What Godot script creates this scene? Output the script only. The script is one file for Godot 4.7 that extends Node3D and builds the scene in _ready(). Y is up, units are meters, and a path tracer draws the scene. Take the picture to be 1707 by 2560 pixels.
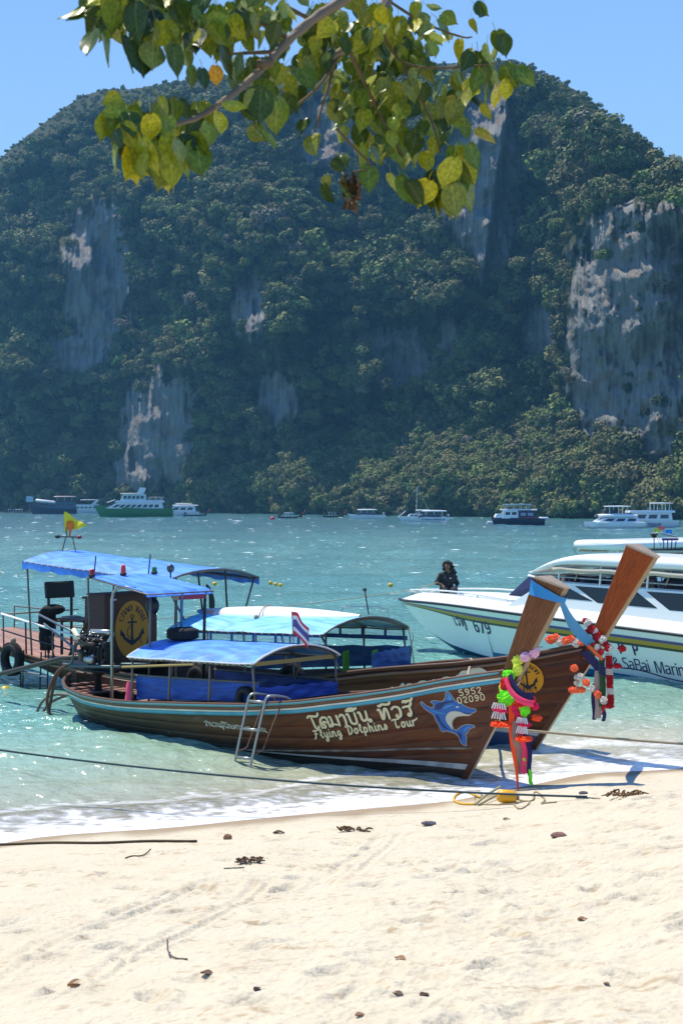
extends Node3D

# ---------------------------------------------------------------- helpers
const F := 3800.0
var taken := {}
var M := {}

# a place D metres in front of the beach viewpoint, given by its bearing
func P(px: float, py: float, d: float) -> Vector3:
	return Vector3((px - 853.5) * d / F, 4.0 - (py - 1258.0) * d / F, -d)

func lin(r: float, g: float, b: float, a := 1.0) -> Color:
	return Color(r, g, b, a).linear_to_srgb()

func numbered(called: String) -> String:
	taken[called] = taken.get(called, -1) + 1
	return called if taken[called] == 0 else "%s_%03d" % [called, taken[called]]

func tag(o: Node, label: String, category := "", group := "", kind := "") -> Node:
	if label: o.set_meta("label", label)
	if category: o.set_meta("category", category)
	if group: o.set_meta("group", group)
	if kind: o.set_meta("kind", kind)
	return o

func thing(called: String, label: String, category: String, at := Vector3.ZERO, turn := 0.0, group := "") -> Node3D:
	var o := Node3D.new()
	o.name = numbered(called)
	add_child(o)
	o.position = at
	o.rotation.y = turn
	tag(o, label, category, group)
	return o

func obj(called: String, what, mat: Material, parent: Node = null) -> MeshInstance3D:
	var o := MeshInstance3D.new()
	o.mesh = what.done() if what is MB else what
	o.material_override = mat
	if parent == null or parent == self:
		o.name = numbered(called)
		add_child(o)
	else:
		o.name = called
		parent.add_child(o, true)
	return o

class MB:
	var st := SurfaceTool.new()
	var col := Color.WHITE
	var xf := Transform3D()
	func _init() -> void:
		st.begin(Mesh.PRIMITIVE_TRIANGLES)
		st.set_smooth_group(-1)
	func smooth(on: bool) -> MB:
		st.set_smooth_group(0 if on else -1)
		return self
	func v(p: Vector3, uv := Vector2.ZERO) -> void:
		st.set_color(col)
		st.set_uv(uv)
		st.add_vertex(xf * p)
	func tri(a: Vector3, b: Vector3, c: Vector3, ua := Vector2.ZERO, ub := Vector2.ZERO, uc := Vector2.ZERO) -> void:
		v(a, ua); v(b, ub); v(c, uc)
	func quad(a: Vector3, b: Vector3, c: Vector3, d: Vector3, ua := Vector2.ZERO, ub := Vector2.ZERO, uc := Vector2.ZERO, ud := Vector2.ZERO) -> void:
		tri(a, b, c, ua, ub, uc); tri(a, c, d, ua, uc, ud)
	# rows of points; smooth surface
	func grid(rows: Array, uvs = null, cols = null) -> void:
		for i in rows.size() - 1:
			for j in rows[i].size() - 1:
				var q := [[i, j], [i, j + 1], [i + 1, j + 1], [i, j], [i + 1, j + 1], [i + 1, j]]
				for k in q:
					if cols != null: col = cols[k[0]][k[1]]
					v(rows[k[0]][k[1]], uvs[k[0]][k[1]] if uvs != null else Vector2(j, i))
	# a box with bevelled edges
	func box(c: Vector3, s: Vector3, bev := 0.0, b := Basis()) -> void:
		var h := s * 0.5
		if bev <= 0.0:
			var p := []
			for i in 8:
				p.append(c + b * Vector3(h.x * (1 if i & 1 else -1), h.y * (1 if i & 2 else -1), h.z * (1 if i & 4 else -1)))
			for f in [[4, 6, 7, 5], [1, 3, 2, 0], [5, 7, 3, 1], [0, 2, 6, 4], [6, 2, 3, 7], [0, 4, 5, 1]]:
				quad(p[f[0]], p[f[1]], p[f[2]], p[f[3]], Vector2(0, 0), Vector2(0, 1), Vector2(1, 1), Vector2(1, 0))
			return
		var e := minf(bev, minf(h.x, minf(h.y, h.z)) * 0.98)
		var rows := []
		# rounded-rectangle rings stacked along y
		for lv in [[-h.y, e], [-h.y + e, 0.0], [h.y - e, 0.0], [h.y, e]]:
			var r := PackedVector3Array()
			var ins: float = lv[1]
			for k in 9:
				var q := k % 8
				var cx: float = [1, 1, -1, -1, -1, -1, 1, 1][q]
				var cz: float = [-1, 1, 1, 1, 1, -1, -1, -1][q]
				var corner: int = [0, 1, 1, 2, 2, 3, 3, 0][q]
				cx = [1, 1, -1, -1][corner]
				cz = [-1, 1, 1, -1][corner]
				var along_x: bool = q in [2, 3, 6, 7]
				var x: float = cx * (h.x - ins - (e if along_x else 0.0))
				var z: float = cz * (h.z - ins - (0.0 if along_x else e))
				r.append(c + b * Vector3(x, lv[0], z))
			rows.append(r)
		for i in 3:
			for j in 8:
				quad(rows[i][j], rows[i][j + 1], rows[i + 1][j + 1], rows[i + 1][j], Vector2(j * .25, i), Vector2(j * .25 + .25, i), Vector2(j * .25 + .25, i + 1), Vector2(j * .25, i + 1))
		var ct := c + b * Vector3(0, h.y, 0)
		var cb := c - b * Vector3(0, h.y, 0)
		for j in 8:
			tri(rows[3][j], rows[3][j + 1], ct)
			tri(rows[0][j + 1], rows[0][j], cb)
	# tube along points; r a number or an array
	func tube(pts: Array, r, n := 8, caps := true) -> void:
		var rings := []
		var up := Vector3.UP
		var m := pts.size()
		var len := 0.0
		var lens := []
		for i in m:
			if i > 0: len += (pts[i] - pts[i - 1]).length()
			lens.append(len)
			var d: Vector3 = (pts[mini(i + 1, m - 1)] - pts[maxi(i - 1, 0)])
			d = d.normalized() if d.length() > 1e-7 else Vector3.UP
			if i == 0:
				up = Vector3.UP if absf(d.y) < 0.9 else Vector3.RIGHT
			var s := d.cross(up)
			s = s.normalized() if s.length() > 1e-6 else d.cross(Vector3.RIGHT).normalized()
			up = s.cross(d).normalized()
			var rr: float = r[i] if r is Array else r
			var ring := PackedVector3Array()
			for k in n + 1:
				var a := TAU * k / n
				ring.append(pts[i] + (s * cos(a) + up * sin(a)) * rr)
			rings.append(ring)
		for i in m - 1:
			for k in n:
				quad(rings[i][k], rings[i + 1][k], rings[i + 1][k + 1], rings[i][k + 1], Vector2(k * 1.0 / n, lens[i]), Vector2(k * 1.0 / n, lens[i + 1]), Vector2((k + 1.0) / n, lens[i + 1]), Vector2((k + 1.0) / n, lens[i]))
		if caps:
			for k in n:
				tri(rings[0][k], rings[0][k + 1], pts[0])
				tri(rings[m - 1][k + 1], rings[m - 1][k], pts[m - 1])
	func bar(a: Vector3, b: Vector3, r: float, n := 8) -> void:
		tube([a, b], r, n)
	# an ellipsoid
	func ball(c: Vector3, s: Vector3, nu := 10, nv := 7, b := Basis()) -> void:
		var rows := []
		for i in nv + 1:
			var t := PI * i / nv
			var r := PackedVector3Array()
			for j in nu + 1:
				var a := TAU * j / nu
				r.append(c + b * Vector3(sin(t) * cos(a) * s.x, cos(t) * s.y, sin(t) * sin(a) * s.z))
			rows.append(r)
		for i in nv:
			for j in nu:
				if i > 0: tri(rows[i][j], rows[i][j + 1], rows[i + 1][j], Vector2(j * 1.0 / nu, i * 1.0 / nv), Vector2((j + 1.0) / nu, i * 1.0 / nv), Vector2(j * 1.0 / nu, (i + 1.0) / nv))
				if i < nv - 1: tri(rows[i][j + 1], rows[i + 1][j + 1], rows[i + 1][j], Vector2((j + 1.0) / nu, i * 1.0 / nv), Vector2((j + 1.0) / nu, (i + 1.0) / nv), Vector2(j * 1.0 / nu, (i + 1.0) / nv))
	# revolve [radius, height] pairs about an axis
	func lathe(prof: Array, n := 16, at := Vector3.ZERO, b := Basis()) -> void:
		for i in prof.size() - 1:
			for k in n:
				var q := []
				for e in [[i, k], [i, k + 1], [i + 1, k + 1], [i + 1, k]]:
					var a: float = TAU * e[1] / n
					q.append(at + b * Vector3(cos(a) * prof[e[0]][0], prof[e[0]][1], sin(a) * prof[e[0]][0]))
				quad(q[0], q[1], q[2], q[3])
	func torus(c: Vector3, R: float, r: float, b := Basis(), n := 24, m := 10, flat := 1.0, from := 0.0, to := TAU) -> void:
		for i in n:
			for j in m:
				var q := []
				for e in [[i, j], [i + 1, j], [i + 1, j + 1], [i, j + 1]]:
					var a: float = from + (to - from) * e[0] / n
					var t: float = TAU * e[1] / m
					q.append(c + b * Vector3(cos(a) * (R + r * cos(t)), r * sin(t) * flat, sin(a) * (R + r * cos(t))))
				quad(q[3], q[2], q[1], q[0], Vector2(i * 1.0 / n, 0), Vector2(i * 1.0 / n, 1), Vector2((i + 1.0) / n, 1), Vector2((i + 1.0) / n, 0))
	# prism: outline in the xy plane of b, thickness along its z
	func prism(poly: PackedVector2Array, z0: float, z1: float, at := Vector3.ZERO, b := Basis()) -> void:
		var pl := poly
		if Geometry2D.is_polygon_clockwise(pl):
			pl = PackedVector2Array(pl)
			pl.reverse()
		var ix := Geometry2D.triangulate_polygon(pl)
		for k in range(0, ix.size(), 3):
			var a := pl[ix[k]]; var c := pl[ix[k + 1]]; var d := pl[ix[k + 2]]
			if (c - a).cross(d - a) < 0.0:
				var w := c; c = d; d = w
			tri(at + b * Vector3(a.x, a.y, z1), at + b * Vector3(d.x, d.y, z1), at + b * Vector3(c.x, c.y, z1), a, d, c)
			tri(at + b * Vector3(a.x, a.y, z0), at + b * Vector3(c.x, c.y, z0), at + b * Vector3(d.x, d.y, z0), a, c, d)
		for i in pl.size():
			var a := pl[i]; var c := pl[(i + 1) % pl.size()]
			quad(at + b * Vector3(a.x, a.y, z0), at + b * Vector3(a.x, a.y, z1), at + b * Vector3(c.x, c.y, z1), at + b * Vector3(c.x, c.y, z0))
	func done() -> ArrayMesh:
		st.generate_normals()
		st.index()
		return st.commit()

# a big smooth sheet from a regular grid of points
func sheet(nr: int, nc: int, pos: PackedVector3Array, col: PackedColorArray, uv: PackedVector2Array) -> ArrayMesh:
	var nrm := PackedVector3Array()
	nrm.resize(pos.size())
	for i in nr:
		for j in nc:
			var a := pos[i * nc + mini(j + 1, nc - 1)] - pos[i * nc + maxi(j - 1, 0)]
			var b := pos[mini(i + 1, nr - 1) * nc + j] - pos[maxi(i - 1, 0) * nc + j]
			nrm[i * nc + j] = a.cross(b).normalized()
	var idx := PackedInt32Array()
	idx.resize((nr - 1) * (nc - 1) * 6)
	var k := 0
	for i in nr - 1:
		for j in nc - 1:
			var o := i * nc + j
			idx[k] = o; idx[k + 1] = o + nc + 1; idx[k + 2] = o + 1
			idx[k + 3] = o; idx[k + 4] = o + nc; idx[k + 5] = o + nc + 1
			k += 6
	var arr := []
	arr.resize(Mesh.ARRAY_MAX)
	arr[Mesh.ARRAY_VERTEX] = pos
	arr[Mesh.ARRAY_NORMAL] = nrm
	if col.size(): arr[Mesh.ARRAY_COLOR] = col
	if uv.size(): arr[Mesh.ARRAY_TEX_UV] = uv
	arr[Mesh.ARRAY_INDEX] = idx
	var m := ArrayMesh.new()
	m.add_surface_from_arrays(Mesh.PRIMITIVE_TRIANGLES, arr)
	return m

func noise(sd: int, freq: float, oct := 3, kind := FastNoiseLite.TYPE_SIMPLEX_SMOOTH) -> FastNoiseLite:
	var n := FastNoiseLite.new()
	n.seed = sd
	n.noise_type = kind
	n.frequency = freq
	n.fractal_octaves = oct
	return n

func mat(c: Color, rough := 0.6, metal := 0.0, vcol := false) -> StandardMaterial3D:
	var m := StandardMaterial3D.new()
	m.albedo_color = c
	m.roughness = rough
	m.metallic = metal
	m.vertex_color_use_as_albedo = vcol
	return m

# one computed grey or colour texture from noise, w along u is stretched
func noise_tex(w: int, h: int, sd: int, fx: float, fy: float, ca: Color, cb: Color, oct := 4, contrast := 1.0) -> ImageTexture:
	var n := noise(sd, 1.0, oct)
	var im := Image.create(w, h, false, Image.FORMAT_RGB8)
	for y in h:
		for x in w:
			# seamless: walk round two circles
			var a := TAU * x / w; var b := TAU * y / h
			var q := n.get_noise_3d(cos(a) * fx + 3.0 * cos(b) * fy, sin(a) * fx, sin(b) * fy * 3.0) * 0.9 * contrast + 0.5
			im.set_pixel(x, y, ca.lerp(cb, clampf(q, 0, 1)))
	return ImageTexture.create_from_image(im)

func normal_tex(w: int, sd: int, freq: float, strength: float, oct := 4, kind := FastNoiseLite.TYPE_SIMPLEX_SMOOTH) -> NoiseTexture2D:
	var t := NoiseTexture2D.new()
	t.width = w; t.height = w
	t.seamless = true
	t.noise = noise(sd, freq, oct, kind)
	t.as_normal_map = true
	t.bump_strength = strength
	t.generate_mipmaps = false
	return t

func chaikin(p: Array, times := 2, closed := false) -> Array:
	for t in times:
		var q := []
		var n := p.size()
		if not closed: q.append(p[0])
		for i in (n if closed else n - 1):
			var a = p[i]; var b = p[(i + 1) % n]
			q.append(a.lerp(b, 0.25)); q.append(a.lerp(b, 0.75))
		if not closed: q.append(p[n - 1])
		p = q
	return p

func curve_at(tab: Array, x: float) -> float:
	# piecewise-linear table of [x, y] pairs, smoothed a little at the joints by smoothstep-free interpolation
	if x <= tab[0][0]: return tab[0][1]
	for i in tab.size() - 1:
		if x <= tab[i + 1][0]:
			var t: float = (x - tab[i][0]) / (tab[i + 1][0] - tab[i][0])
			var p0: float = tab[maxi(i - 1, 0)][1]; var p1: float = tab[i][1]; var p2: float = tab[i + 1][1]; var p3: float = tab[mini(i + 2, tab.size() - 1)][1]
			return lerpf(lerpf(p1, p2, t), 0.5 * (2.0 * p1 + (p2 - p0) * t + (2.0 * p0 - 5.0 * p1 + 4.0 * p2 - p3) * t * t + (3.0 * p1 - p0 - 3.0 * p2 + p3) * t * t * t), 0.7)
	return tab[-1][1]

# ---------------------------------------------------------------- the scene
func _ready() -> void:
	var cam := Camera3D.new()
	cam.name = "camera"
	var lens := CameraAttributesPhysical.new()
	lens.frustum_focal_length = 35.0
	lens.frustum_focus_distance = 27.0
	lens.exposure_aperture = 4.0
	lens.frustum_near = 0.1
	lens.frustum_far = 4000.0
	cam.attributes = lens
	cam.projection = Camera3D.PROJECTION_FRUSTUM
	cam.near = 0.1
	cam.far = 4000.0
	cam.size = 2.0 * 0.1 * 1280.0 / F
	cam.frustum_offset = Vector2(0, -0.1 * 22.0 / F)
	cam.position = Vector3(0, 4.0, 0)
	add_child(cam)
	cam.current = true
	var env := Environment.new()
	env.background_mode = Environment.BG_SKY
	env.tonemap_mode = Environment.TONE_MAPPER_LINEAR
	env.tonemap_exposure = 1.3
	var sky := Sky.new()
	var sm := ProceduralSkyMaterial.new()
	sm.sky_top_color = Color(0.21, 0.45, 0.84)
	sm.sky_horizon_color = Color(0.70, 0.88, 1.0)
	sm.sky_curve = 0.3
	sm.ground_bottom_color = Color(0.35, 0.5, 0.55)
	sm.ground_horizon_color = Color(0.55, 0.7, 0.8)
	sm.sky_energy_multiplier = 0.98
	sm.sun_angle_max = 8.0
	sky.sky_material = sm
	env.sky = sky
	env.fog_enabled = true
	env.fog_density = 0.0002
	env.fog_light_color = Color(0.50, 0.79, 0.96)
	env.sdfgi_enabled = true
	env.ssao_enabled = true
	env.ssil_enabled = true
	var we := WorldEnvironment.new()
	we.name = "environment"
	we.environment = env
	add_child(we)
	var sun := DirectionalLight3D.new()
	sun.name = "sun"
	sun.light_energy = 1.6
	sun.light_color = Color(1.0, 0.965, 0.9)
	sun.light_angular_distance = 0.5
	sun.shadow_enabled = true
	add_child(sun)
	sun.look_at_from_position(Vector3.ZERO, Vector3(0.97, -2.8, 0.82), Vector3(1, 0, 0))
	make_materials()
	build_beach()
	build_water()
	build_hill()
	build_whitecaps()
	boat_a()
	boat_a_gear()
	boat_b()
	boat_b_gear()
	speedboats()
	seated_person()
	far_fleet()
	shore_things()
	leafy_branch()

func make_materials() -> void:
	pass
	M.wood = mat(Color.WHITE, 0.5, 0.0, true)
	M.wood.albedo_texture = noise_tex(512, 512, 11, 1.2, 12.0, Color(0.60, 0.55, 0.50), Color(1, 1, 1), 5, 1.3)
	M.wood.metallic_specular = 0.35
	M.wood.normal_enabled = true
	M.wood.normal_texture = normal_tex(256, 13, 0.03, 2.0)
	M.wood.normal_scale = 0.25
	M.wood.clearcoat_enabled = true
	M.wood.clearcoat = 0.12
	M.wood.clearcoat_roughness = 0.3
	M.paint = mat(Color.WHITE, 0.45, 0.0, true)
	M.tarp = mat(Color(0.34, 0.60, 0.97), 0.5)
	M.tarp.normal_enabled = true
	M.tarp.normal_texture = normal_tex(256, 17, 0.012, 5.0, 4)
	M.tarp.normal_scale = 0.6
	M.tarp.albedo_texture = noise_tex(256, 256, 23, 0.8, 0.8, Color(0.74, 0.78, 0.84), Color(1, 1, 1), 5, 1.5)
	M.tarp.uv1_scale = Vector3(0.35, 0.35, 1)
	M.tarp.backlight = Color(0.15, 0.15, 0.15)
	M.tarp_pale = M.tarp.duplicate()
	M.tarp_pale.albedo_color = Color(0.52, 0.82, 0.95)
	M.curtain = M.tarp.duplicate()
	M.curtain.albedo_color = Color(0.10, 0.30, 0.66)
	M.curtain_teal = M.tarp.duplicate()
	M.curtain_teal.albedo_color = Color(0.09, 0.36, 0.60)
	M.steel = mat(Color(0.62, 0.63, 0.62), 0.35, 0.75)
	M.pipe = mat(Color(0.42, 0.40, 0.37), 0.5, 0.4)
	M.dark_pipe = mat(Color(0.17, 0.17, 0.17), 0.5, 0.3)
	M.rubber = mat(Color(0.06, 0.06, 0.065), 0.75)
	M.black = mat(Color(0.05, 0.05, 0.055), 0.5)
	M.white = mat(Color(0.88, 0.89, 0.88), 0.35)
	M.white_cloth = mat(Color(0.85, 0.85, 0.84), 0.9)
	M.rope = mat(Color(0.62, 0.57, 0.46), 0.9)
	M.cream = mat(Color(0.83, 0.79, 0.62), 0.6)
	M.letter_white = mat(Color(0.85, 0.86, 0.80), 0.6)
	M.letter_shade = mat(Color(0.10, 0.10, 0.13), 0.7)

# ---------------------------------------------------------------- beach and sea
const SHORE := [[-40.0, 4.0], [-14.0, 13.6], [-4.0, 17.9], [-2.05, 18.8], [0.03, 19.8], [1.5, 20.45], [2.6, 21.5], [3.63, 22.5], [5.2, 23.0], [9.0, 24.5], [40.0, 36.0]]
var n_big := noise(3, 0.35, 2)
var n_lump := noise(5, 1.6, 3)
var n_fine := noise(8, 6.0, 3)
var n_cell := noise(12, 1.5, 1, FastNoiseLite.TYPE_CELLULAR)
var n_sway := noise(21, 0.25, 3)
var prints := []

func shore_dist(x: float, d: float) -> float:   # metres up the beach from the water's edge (negative: out to sea)
	return (curve_at(SHORE, x) - d) * 0.89

func sand_base(s: float) -> float:
	if s > 0.0:
		return 0.122 * s if s < 15.0 else 1.83 + (s - 15.0) * 0.1 * exp(-(s - 15.0) * 0.12)
	return 0.11 * s if s > -10.0 else maxf(-1.1 + (s + 10.0) * 0.06, -6.0)

const GROOVES := [[-2.55, 8.7, -1.15, 14.0, 0.05], [-2.42, 8.7, -1.02, 14.0, 0.045], [-1.75, 8.8, -0.55, 14.3, 0.05], [-1.63, 8.8, -0.43, 14.3, 0.04], [-0.2, 13.2, 0.6, 17.3, 0.05], [0.0, 13.2, 0.8, 17.3, 0.04]]

func sand_height(x: float, d: float) -> float:
	var s := shore_dist(x, d)
	var h := sand_base(s)
	if s > -2.0 and d < 30.0 and absf(x) < 12.0:
		var dry := clampf((s - 0.8) / 2.5, 0.0, 1.0)
		# trodden ground: rough at the right and near, smoother at the left
		var rough := dry * (0.35 + 0.65 * smoothstep(-1.6, 1.2, x + (10.0 - d) * 0.35 + n_big.get_noise_2d(x * 1.5 + 40.0, d * 1.5)))
		h += n_big.get_noise_2d(x, d * 1.2) * 0.05 * dry
		var l := n_lump.get_noise_2d(x * 1.0, d * 1.35)
		h += l * 0.036 * rough
		var cl := n_cell.get_noise_2d(x * 1.25 + l * 0.5, d * 1.5 + n_lump.get_noise_2d(d, x) * 0.5)
		h += (cl + 0.7) * 0.024 * rough * smoothstep(-0.1, 0.35, n_big.get_noise_2d(x * 2.0 + 9.0, d * 2.0))
		h += n_fine.get_noise_2d(x, d * 1.3) * 0.013 * (0.4 * dry + rough)
		for p in prints:
			var dx: float = x - p[0]; var dz: float = d - p[1]
			if absf(dx) < 0.45 and absf(dz) < 0.45:
				var u: float = dx * p[2] + dz * p[3]; var w: float = -dx * p[3] + dz * p[2]
				var q := u * u / 0.022 + w * w / 0.006
				if q < 7.0:
					h += -p[4] * exp(-q) + p[4] * 0.42 * exp(-(sqrt(q) - 1.55) * (sqrt(q) - 1.55) * 3.5)
		for g in GROOVES:
			if d > g[1] and d < g[3]:
				var t: float = (d - g[1]) / (g[3] - g[1])
				var gx: float = absf(x - lerpf(g[0], g[2], t) - n_big.get_noise_2d(d * 0.6, g[0]) * 0.15) / g[4]
				if gx < 3.0:
					h += (0.011 * exp(-(gx - 1.6) * (gx - 1.6) * 2.0) - 0.012 * exp(-gx * gx * 1.5)) * smoothstep(0.0, 0.2, t) * smoothstep(1.0, 0.75, t)
	return h

func build_beach() -> void:
	var rng := RandomNumberGenerator.new()
	rng.seed = 77
	for i in 190:
		var d := rng.randf_range(6.5, 18.0)
		var x := rng.randf_range(-0.24, 0.24) * d
		if x < 0.2 * d * rng.randf_range(-1.2, 0.5) and rng.randf() < 0.7: continue
		if shore_dist(x, d) < 2.2: continue
		var a := rng.randf_range(-0.9, 0.9) + (PI * 0.5 if rng.randf() < 0.5 else 0.0)
		prints.append([x, d, cos(a), sin(a), rng.randf_range(0.035, 0.07)])
	var nr := 560
	var nc := 430
	var pos := PackedVector3Array(); pos.resize(nr * nc)
	var col := PackedColorArray(); col.resize(nr * nc)
	var uv := PackedVector2Array(); uv.resize(nr * nc)
	for i in nr:
		var d := 5.5 * pow(26.0 / 5.5, i / (nr - 1.0))
		if i == 0: d = -3.0
		elif i < 6: d = 2.0 + i * 0.6
		elif i > nr - 8: d = 26.0 * pow(6.0, (i - nr + 8) / 7.0)
		for j in nc:
			var t := j / (nc - 1.0) * 2.0 - 1.0
			var x := (t * 0.27 + t * t * t * t * t * 0.9) * maxf(d, 4.0) * (1.0 if absf(t) < 0.98 else 1.6)
			var h := sand_height(x, d)
			var k := i * nc + j
			pos[k] = Vector3(x, h, -d)
			uv[k] = Vector2(x, d) * 0.5
			var s := shore_dist(x, d)
			var wet := 1.0 - smoothstep(0.25, 1.0, s + n_sway.get_noise_2d(x * 3.0, d) * 0.5)
			var c := Color(0.535, 0.48, 0.355).lerp(Color(0.3, 0.235, 0.155), wet)
			var patch := n_big.get_noise_2d(x * 3.0 + 70.0, d * 3.0) * 0.5 + n_fine.get_noise_2d(x * 2.0, d * 2.0) * 0.35
			c = c.lerp(Color(0.44, 0.365, 0.24), clampf(patch * 0.8, 0.0, 0.6) * (1.0 - wet))
			# scattered coarser, browner grains
			var speck := n_fine.get_noise_2d(x * 0.9 + 300.0, d * 1.9) + 0.6 * n_lump.get_noise_2d(x * 0.6 - 50.0, d * 1.2)
			c = c.lerp(Color(0.36, 0.27, 0.16), smoothstep(0.34, 0.75, speck) * 0.8 * (1.0 - wet))
			col[k] = c
	var m := mat(Color.WHITE, 0.92, 0.0, true)
	m.normal_enabled = true
	m.normal_texture = normal_tex(512, 31, 0.06, 5.0, 5)
	m.normal_scale = 0.55
	m.metallic_specular = 0.25
	tag(obj("sand_beach", sheet(nr, nc, pos, col, uv), m), "pale cream sand beach with footprints in the foreground", "", "", "structure")

func build_water() -> void:
	var n1 := noise(41, 0.55, 3)
	var n2 := noise(43, 0.11, 2)
	var n3 := noise(47, 2.2, 3)
	var n4 := noise(51, 0.02, 3)
	var nr := 620
	var nc := 460
	var pos := PackedVector3Array(); pos.resize(nr * nc)
	var col := PackedColorArray(); col.resize(nr * nc)
	var uv := PackedVector2Array(); uv.resize(nr * nc)
	for i in nr:
		var d := 0.0
		if i < 330: d = 12.0 + 16.0 * i / 330.0
		else: d = 28.0 * pow(1100.0 / 28.0, pow((i - 330) / (nr - 331.0), 1.15))
		if i == nr - 1: d = 3000.0
		for j in nc:
			var t := j / (nc - 1.0) * 2.0 - 1.0
			var x := (t * 0.27 + t * t * t * t * t * 0.9) * d
			var s := -shore_dist(x, d)
			var k := i * nc + j
			var depth := -sand_base(-s)
			var amp := clampf(s * 0.25, 0.06, 1.0)
			var w := n1.get_noise_2d(x * 0.8, d * 1.5) * 0.10 + n2.get_noise_2d(x * 0.7, d * 1.6) * 0.16 + n3.get_noise_2d(x * 0.9, d * 1.4) * 0.014
			if d > 60.0: w *= 1.0 + (d - 60.0) / 90.0 if d < 150.0 else 2.0
			# the small breaker and the swash
			var sw := n_sway.get_noise_2d(x * 1.3, 3.0) * 0.5
			var y := w * amp
			y += 0.05 * exp(-pow((s - 1.35 + sw) / 0.35, 2.0)) + 0.06 * exp(-pow((s - 3.1 + sw * 2.0) / 0.5, 2.0)) * (0.6 + n_sway.get_noise_2d(x * 2.0, 9.0))
			pos[k] = Vector3(x, y + 0.005, -d)
			uv[k] = Vector2(x, d) * 0.16
			# the colour of the water itself: silt over sand, then turquoise, then deep blue
			var c := Color(0.40, 0.385, 0.27).lerp(Color(0.25, 0.38, 0.28), smoothstep(0.15, 0.6, depth + n2.get_noise_2d(x, d) * 0.15))
			c = c.lerp(Color(0.145, 0.345, 0.30), smoothstep(0.45, 1.3, depth + n2.get_noise_2d(x * 0.5, d) * 0.25))
			c = c.lerp(Color(0.12, 0.30, 0.29), smoothstep(35.0, 75.0, d + n2.get_noise_2d(x * 0.2, d * 0.4) * 14.0))
			c = c.lerp(Color(0.062, 0.18, 0.21), smoothstep(95.0, 290.0, d + n4.get_noise_2d(x * 1.0, d * 2.0) * 90.0))
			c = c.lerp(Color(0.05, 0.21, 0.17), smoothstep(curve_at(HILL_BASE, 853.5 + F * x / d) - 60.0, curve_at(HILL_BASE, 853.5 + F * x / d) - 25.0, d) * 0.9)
			var patch := n4.get_noise_2d(x * 2.2, d * 5.0) * 0.5 + n2.get_noise_2d(x, d * 2.0) * 0.25
			c = c.lerp(c * 0.7, clampf(patch, 0.0, 1.0))
			c = c.lerp(c * 1.3, clampf(-patch, 0.0, 0.6))
			var a := clampf(0.45 + depth * 2.2, 0.45, 1.0)
			# foam, a thing with a colour of its own
			var fo := 0.0
			if s < 9.0:
				var lace := n3.get_noise_2d(x * 1.6 + 50.0, d * 2.6) * 0.9 + n1.get_noise_2d(x * 2.0, d * 3.0) * 0.6
				var edge := clampf(s + 0.25 + sw * 0.4, 0.0, 99.0)
				fo = smoothstep(1.75, 0.6, edge + lace * 0.9)
				fo = maxf(fo, smoothstep(0.32, 0.06, absf(s - 1.9 + sw * 1.5) + lace * 0.45) * 0.7)
				var right := smoothstep(1.6, 3.5, x) * smoothstep(6.0, 2.5, s)
				fo = maxf(fo, right * smoothstep(0.25, 0.62, lace + 0.02) * 0.7)
				if s < -0.32 + sw * 0.4: fo = 0.0
			c = c.lerp(Color(0.86, 0.87, 0.85), fo)
			c.a = maxf(a, fo)
			if s < -0.3: c.a = 0.0
			col[k] = c
	# three stretches of water: smooth near the sand, choppier farther out
	var nt := normal_tex(1024, 61, 0.016, 22.0, 5)
	var cuts := [0, 300, 430, nr - 1]
	for q in 3:
		var m := mat(Color.WHITE, 1.0, 0.0, true)
		m.transparency = BaseMaterial3D.TRANSPARENCY_ALPHA
		var ro: float = [0.22, 0.15, 0.12][q]
		m.roughness_texture = noise_tex(32, 32, 5, 1.0, 1.0, Color(ro * 0.8, ro * 0.8, ro * 0.8), Color(ro * 1.2, ro * 1.2, ro * 1.2))
		m.normal_enabled = true
		m.normal_texture = nt
		m.normal_scale = [0.34, 0.55, 0.9][q]
		var r0: int = cuts[q]; var r1: int = cuts[q + 1]
		tag(obj(["shallow_water", "bay_water", "open_water"][q], sheet(r1 - r0 + 1, nc, pos.slice(r0 * nc, (r1 + 1) * nc), col.slice(r0 * nc, (r1 + 1) * nc), uv.slice(r0 * nc, (r1 + 1) * nc)), m), ["pale milky shallows with white foam along the sand", "turquoise water round the moored boats", "deep turquoise water out to the foot of the hill"][q], "", "", "structure")

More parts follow.
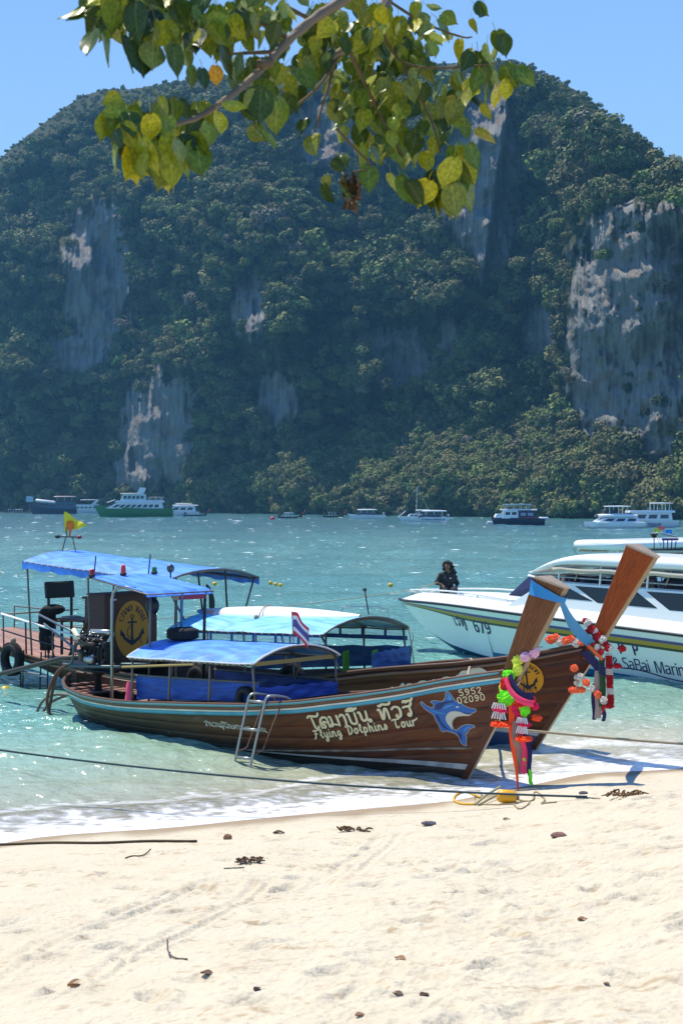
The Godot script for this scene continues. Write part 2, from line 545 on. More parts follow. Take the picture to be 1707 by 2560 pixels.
func build_whitecaps() -> void:
	# small broken crests and flecks of foam on the water
	var rng := RandomNumberGenerator.new()
	rng.seed = 99
	var m := MB.new()
	for k in 7:
		var a := TAU * k / 7.0; var b := TAU * (k + 1) / 7.0
		var ra := 0.7 + 0.3 * sin(k * 2.7); var rb := 0.7 + 0.3 * sin(((k + 1) % 7) * 2.7)
		m.tri(Vector3(0, 0.12, 0), Vector3(cos(b) * rb, 0, sin(b) * rb * 0.5), Vector3(cos(a) * ra, 0, sin(a) * ra * 0.5))
	var mm := MultiMesh.new()
	mm.transform_format = MultiMesh.TRANSFORM_3D
	mm.mesh = m.done()
	var where := []
	while where.size() < 900:
		var py := 1296.0 + pow(rng.randf(), 1.4) * 560.0
		var d := 4.0 * F / (py - 1258.0)
		var x := rng.randf_range(-0.25, 0.25) * d
		if shore_dist(x, d) > -4.0: continue
		var s := d / 1000.0 * rng.randf_range(0.4, 1.6) * (2.0 if rng.randf() < 0.1 else 1.0)
		where.append(Transform3D(Basis(Vector3.UP, rng.randf_range(-0.6, 0.6)).scaled(Vector3(s * rng.randf_range(1.0, 2.2), s * 0.8, s)), Vector3(x, 0.10 + 0.05 * rng.randf() + d * 0.0006, -d)))
	mm.instance_count = where.size()
	for i in where.size(): mm.set_instance_transform(i, where[i])
	var o := MultiMeshInstance3D.new()
	o.name = "whitecaps"
	o.multimesh = mm
	o.material_override = mat(Color(0.95, 0.96, 0.96), 0.6)
	add_child(o)
	tag(o, "white flecks of foam on the small wave crests", "", "", "stuff")

# ---------------------------------------------------------------- the limestone hill
const HILL_BASE := [[-900.0, 950.0], [0.0, 760.0], [300.0, 690.0], [600.0, 600.0], [900.0, 520.0], [1250.0, 435.0], [1707.0, 385.0], [2700.0, 300.0]]
const HILL_TOP := [[-900.0, 820.0], [-500.0, 640.0], [-150.0, 490.0], [0.0, 398.0], [55.0, 352.0], [100.0, 315.0], [160.0, 272.0], [215.0, 237.0], [270.0, 222.0], [330.0, 222.0], [420.0, 207.0], [520.0, 190.0], [700.0, 182.0], [900.0, 178.0], [1100.0, 160.0], [1280.0, 152.0], [1340.0, 178.0], [1400.0, 204.0], [1455.0, 237.0], [1520.0, 290.0], [1580.0, 330.0], [1640.0, 375.0], [1680.0, 412.0], [1707.0, 455.0], [1760.0, 560.0], [1900.0, 760.0], [2300.0, 1000.0], [2700.0, 1150.0]]
# ledges and buttresses: bearing, top and foot of the step, half width, how far it stands out
const LEDGES := [
	[590, 450, 1010, 170, 40], [60, 590, 1120, 200, 42], [290, 440, 700, 140, 26], [810, 640, 1120, 170, 38], [1010, 655, 800, 120, 30], [760, 520, 700, 70, 24],
	[430, 850, 1230, 110, 26], [20, 880, 1270, 90, 26], [60, 1050, 1275, 110, 22], [230, 1110, 1275, 140, 24], [1560, 350, 480, 140, 24], [700, 740, 900, 90, 22],
	[900, 890, 1150, 90, 14], [1210, 840, 1100, 80, 14], [350, 980, 1262, 60, 14], [1460, 300, 380, 90, 14], [1660, 470, 560, 80, 14], [-300, 700, 1250, 240, 44], [1950, 900, 1290, 220, 44]]
var h_low := noise(101, 0.004, 3)
var h_mid := noise(103, 0.016, 4)
var h_flute := noise(107, 0.02, 3)
var h_fine := noise(109, 0.06, 3)

func hill_depth(px: float, py: float) -> float:
	var base := curve_at(HILL_BASE, px)
	var top := curve_at(HILL_TOP, px)
	var foot := 1258.0 + 4.0 * F / base
	var v := clampf((foot - py) / (foot - top), 0.0, 1.0)   # 0 at the water, 1 on the skyline
	var d := base + 10.0 * v + 12.0 * v * v + 90.0 * pow(maxf(v - 0.93, 0.0) / 0.07, 2.0)
	# the wooded apron at the foot of the cliffs
	var ap := exp(-pow((px - 1090.0) / 400.0, 4.0)) 
	var at := 1015.0 + absf(px - 1080.0) * 0.22
	d -= -62.0 * ap * (1.0 - smoothstep(at - 40.0, foot, py))
	for l in LEDGES:
		var w: float = absf(px - l[0]) / l[3]
		if w < 2.2:
			var topw: float = l[1] + w * w * 55.0 + h_mid.get_noise_1d(px * 1.2 + l[1]) * 34.0
			d -= l[4] * exp(-pow(w, 3.0)) * smoothstep(topw - 35.0, topw + 55.0, py) * (1.0 - 0.75 * smoothstep(l[1] + 60.0, l[2] + 40.0, py))
	# the grey buttress at the right, cut off sharply by a gully on its left
	var edge := 1415.0 + h_flute.get_noise_1d(py * 0.5) * 16.0 + maxf(py - 950.0, 0.0) * 0.22
	var bt := 488.0 + h_mid.get_noise_1d(px * 0.8) * 18.0
	d -= 42.0 * smoothstep(edge - 6.0, edge + 20.0, px) * smoothstep(bt - 14.0, bt + 30.0, py) * (1.0 - 0.6 * smoothstep(2000.0, 2400.0, px)) * (1.0 - smoothstep(1130.0, 1250.0, py) * 0.6)
	d += 22.0 * exp(-pow((px - 1330.0) / 70.0, 2.0)) * smoothstep(330.0, 480.0, py) * (1.0 - smoothstep(900.0, 1100.0, py))
	d += 40.0 * smoothstep(edge - 6.0, edge + 20.0, px) * smoothstep(500.0, 1130.0, py) * (1.0 - smoothstep(1140.0, 1260.0, py))
	# the face left of the gully
	var e2 := 1285.0 - (py - 250.0) * 0.14
	d -= 16.0 * smoothstep(e2 + 4.0, e2 - 22.0, px) * smoothstep(1000.0, 1120.0, px) * smoothstep(170.0, 300.0, py) * (1.0 - smoothstep(680.0, 820.0, py))
	# broken ground
	var calm := 1.0 - 0.75 * rock_at(px, py)
	d += h_low.get_noise_2d(px, py) * 22.0 * (0.35 + 0.65 * calm) + h_mid.get_noise_2d(px, py) * 11.0 * calm
	d += h_flute.get_noise_2d(px * 2.2, py * 0.35) * 5.5 * smoothstep(0.05, 0.3, v) * (0.25 + 0.75 * calm) + h_fine.get_noise_2d(px * 1.4, py * 0.8) * 1.8 * (0.3 + 0.7 * calm)
	return d

# where the rock shows bare, 0 to 1
const ROCKS := [[1610, 830, 195, 345, 1.5], [1215, 450, 92, 260, 1.6], [245, 700, 85, 200, 1.3], [185, 890, 85, 65, 1.3], [395, 1080, 90, 150, 1.4], [690, 1010, 55, 85, 1.0], [1010, 900, 75, 85, 1.5], [1122, 850, 34, 60, 1.4], [1345, 830, 42, 75, 1.3], [330, 1180, 45, 60, 1.2], [930, 870, 50, 60, 1.0], [820, 330, 120, 90, 0.8], [620, 760, 50, 90, 0.7], [1640, 1120, 60, 80, 0.9], [450, 1000, 40, 70, 0.5], [1480, 1000, 60, 120, 0.9]]
func rock_at(px: float, py: float) -> float:
	var r := 0.0
	for k in ROCKS:
		var q: float = pow((px - k[0]) / k[2], 2.0) + pow((py - k[1]) / k[3], 2.0)
		if q < 3.0: r = maxf(r, k[4] * (1.0 - smoothstep(0.35, 1.35, q + h_flute.get_noise_2d(px * 2.5, py * 0.5) * 0.7)))
	return clampf(r + h_flute.get_noise_2d(px * 4.0 + 99.0, py * 0.8) * 0.3 * r, 0.0, 1.0)

func hill_point(px: float, py: float) -> Vector3:
	var d := hill_depth(px, py)
	return P(px, py, d)

func build_hill() -> void:
	var nc := 470
	var nr := 270
	var pos := PackedVector3Array(); pos.resize(nr * nc)
	var col := PackedColorArray(); col.resize(nr * nc)
	var uv := PackedVector2Array(); uv.resize(nr * nc)
	for j in nc:
		var t := j / (nc - 1.0)
		var px := lerpf(-80.0, 1790.0, t)
		if t < 0.06: px = lerpf(-900.0, -80.0, t / 0.06)
		elif t > 0.94: px = lerpf(1790.0, 2700.0, (t - 0.94) / 0.06)
		else: px = lerpf(-80.0, 1790.0, (t - 0.06) / 0.88)
		var base := curve_at(HILL_BASE, px)
		var top := curve_at(HILL_TOP, px) + h_fine.get_noise_1d(px * 1.5) * 4.0
		var foot := 1258.0 + 4.0 * F / base + 4.0
		for i in nr:
			var k := i * nc + j
			var front := nr - 26
			if i <= front:
				var py := lerpf(foot, top, i * 1.0 / front)
				pos[k] = hill_point(px, py)
				var r := rock_at(px, py)
				var g := h_mid.get_noise_2d(px * 2.0 + 500.0, py * 2.0) * 0.5 + 0.5
				var veg := Color(0.03, 0.042, 0.018).lerp(Color(0.075, 0.075, 0.035), g * g)
				var s := h_flute.get_noise_2d(px * 5.0, py * 0.5) * 0.5 + 0.5
				var rk := Color(0.085, 0.088, 0.085).lerp(Color(0.27, 0.262, 0.24), s)
				rk = rk.lerp(Color(0.2, 0.13, 0.085), clampf(h_mid.get_noise_2d(px * 1.5, py * 1.2 + 300.0) * 1.2 - 0.1, 0.0, 0.6))
				col[k] = veg.lerp(rk, smoothstep(0.25, 0.6, r + (h_fine.get_noise_2d(px * 3.0, py * 1.5)) * 0.35))
			else:
				var e := (i - front) / 25.0
				var q := hill_point(px, top)
				pos[k] = Vector3(q.x * (1.0 + e * 0.35), q.y * (1.0 - e * e) - 3.0 * e, q.z - e * 320.0)
				col[k] = Color(0.05, 0.06, 0.03)
			uv[k] = Vector2(px, i)
	var m := mat(Color.WHITE, 0.95, 0.0, true)
	m.metallic_specular = 0.2
	m.normal_enabled = true
	m.normal_texture = normal_tex(512, 71, 0.03, 9.0, 5)
	m.uv1_triplanar = true
	m.uv1_world_triplanar = true
	m.uv1_scale = Vector3(0.05, 0.02, 0.05)
	tag(obj("limestone_hill", sheet(nr, nc, pos, col, uv), m), "steep wooded limestone hill with bare grey cliffs across the bay", "", "", "structure")
	build_forest()

# a crown of leaf clumps: lobes of small faces with gaps between them
func crown_mesh(sd: int, lobes: int, per: int, leaf: float, tall: float) -> ArrayMesh:
	var rng := RandomNumberGenerator.new()
	rng.seed = sd
	var st := SurfaceTool.new()
	st.begin(Mesh.PRIMITIVE_TRIANGLES)
	for l in lobes:
		var a := rng.randf() * TAU
		var rr := sqrt(rng.randf()) * 0.68
		var hgt := rng.randf_range(-0.35, 0.62) * (1.0 - rr * 0.55)
		var c := Vector3(cos(a) * rr, hgt * tall, sin(a) * rr)
		var lr := rng.randf_range(0.24, 0.42)
		var tone := rng.randf_range(0.75, 1.25)
		for k in per:
			var dir := Vector3(rng.randfn(), rng.randfn() * 0.8 + 0.25, rng.randfn()).normalized()
			var p := c + dir * lr * rng.randf_range(0.72, 1.08)
			var nrm := (dir + Vector3(rng.randfn(), rng.randfn(), rng.randfn()) * 0.35 + Vector3(0, 0.25, 0)).normalized()
			var t := nrm.cross(Vector3(rng.randfn(), rng.randfn(), rng.randfn())).normalized()
			var b := nrm.cross(t)
			var s := leaf * rng.randf_range(0.6, 1.4)
			var g := tone * rng.randf_range(0.8, 1.2)
			st.set_color(Color(g, g, g))
			var q := [p + t * s, p + b * s * 0.8, p - t * s * 0.9, p - b * s * 0.7]
			st.set_normal(nrm); st.add_vertex(q[0])
			st.set_normal(nrm); st.add_vertex(q[2])
			st.set_normal(nrm); st.add_vertex(q[1])
			st.set_normal(nrm); st.add_vertex(q[0])
			st.set_normal(nrm); st.add_vertex(q[3])
			st.set_normal(nrm); st.add_vertex(q[2])
	return st.commit()

func build_forest() -> void:
	var rng := RandomNumberGenerator.new()
	rng.seed = 4242
	var crowns := [crown_mesh(1, 14, 58, 0.095, 0.95), crown_mesh(2, 18, 46, 0.09, 0.8), crown_mesh(3, 11, 66, 0.10, 1.15), crown_mesh(4, 20, 42, 0.085, 0.7)]
	var spots := [[], [], [], []]
	var tones := [Color(0.10, 0.145, 0.04), Color(0.14, 0.18, 0.05), Color(0.19, 0.19, 0.07), Color(0.07, 0.11, 0.04), Color(0.17, 0.165, 0.07), Color(0.16, 0.21, 0.055)]
	var near := []
	for n in 30000:
		var px := rng.randf_range(-420.0, 2120.0)
		var top := curve_at(HILL_TOP, px)
		var base := curve_at(HILL_BASE, px)
		var foot := 1258.0 + 4.0 * F / base
		var py := lerpf(foot - 2.0, top, rng.randf())
		var e := 7.0
		var p := hill_point(px, py)
		var pu := hill_point(px, py - e)
		var pr := hill_point(px + e, py)
		var nrm := (pr - p).cross(pu - p).normalized()
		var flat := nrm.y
		var apron := exp(-pow((px - 1090.0) / 430.0, 4.0)) * smoothstep(1000.0 + absf(px - 1080.0) * 0.22, 1060.0 + absf(px - 1080.0) * 0.22, py)
		var rk := rock_at(px, py)
		var keep := 0.34 + 0.75 * smoothstep(0.15, 0.55, flat) + apron * 0.3
		keep *= 1.0 - smoothstep(0.12, 0.36, rk) * 0.985
		if rng.randf() > keep: continue
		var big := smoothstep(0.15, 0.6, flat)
		var r := lerpf(1.5, 3.5, big) * rng.randf_range(0.65, 1.35)
		if apron > 0.4: r = rng.randf_range(2.4, 4.6)
		elif rng.randf() < 0.10 * big: r *= rng.randf_range(1.3, 1.9)
		if py < top + 60.0: r = rng.randf_range(0.8, 1.8)
		var c: Color = tones[rng.randi() % tones.size()]
		var warm := h_low.get_noise_2d(px * 2.0 + 900.0, py * 2.0)
		if warm > 0.12: c = c.lerp(Color(0.17, 0.17, 0.07), 0.5)
		if rng.randf() < 0.012: c = Color(0.20, 0.18, 0.13)
		if absf(px - 815.0 + (py - 600.0) * 0.1) < 30.0 and absf(py - 590.0) < 95.0: c = Color(0.20, 0.25, 0.05)
		# cliff scrub is small and dark by kind
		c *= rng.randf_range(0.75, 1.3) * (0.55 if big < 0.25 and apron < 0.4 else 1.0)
		var q := p + nrm * r * 0.3 + Vector3(0, r * 0.25, 0)
		var b := Basis(Vector3.UP, rng.randf() * TAU).scaled(Vector3(r, r * rng.randf_range(0.8, 1.15), r))
		var kind := rng.randi() % 4
		if r > 2.7 and near.size() < 110 and py > 1030.0 and px > -10.0 and px < 1720.0:
			near.append([Transform3D(b, q), c, kind, p])
			continue
		spots[kind].append([Transform3D(b, q), c])
	var m := mat(Color.WHITE, 0.75, 0.0, true)
	m.backlight = Color(0.25, 0.3, 0.1)
	m.metallic_specular = 0.3
	for k in 4:
		var mm := MultiMesh.new()
		mm.transform_format = MultiMesh.TRANSFORM_3D
		mm.use_colors = true
		mm.mesh = crowns[k]
		mm.instance_count = spots[k].size()
		for i in spots[k].size():
			mm.set_instance_transform(i, spots[k][i][0])
			mm.set_instance_color(i, spots[k][i][1])
		var o := MultiMeshInstance3D.new()
		o.name = numbered("hillside_forest")
		o.multimesh = mm
		o.material_override = m
		add_child(o)
		tag(o, ["dense dark forest covering the limestone hill", "broad-crowned forest covering the limestone hill", "tall-crowned forest covering the limestone hill", "low scrubby forest covering the limestone hill"][k], "", "forest on the limestone hill", "stuff")
	# the trees one can make out along the foot of the hill
	var bark := mat(Color(0.30, 0.26, 0.22), 0.9)
	for n in near:
		var g: Color = n[1]
		var look := "olive green" if g.r > g.g * 0.85 else "fresh green"
		if g.v < 0.09: look = "dark green"
		elif g.b > g.g * 0.6: look = "pale greyish"
		var size := n[0].basis.y.length() as float
		var big := "large" if size > 3.9 else ("middle-sized" if size > 3.2 else "smaller")
		var bx: float = 853.5 + n[3].x * F / -n[3].z; var by: float = 1258.0 - (n[3].y - 4.0) * F / -n[3].z
		var over := "right of the catamaran"
		for b in [[70, "above the square white board"], [180, "above the dark blue boat"], [300, "above the green ferry's bow"], [440, "above the green ferry's stern"], [560, "right of the low white yacht"], [680, "left of the red buoy"], [780, "above the dark longtail"], [960, "above the plain white speedboat"], [1110, "above the sailing mast"], [1200, "left of the dive boat"], [1370, "above the dive boat"], [1460, "left of the catamaran"], [1610, "above the catamaran"]]:
			if bx < b[0]:
				over = b[1]
				break
		var high := "at the water's edge" if by > 1262.0 else ("low on the slope" if by > 1190.0 else ("midway up the slope" if by > 1110.0 else "high on the slope"))
		var t := thing("slope_tree", "%s %s tree %s %s" % [big, look, high, over], "tree", n[3], 0.0, "trees low on the wooded slope of the hill")
		var tm := m.duplicate()
		tm.albedo_color = Color(g.r, g.g, g.b).linear_to_srgb()
		var o := obj("crown", crowns[n[2]], tm, t)
		o.transform = Transform3D(n[0].basis, n[0].origin - n[3])
		var tr := MB.new()
		tr.smooth(true)
		tr.tube([Vector3(0, -2.5, 0), (n[0].origin - n[3]) * 0.5 + Vector3(0.1, 0, 0), n[0].origin - n[3]], [0.28, 0.2, 0.12], 6)
		obj("trunk", tr, bark, t)

class Hull:
	var L := 10.0
	var rake := 0.6
	var b := []; var g := []; var k := []; var p := []
	var host
	func sm(s: float) -> float: return smoothstep(0.55, 1.0, s)
	func gw(s: float) -> float: return host.curve_at(g, s)
	func pt(s: float, r: float, side := 1.0) -> Vector3:
		var g0: float = host.curve_at(g, s)
		var k0: float = host.curve_at(k, s)
		var y := lerpf(k0, g0, r)
		return Vector3(s * L + rake * sm(s) * y, y, side * host.curve_at(b, s) * pow(maxf(r, 0.0), host.curve_at(p, s)))
	func ofs(s: float, r: float, side: float, off: float) -> Vector3:
		if off == 0.0: return pt(s, r, side)
		var s2 := clampf(s, 0.005, 0.995)
		var r2 := clampf(r, 0.03, 0.97)
		var a := pt(s2 + 0.004, r2, side) - pt(s2 - 0.004, r2, side)
		var c := pt(s2, r2 + 0.02, side) - pt(s2, r2 - 0.02, side)
		return pt(s, r, side) + a.cross(c).normalized() * side * off
	func rr(s: float, y: float) -> float:
		var k0: float = host.curve_at(k, s)
		return (y - k0) / (host.curve_at(g, s) - k0)
	# the point of the planking at a given length and height
	func at(x: float, y: float, off: float, side := 1.0) -> Vector3:
		var s := x / L
		for i in 6: s = (x - rake * sm(s) * y) / L
		return ofs(s, rr(s, y), side, off)
	# a strip of planking between two heights given as functions of s
	func strip(m: MB, s0: float, s1: float, n: int, top: Array, bot: Array, off: float, side: float, rows := 3, tone = null, vofs := 0.0, from_gunwale := true, thick := 0.0) -> void:
		var grid := []; var uvs := []; var cols := []
		for q in rows + 1 + (2 if thick > 0.0 else 0):
			var row := []; var ru := []; var rc := []
			for i in n + 1:
				var s := lerpf(s0, s1, i * 1.0 / n)
				var yt: float = host.curve_at(top, s); var yb: float = host.curve_at(bot, s)
				if from_gunwale:
					yt = gw(s) - yt; yb = gw(s) - yb
				var o := off
				var t := clampf((q - (1 if thick > 0.0 else 0)) * 1.0 / rows, 0.0, 1.0)
				if thick > 0.0 and (q == 0 or q == rows + 2): o = off - thick
				var y := lerpf(yt, yb, t)
				row.append(ofs(s, rr(s, y), side, o))
				ru.append(Vector2(s * L * 0.4, vofs + t * 0.35))
				rc.append((tone as Callable).call(s, y) if tone != null else Color.WHITE)
			if side > 0.0:
				row.reverse(); ru.reverse(); rc.reverse()
			grid.append(row); uvs.append(ru); cols.append(rc)
		m.smooth(true)
		m.grid(grid, uvs, cols)

# ---- painted lettering as thin strokes laid on a surface
const GLYPHS := {
	"โ": [7, "-3 11,-1 13,3 12,6 11.4,8 12.2,9 14.5;1 11.6,1.6 6,1.8 2,3 0,5 0.6,5.6 2.6"],
	"ล": [9, "0.6 0,0 4,1 8,4 10,7 9.4,8 7,8 0;1.8 0.6,3.6 0,4.2 2,3 3.4,2 3;1.8 4,4 6,6.4 4.4"],
	"ม": [9, "-0.4 9,1 9.8,1.8 8.6,1.8 2,0.4 0.4,-0.4 1.6,1.8 2.6,6.6 1.2;7.6 9.8,8 8,8 0"],
	"า": [6.5, "0.2 8,2 10,4.4 9.2,5 7,5 1,3.6 -1"],
	"บ": [9, "-0.2 9,1.2 10,2 8.6,2 2,3.6 0,6.6 0,8 1.8,8 10"],
	"ิ": [0, "-9.5 12.2,-7.5 13.8,-4 14.4,-1.4 13.4,0.6 13.2,1 14.4;-9.5 12.2,-4 12.0,-1.2 12.2"],
	"น": [10, "-0.2 9,1.2 10,2 8.6,2 1,6.8 2.4,7.4 10;6.8 2.4,8.4 0,9.8 0.6,9 2.4,7.2 2"],
	"ท": [9.5, "-0.2 9,1.2 10,2 8.6,2 0,3.4 1.4,5.4 8.6,7 10,8 8.6,8 0"],
	"ั": [0, "-9 13.2,-7.8 12,-6.4 13.4,-4.6 13.8,-1 12.8,1.4 13.6,2 15.6"],
	"ว": [9, "0.4 8,3 10.4,6.6 9.4,7.6 6,6.6 1.4,4.2 0,2.6 1.6,4 3"],
	"ร": [8, "0 8,2.4 9,6 8.6,7.6 10.2,8.4 12.4;5.8 8.4,6.2 3,4.6 0,2.8 1,4 2.8"],
	"์": [0, "-7.6 12.6,-6.4 14.2,-4.6 13.4,-5.6 12.2,-3.2 13.8,0.2 13.6,1.4 16"],
	"จ": [8, "0.4 7.4,2.6 10,6 9,6.6 5,6.4 0,4.4 0.2,2.8 3,4.4 4"],
	"ำ": [7, "-1.8 11.6,-0.8 12.8,0.2 11.6,-0.8 10.8,-1.8 11.6;0.6 8,2.4 10,5 9,5.4 6,5.4 0"],
	"ผ": [9, "-0.2 9,1.2 10,2 8,1.2 1,2.4 0,4.4 5,6.4 0,7.8 1.4,8 10"],
	"ู": [0, "-7 -1.4,-5.4 -1.6,-5.2 -4,-3.6 -4,-3.4 -1.4"],
	"้": [0, "-7 12,-5.8 13.4,-4.8 12,-3 12.6,-2 15"],
	"ด": [9, "0.8 0,0 4,1 8,4 10,7 9,7.8 6,7.8 0;3 3.4,4.4 4.6,2.6 0.6,1.2 0"],
	"ย": [9, "1.6 9.6,0.2 8,2 6,3.2 5.6,1.4 4.6,1.4 1.4,3 0,6.6 0,8 2,8 10"],
	"ส": [9, "0.6 0,0 4,1 7.4,4 8.6,7 7.4,8 6,8 0;6.4 8,9 11;2 2.6,3.4 4.4,5.4 3"],
	"ค": [9, "0.8 0,0 4,1 8,4 10,7 9,7.8 6,7.8 0;3 5.4,4.6 4,3 3.6,1.4 1"],
	"ช": [9, "-0.2 8,1.2 10,2.6 8.4,1.8 5,2 1.6,3.6 0,6.4 0,7.6 2,7.6 7,6 8.6,9.4 11"],
	"เ": [4, "1.4 10,1.4 2,2.4 0,3.8 0.6,3 2.2"],
	"ก": [9, "0.6 0,1 5,-0.4 6.6,1.4 9,4.4 10,7 9,8 6,8 0"],
	"ะ": [6, "0 7,1.4 8.2,2 6.6,4.6 8.4;0 2,1.4 3.2,2 1.6,4.6 3.4"],
	"ณ": [11, "-0.2 9,1.2 10,2 8,1.4 1,3 0,4.4 4,4.6 8,6 10,7.4 8,7.4 1,8.6 0,10 1,9 2.6;8.8 2,10 10"],
	"F": [8, "0 8.6,2 9.6,5 9,8.4 9.4;3.4 9,2.8 4,1.6 1,-0.6 0.2;1.4 5.4,6 5.6"],
	"l": [4.6, "0 3,2.6 6,3.4 9,2.2 10,1.4 8,1.8 3,2.6 0,4.2 1.4"],
	"y": [6.4, "0 5.6,1 6,1 2,2.4 0.4,4.4 1.6,5 6;5 5.6,5 0,4 -3.6,2 -4.2,1 -2.6,3.4 -0.6,6.4 0.6"],
	"i": [3.4, "0.6 5.8,1.2 6,1 1.4,1.8 0,3.2 1;1.2 8.2,1.5 8.6"],
	"n": [6.4, "0.4 6,0.8 0;0.8 3.6,2.6 6,4.2 5.4,4.4 1.4,5.2 0,6.4 1"],
	"g": [6.6, "4.6 5.2,2.4 6,0.6 3.4,1.6 0.6,3.8 1,4.8 5.6,4.8 -1,3.6 -4,1.4 -3.8,1.4 -2,4.4 -0.4,6.4 0.8"],
	"D": [9, "-1 8.4,1 9.8,4.6 9.6,7.4 7.4,7.6 3.6,5 0.6,1.2 0;2.6 9.4,2.2 0.4"],
	"o": [6.2, "2.6 6,0.6 4,0.8 1.2,2.6 0,4.6 1.4,4.8 4.2,2.6 6,5.4 5.4"],
	"p": [6.4, "0.8 6,0.8 -3.6;0.8 3.6,2.6 6,4.8 4.8,4.6 1.4,2.8 0.2,1 1"],
	"h": [6.4, "1 10,0.8 0;0.8 3.4,2.6 6,4.2 5.4,4.4 1.4,5.2 0,6.4 1"],
	"s": [5.4, "0 1,2.4 3.6,2.2 6.4,4 4.6,4.2 1.6,2.4 0,0.8 1"],
	"T": [8.4, "-1 8.4,1.4 9.8,5 9.2,8.6 9.8;3.4 9.2,2.8 3,3.6 0.4,5.6 0.4,6.6 2"],
	"u": [6.4, "0.6 6,0.6 2,2 0,4 1.2,4.6 6;4.6 2,5.4 0,6.4 1"],
	"r": [5.2, "0.6 6,0.8 0;0.8 3.6,2.4 6,4 5.6,7.4 7.6"],
	"0": [8, "3.4 10,1 9,0.6 5,1 1,3.4 0,5.8 1,6.2 5,5.8 9,3.4 10"],
	"1": [5, "0.4 8,2.4 10,2.4 0"],
	"2": [8, "0.6 7.6,1.6 9.6,4.6 9.8,6 7.6,4.4 4.6,0.6 0.2,6.4 0"],
	"5": [8, "6 10,1.4 10,1 5.6,4 6.2,6.2 4.4,5.6 1,3 0,0.6 1"],
	"6": [8, "5.8 9.4,3 9.8,1 7,0.8 3,2.4 0.2,5 0.4,6.2 3,5 5.4,2.4 5.2,0.9 3.4"],
	"7": [8, "0.6 10,6.4 10,3.4 5,2.4 0"],
	"9": [8, "6 6.4,4.6 4.6,2 4.8,0.8 7.2,2 9.6,4.8 9.6,6.2 7,5.6 2.6,3.6 0.2,1 0.6"],
	"+": [7, "1 5,6 5;3.5 7.6,3.5 2.4"],
	".": [3, "1 0.2,1.4 0.6"],
	" ": [6, ""],
}

func strokes_of(text: String, size: float, slant := 0.0) -> Array:   # polylines in metres
	var out := []
	var x := 0.0
	for ch in text:
		if not GLYPHS.has(ch): continue
		var gl: Array = GLYPHS[ch]
		if gl[1] != "":
			for part in gl[1].split(";"):
				var line := []
				for pr in part.split(","):
					var ab: PackedStringArray = pr.strip_edges().split(" ")
					var y := float(ab[1])
					line.append(Vector2((x + float(ab[0]) + y * slant) * size * 0.1, y * size * 0.1))
				out.append(line)
		x += gl[0] + 1.0
	return out

func glyph_strokes(text: String, size: float, slant := 0.0, stretch := 1.0) -> Array:   # one list of polylines per letter
	var out := []
	var x := 0.0
	for ch in text:
		if not GLYPHS.has(ch): continue
		var one := strokes_of(ch, size, slant)
		for l in one:
			for i in l.size(): l[i] = Vector2((l[i].x + x) * stretch, l[i].y)
		if one.size(): out.append(one)
		x += (GLYPHS[ch][0] + 1.0) * size * 0.1
	return out

func ink(m: MB, lines: Array, w: float, put: Callable, swell := 0.0) -> void:
	for raw in lines:
		var p := chaikin(raw, 2)
		var n := p.size()
		var prev := []
		for i in n:
			var d: Vector2 = (p[mini(i + 1, n - 1)] - p[maxi(i - 1, 0)]).normalized()
			var nn := Vector2(-d.y, d.x)
			var ww := w * 0.5 * (1.0 + swell * sin(PI * i / maxf(n - 1.0, 1.0)) + swell * 0.8 * absf(d.y))
			var c: Vector2 = p[i]
			if i == 0: c -= d * ww * 0.5
			if i == n - 1: c += d * ww * 0.5
			if i == 0 or i == n - 1: ww *= 0.75
			var cur := [put.call(c + nn * ww), put.call(c - nn * ww)]
			if i > 0: m.quad(prev[0], cur[0], cur[1], prev[1])
			prev = cur

func fill(m: MB, poly: Array, put: Callable, cell := 0.07) -> void:
	var pk := PackedVector2Array(poly)
	var ix := Geometry2D.triangulate_polygon(pk)
	for k in range(0, ix.size(), 3):
		var todo := [[pk[ix[k]], pk[ix[k + 1]], pk[ix[k + 2]]]]
		while todo.size():
			var t: Array = todo.pop_back()
			var la: float = (t[0] - t[1]).length(); var lb: float = (t[1] - t[2]).length(); var lc: float = (t[2] - t[0]).length()
			var mx := maxf(la, maxf(lb, lc))
			if mx > cell:
				if mx == la:
					var h: Vector2 = (t[0] + t[1]) * 0.5
					todo.append([t[0], h, t[2]]); todo.append([h, t[1], t[2]])
				elif mx == lb:
					var h: Vector2 = (t[1] + t[2]) * 0.5
					todo.append([t[0], t[1], h]); todo.append([t[0], h, t[2]])
				else:
					var h: Vector2 = (t[2] + t[0]) * 0.5
					todo.append([t[0], t[1], h]); todo.append([h, t[1], t[2]])
			else:
				if (t[1] - t[0]).cross(t[2] - t[0]) > 0.0: m.tri(put.call(t[0]), put.call(t[2]), put.call(t[1]))
				else: m.tri(put.call(t[0]), put.call(t[1]), put.call(t[2]))

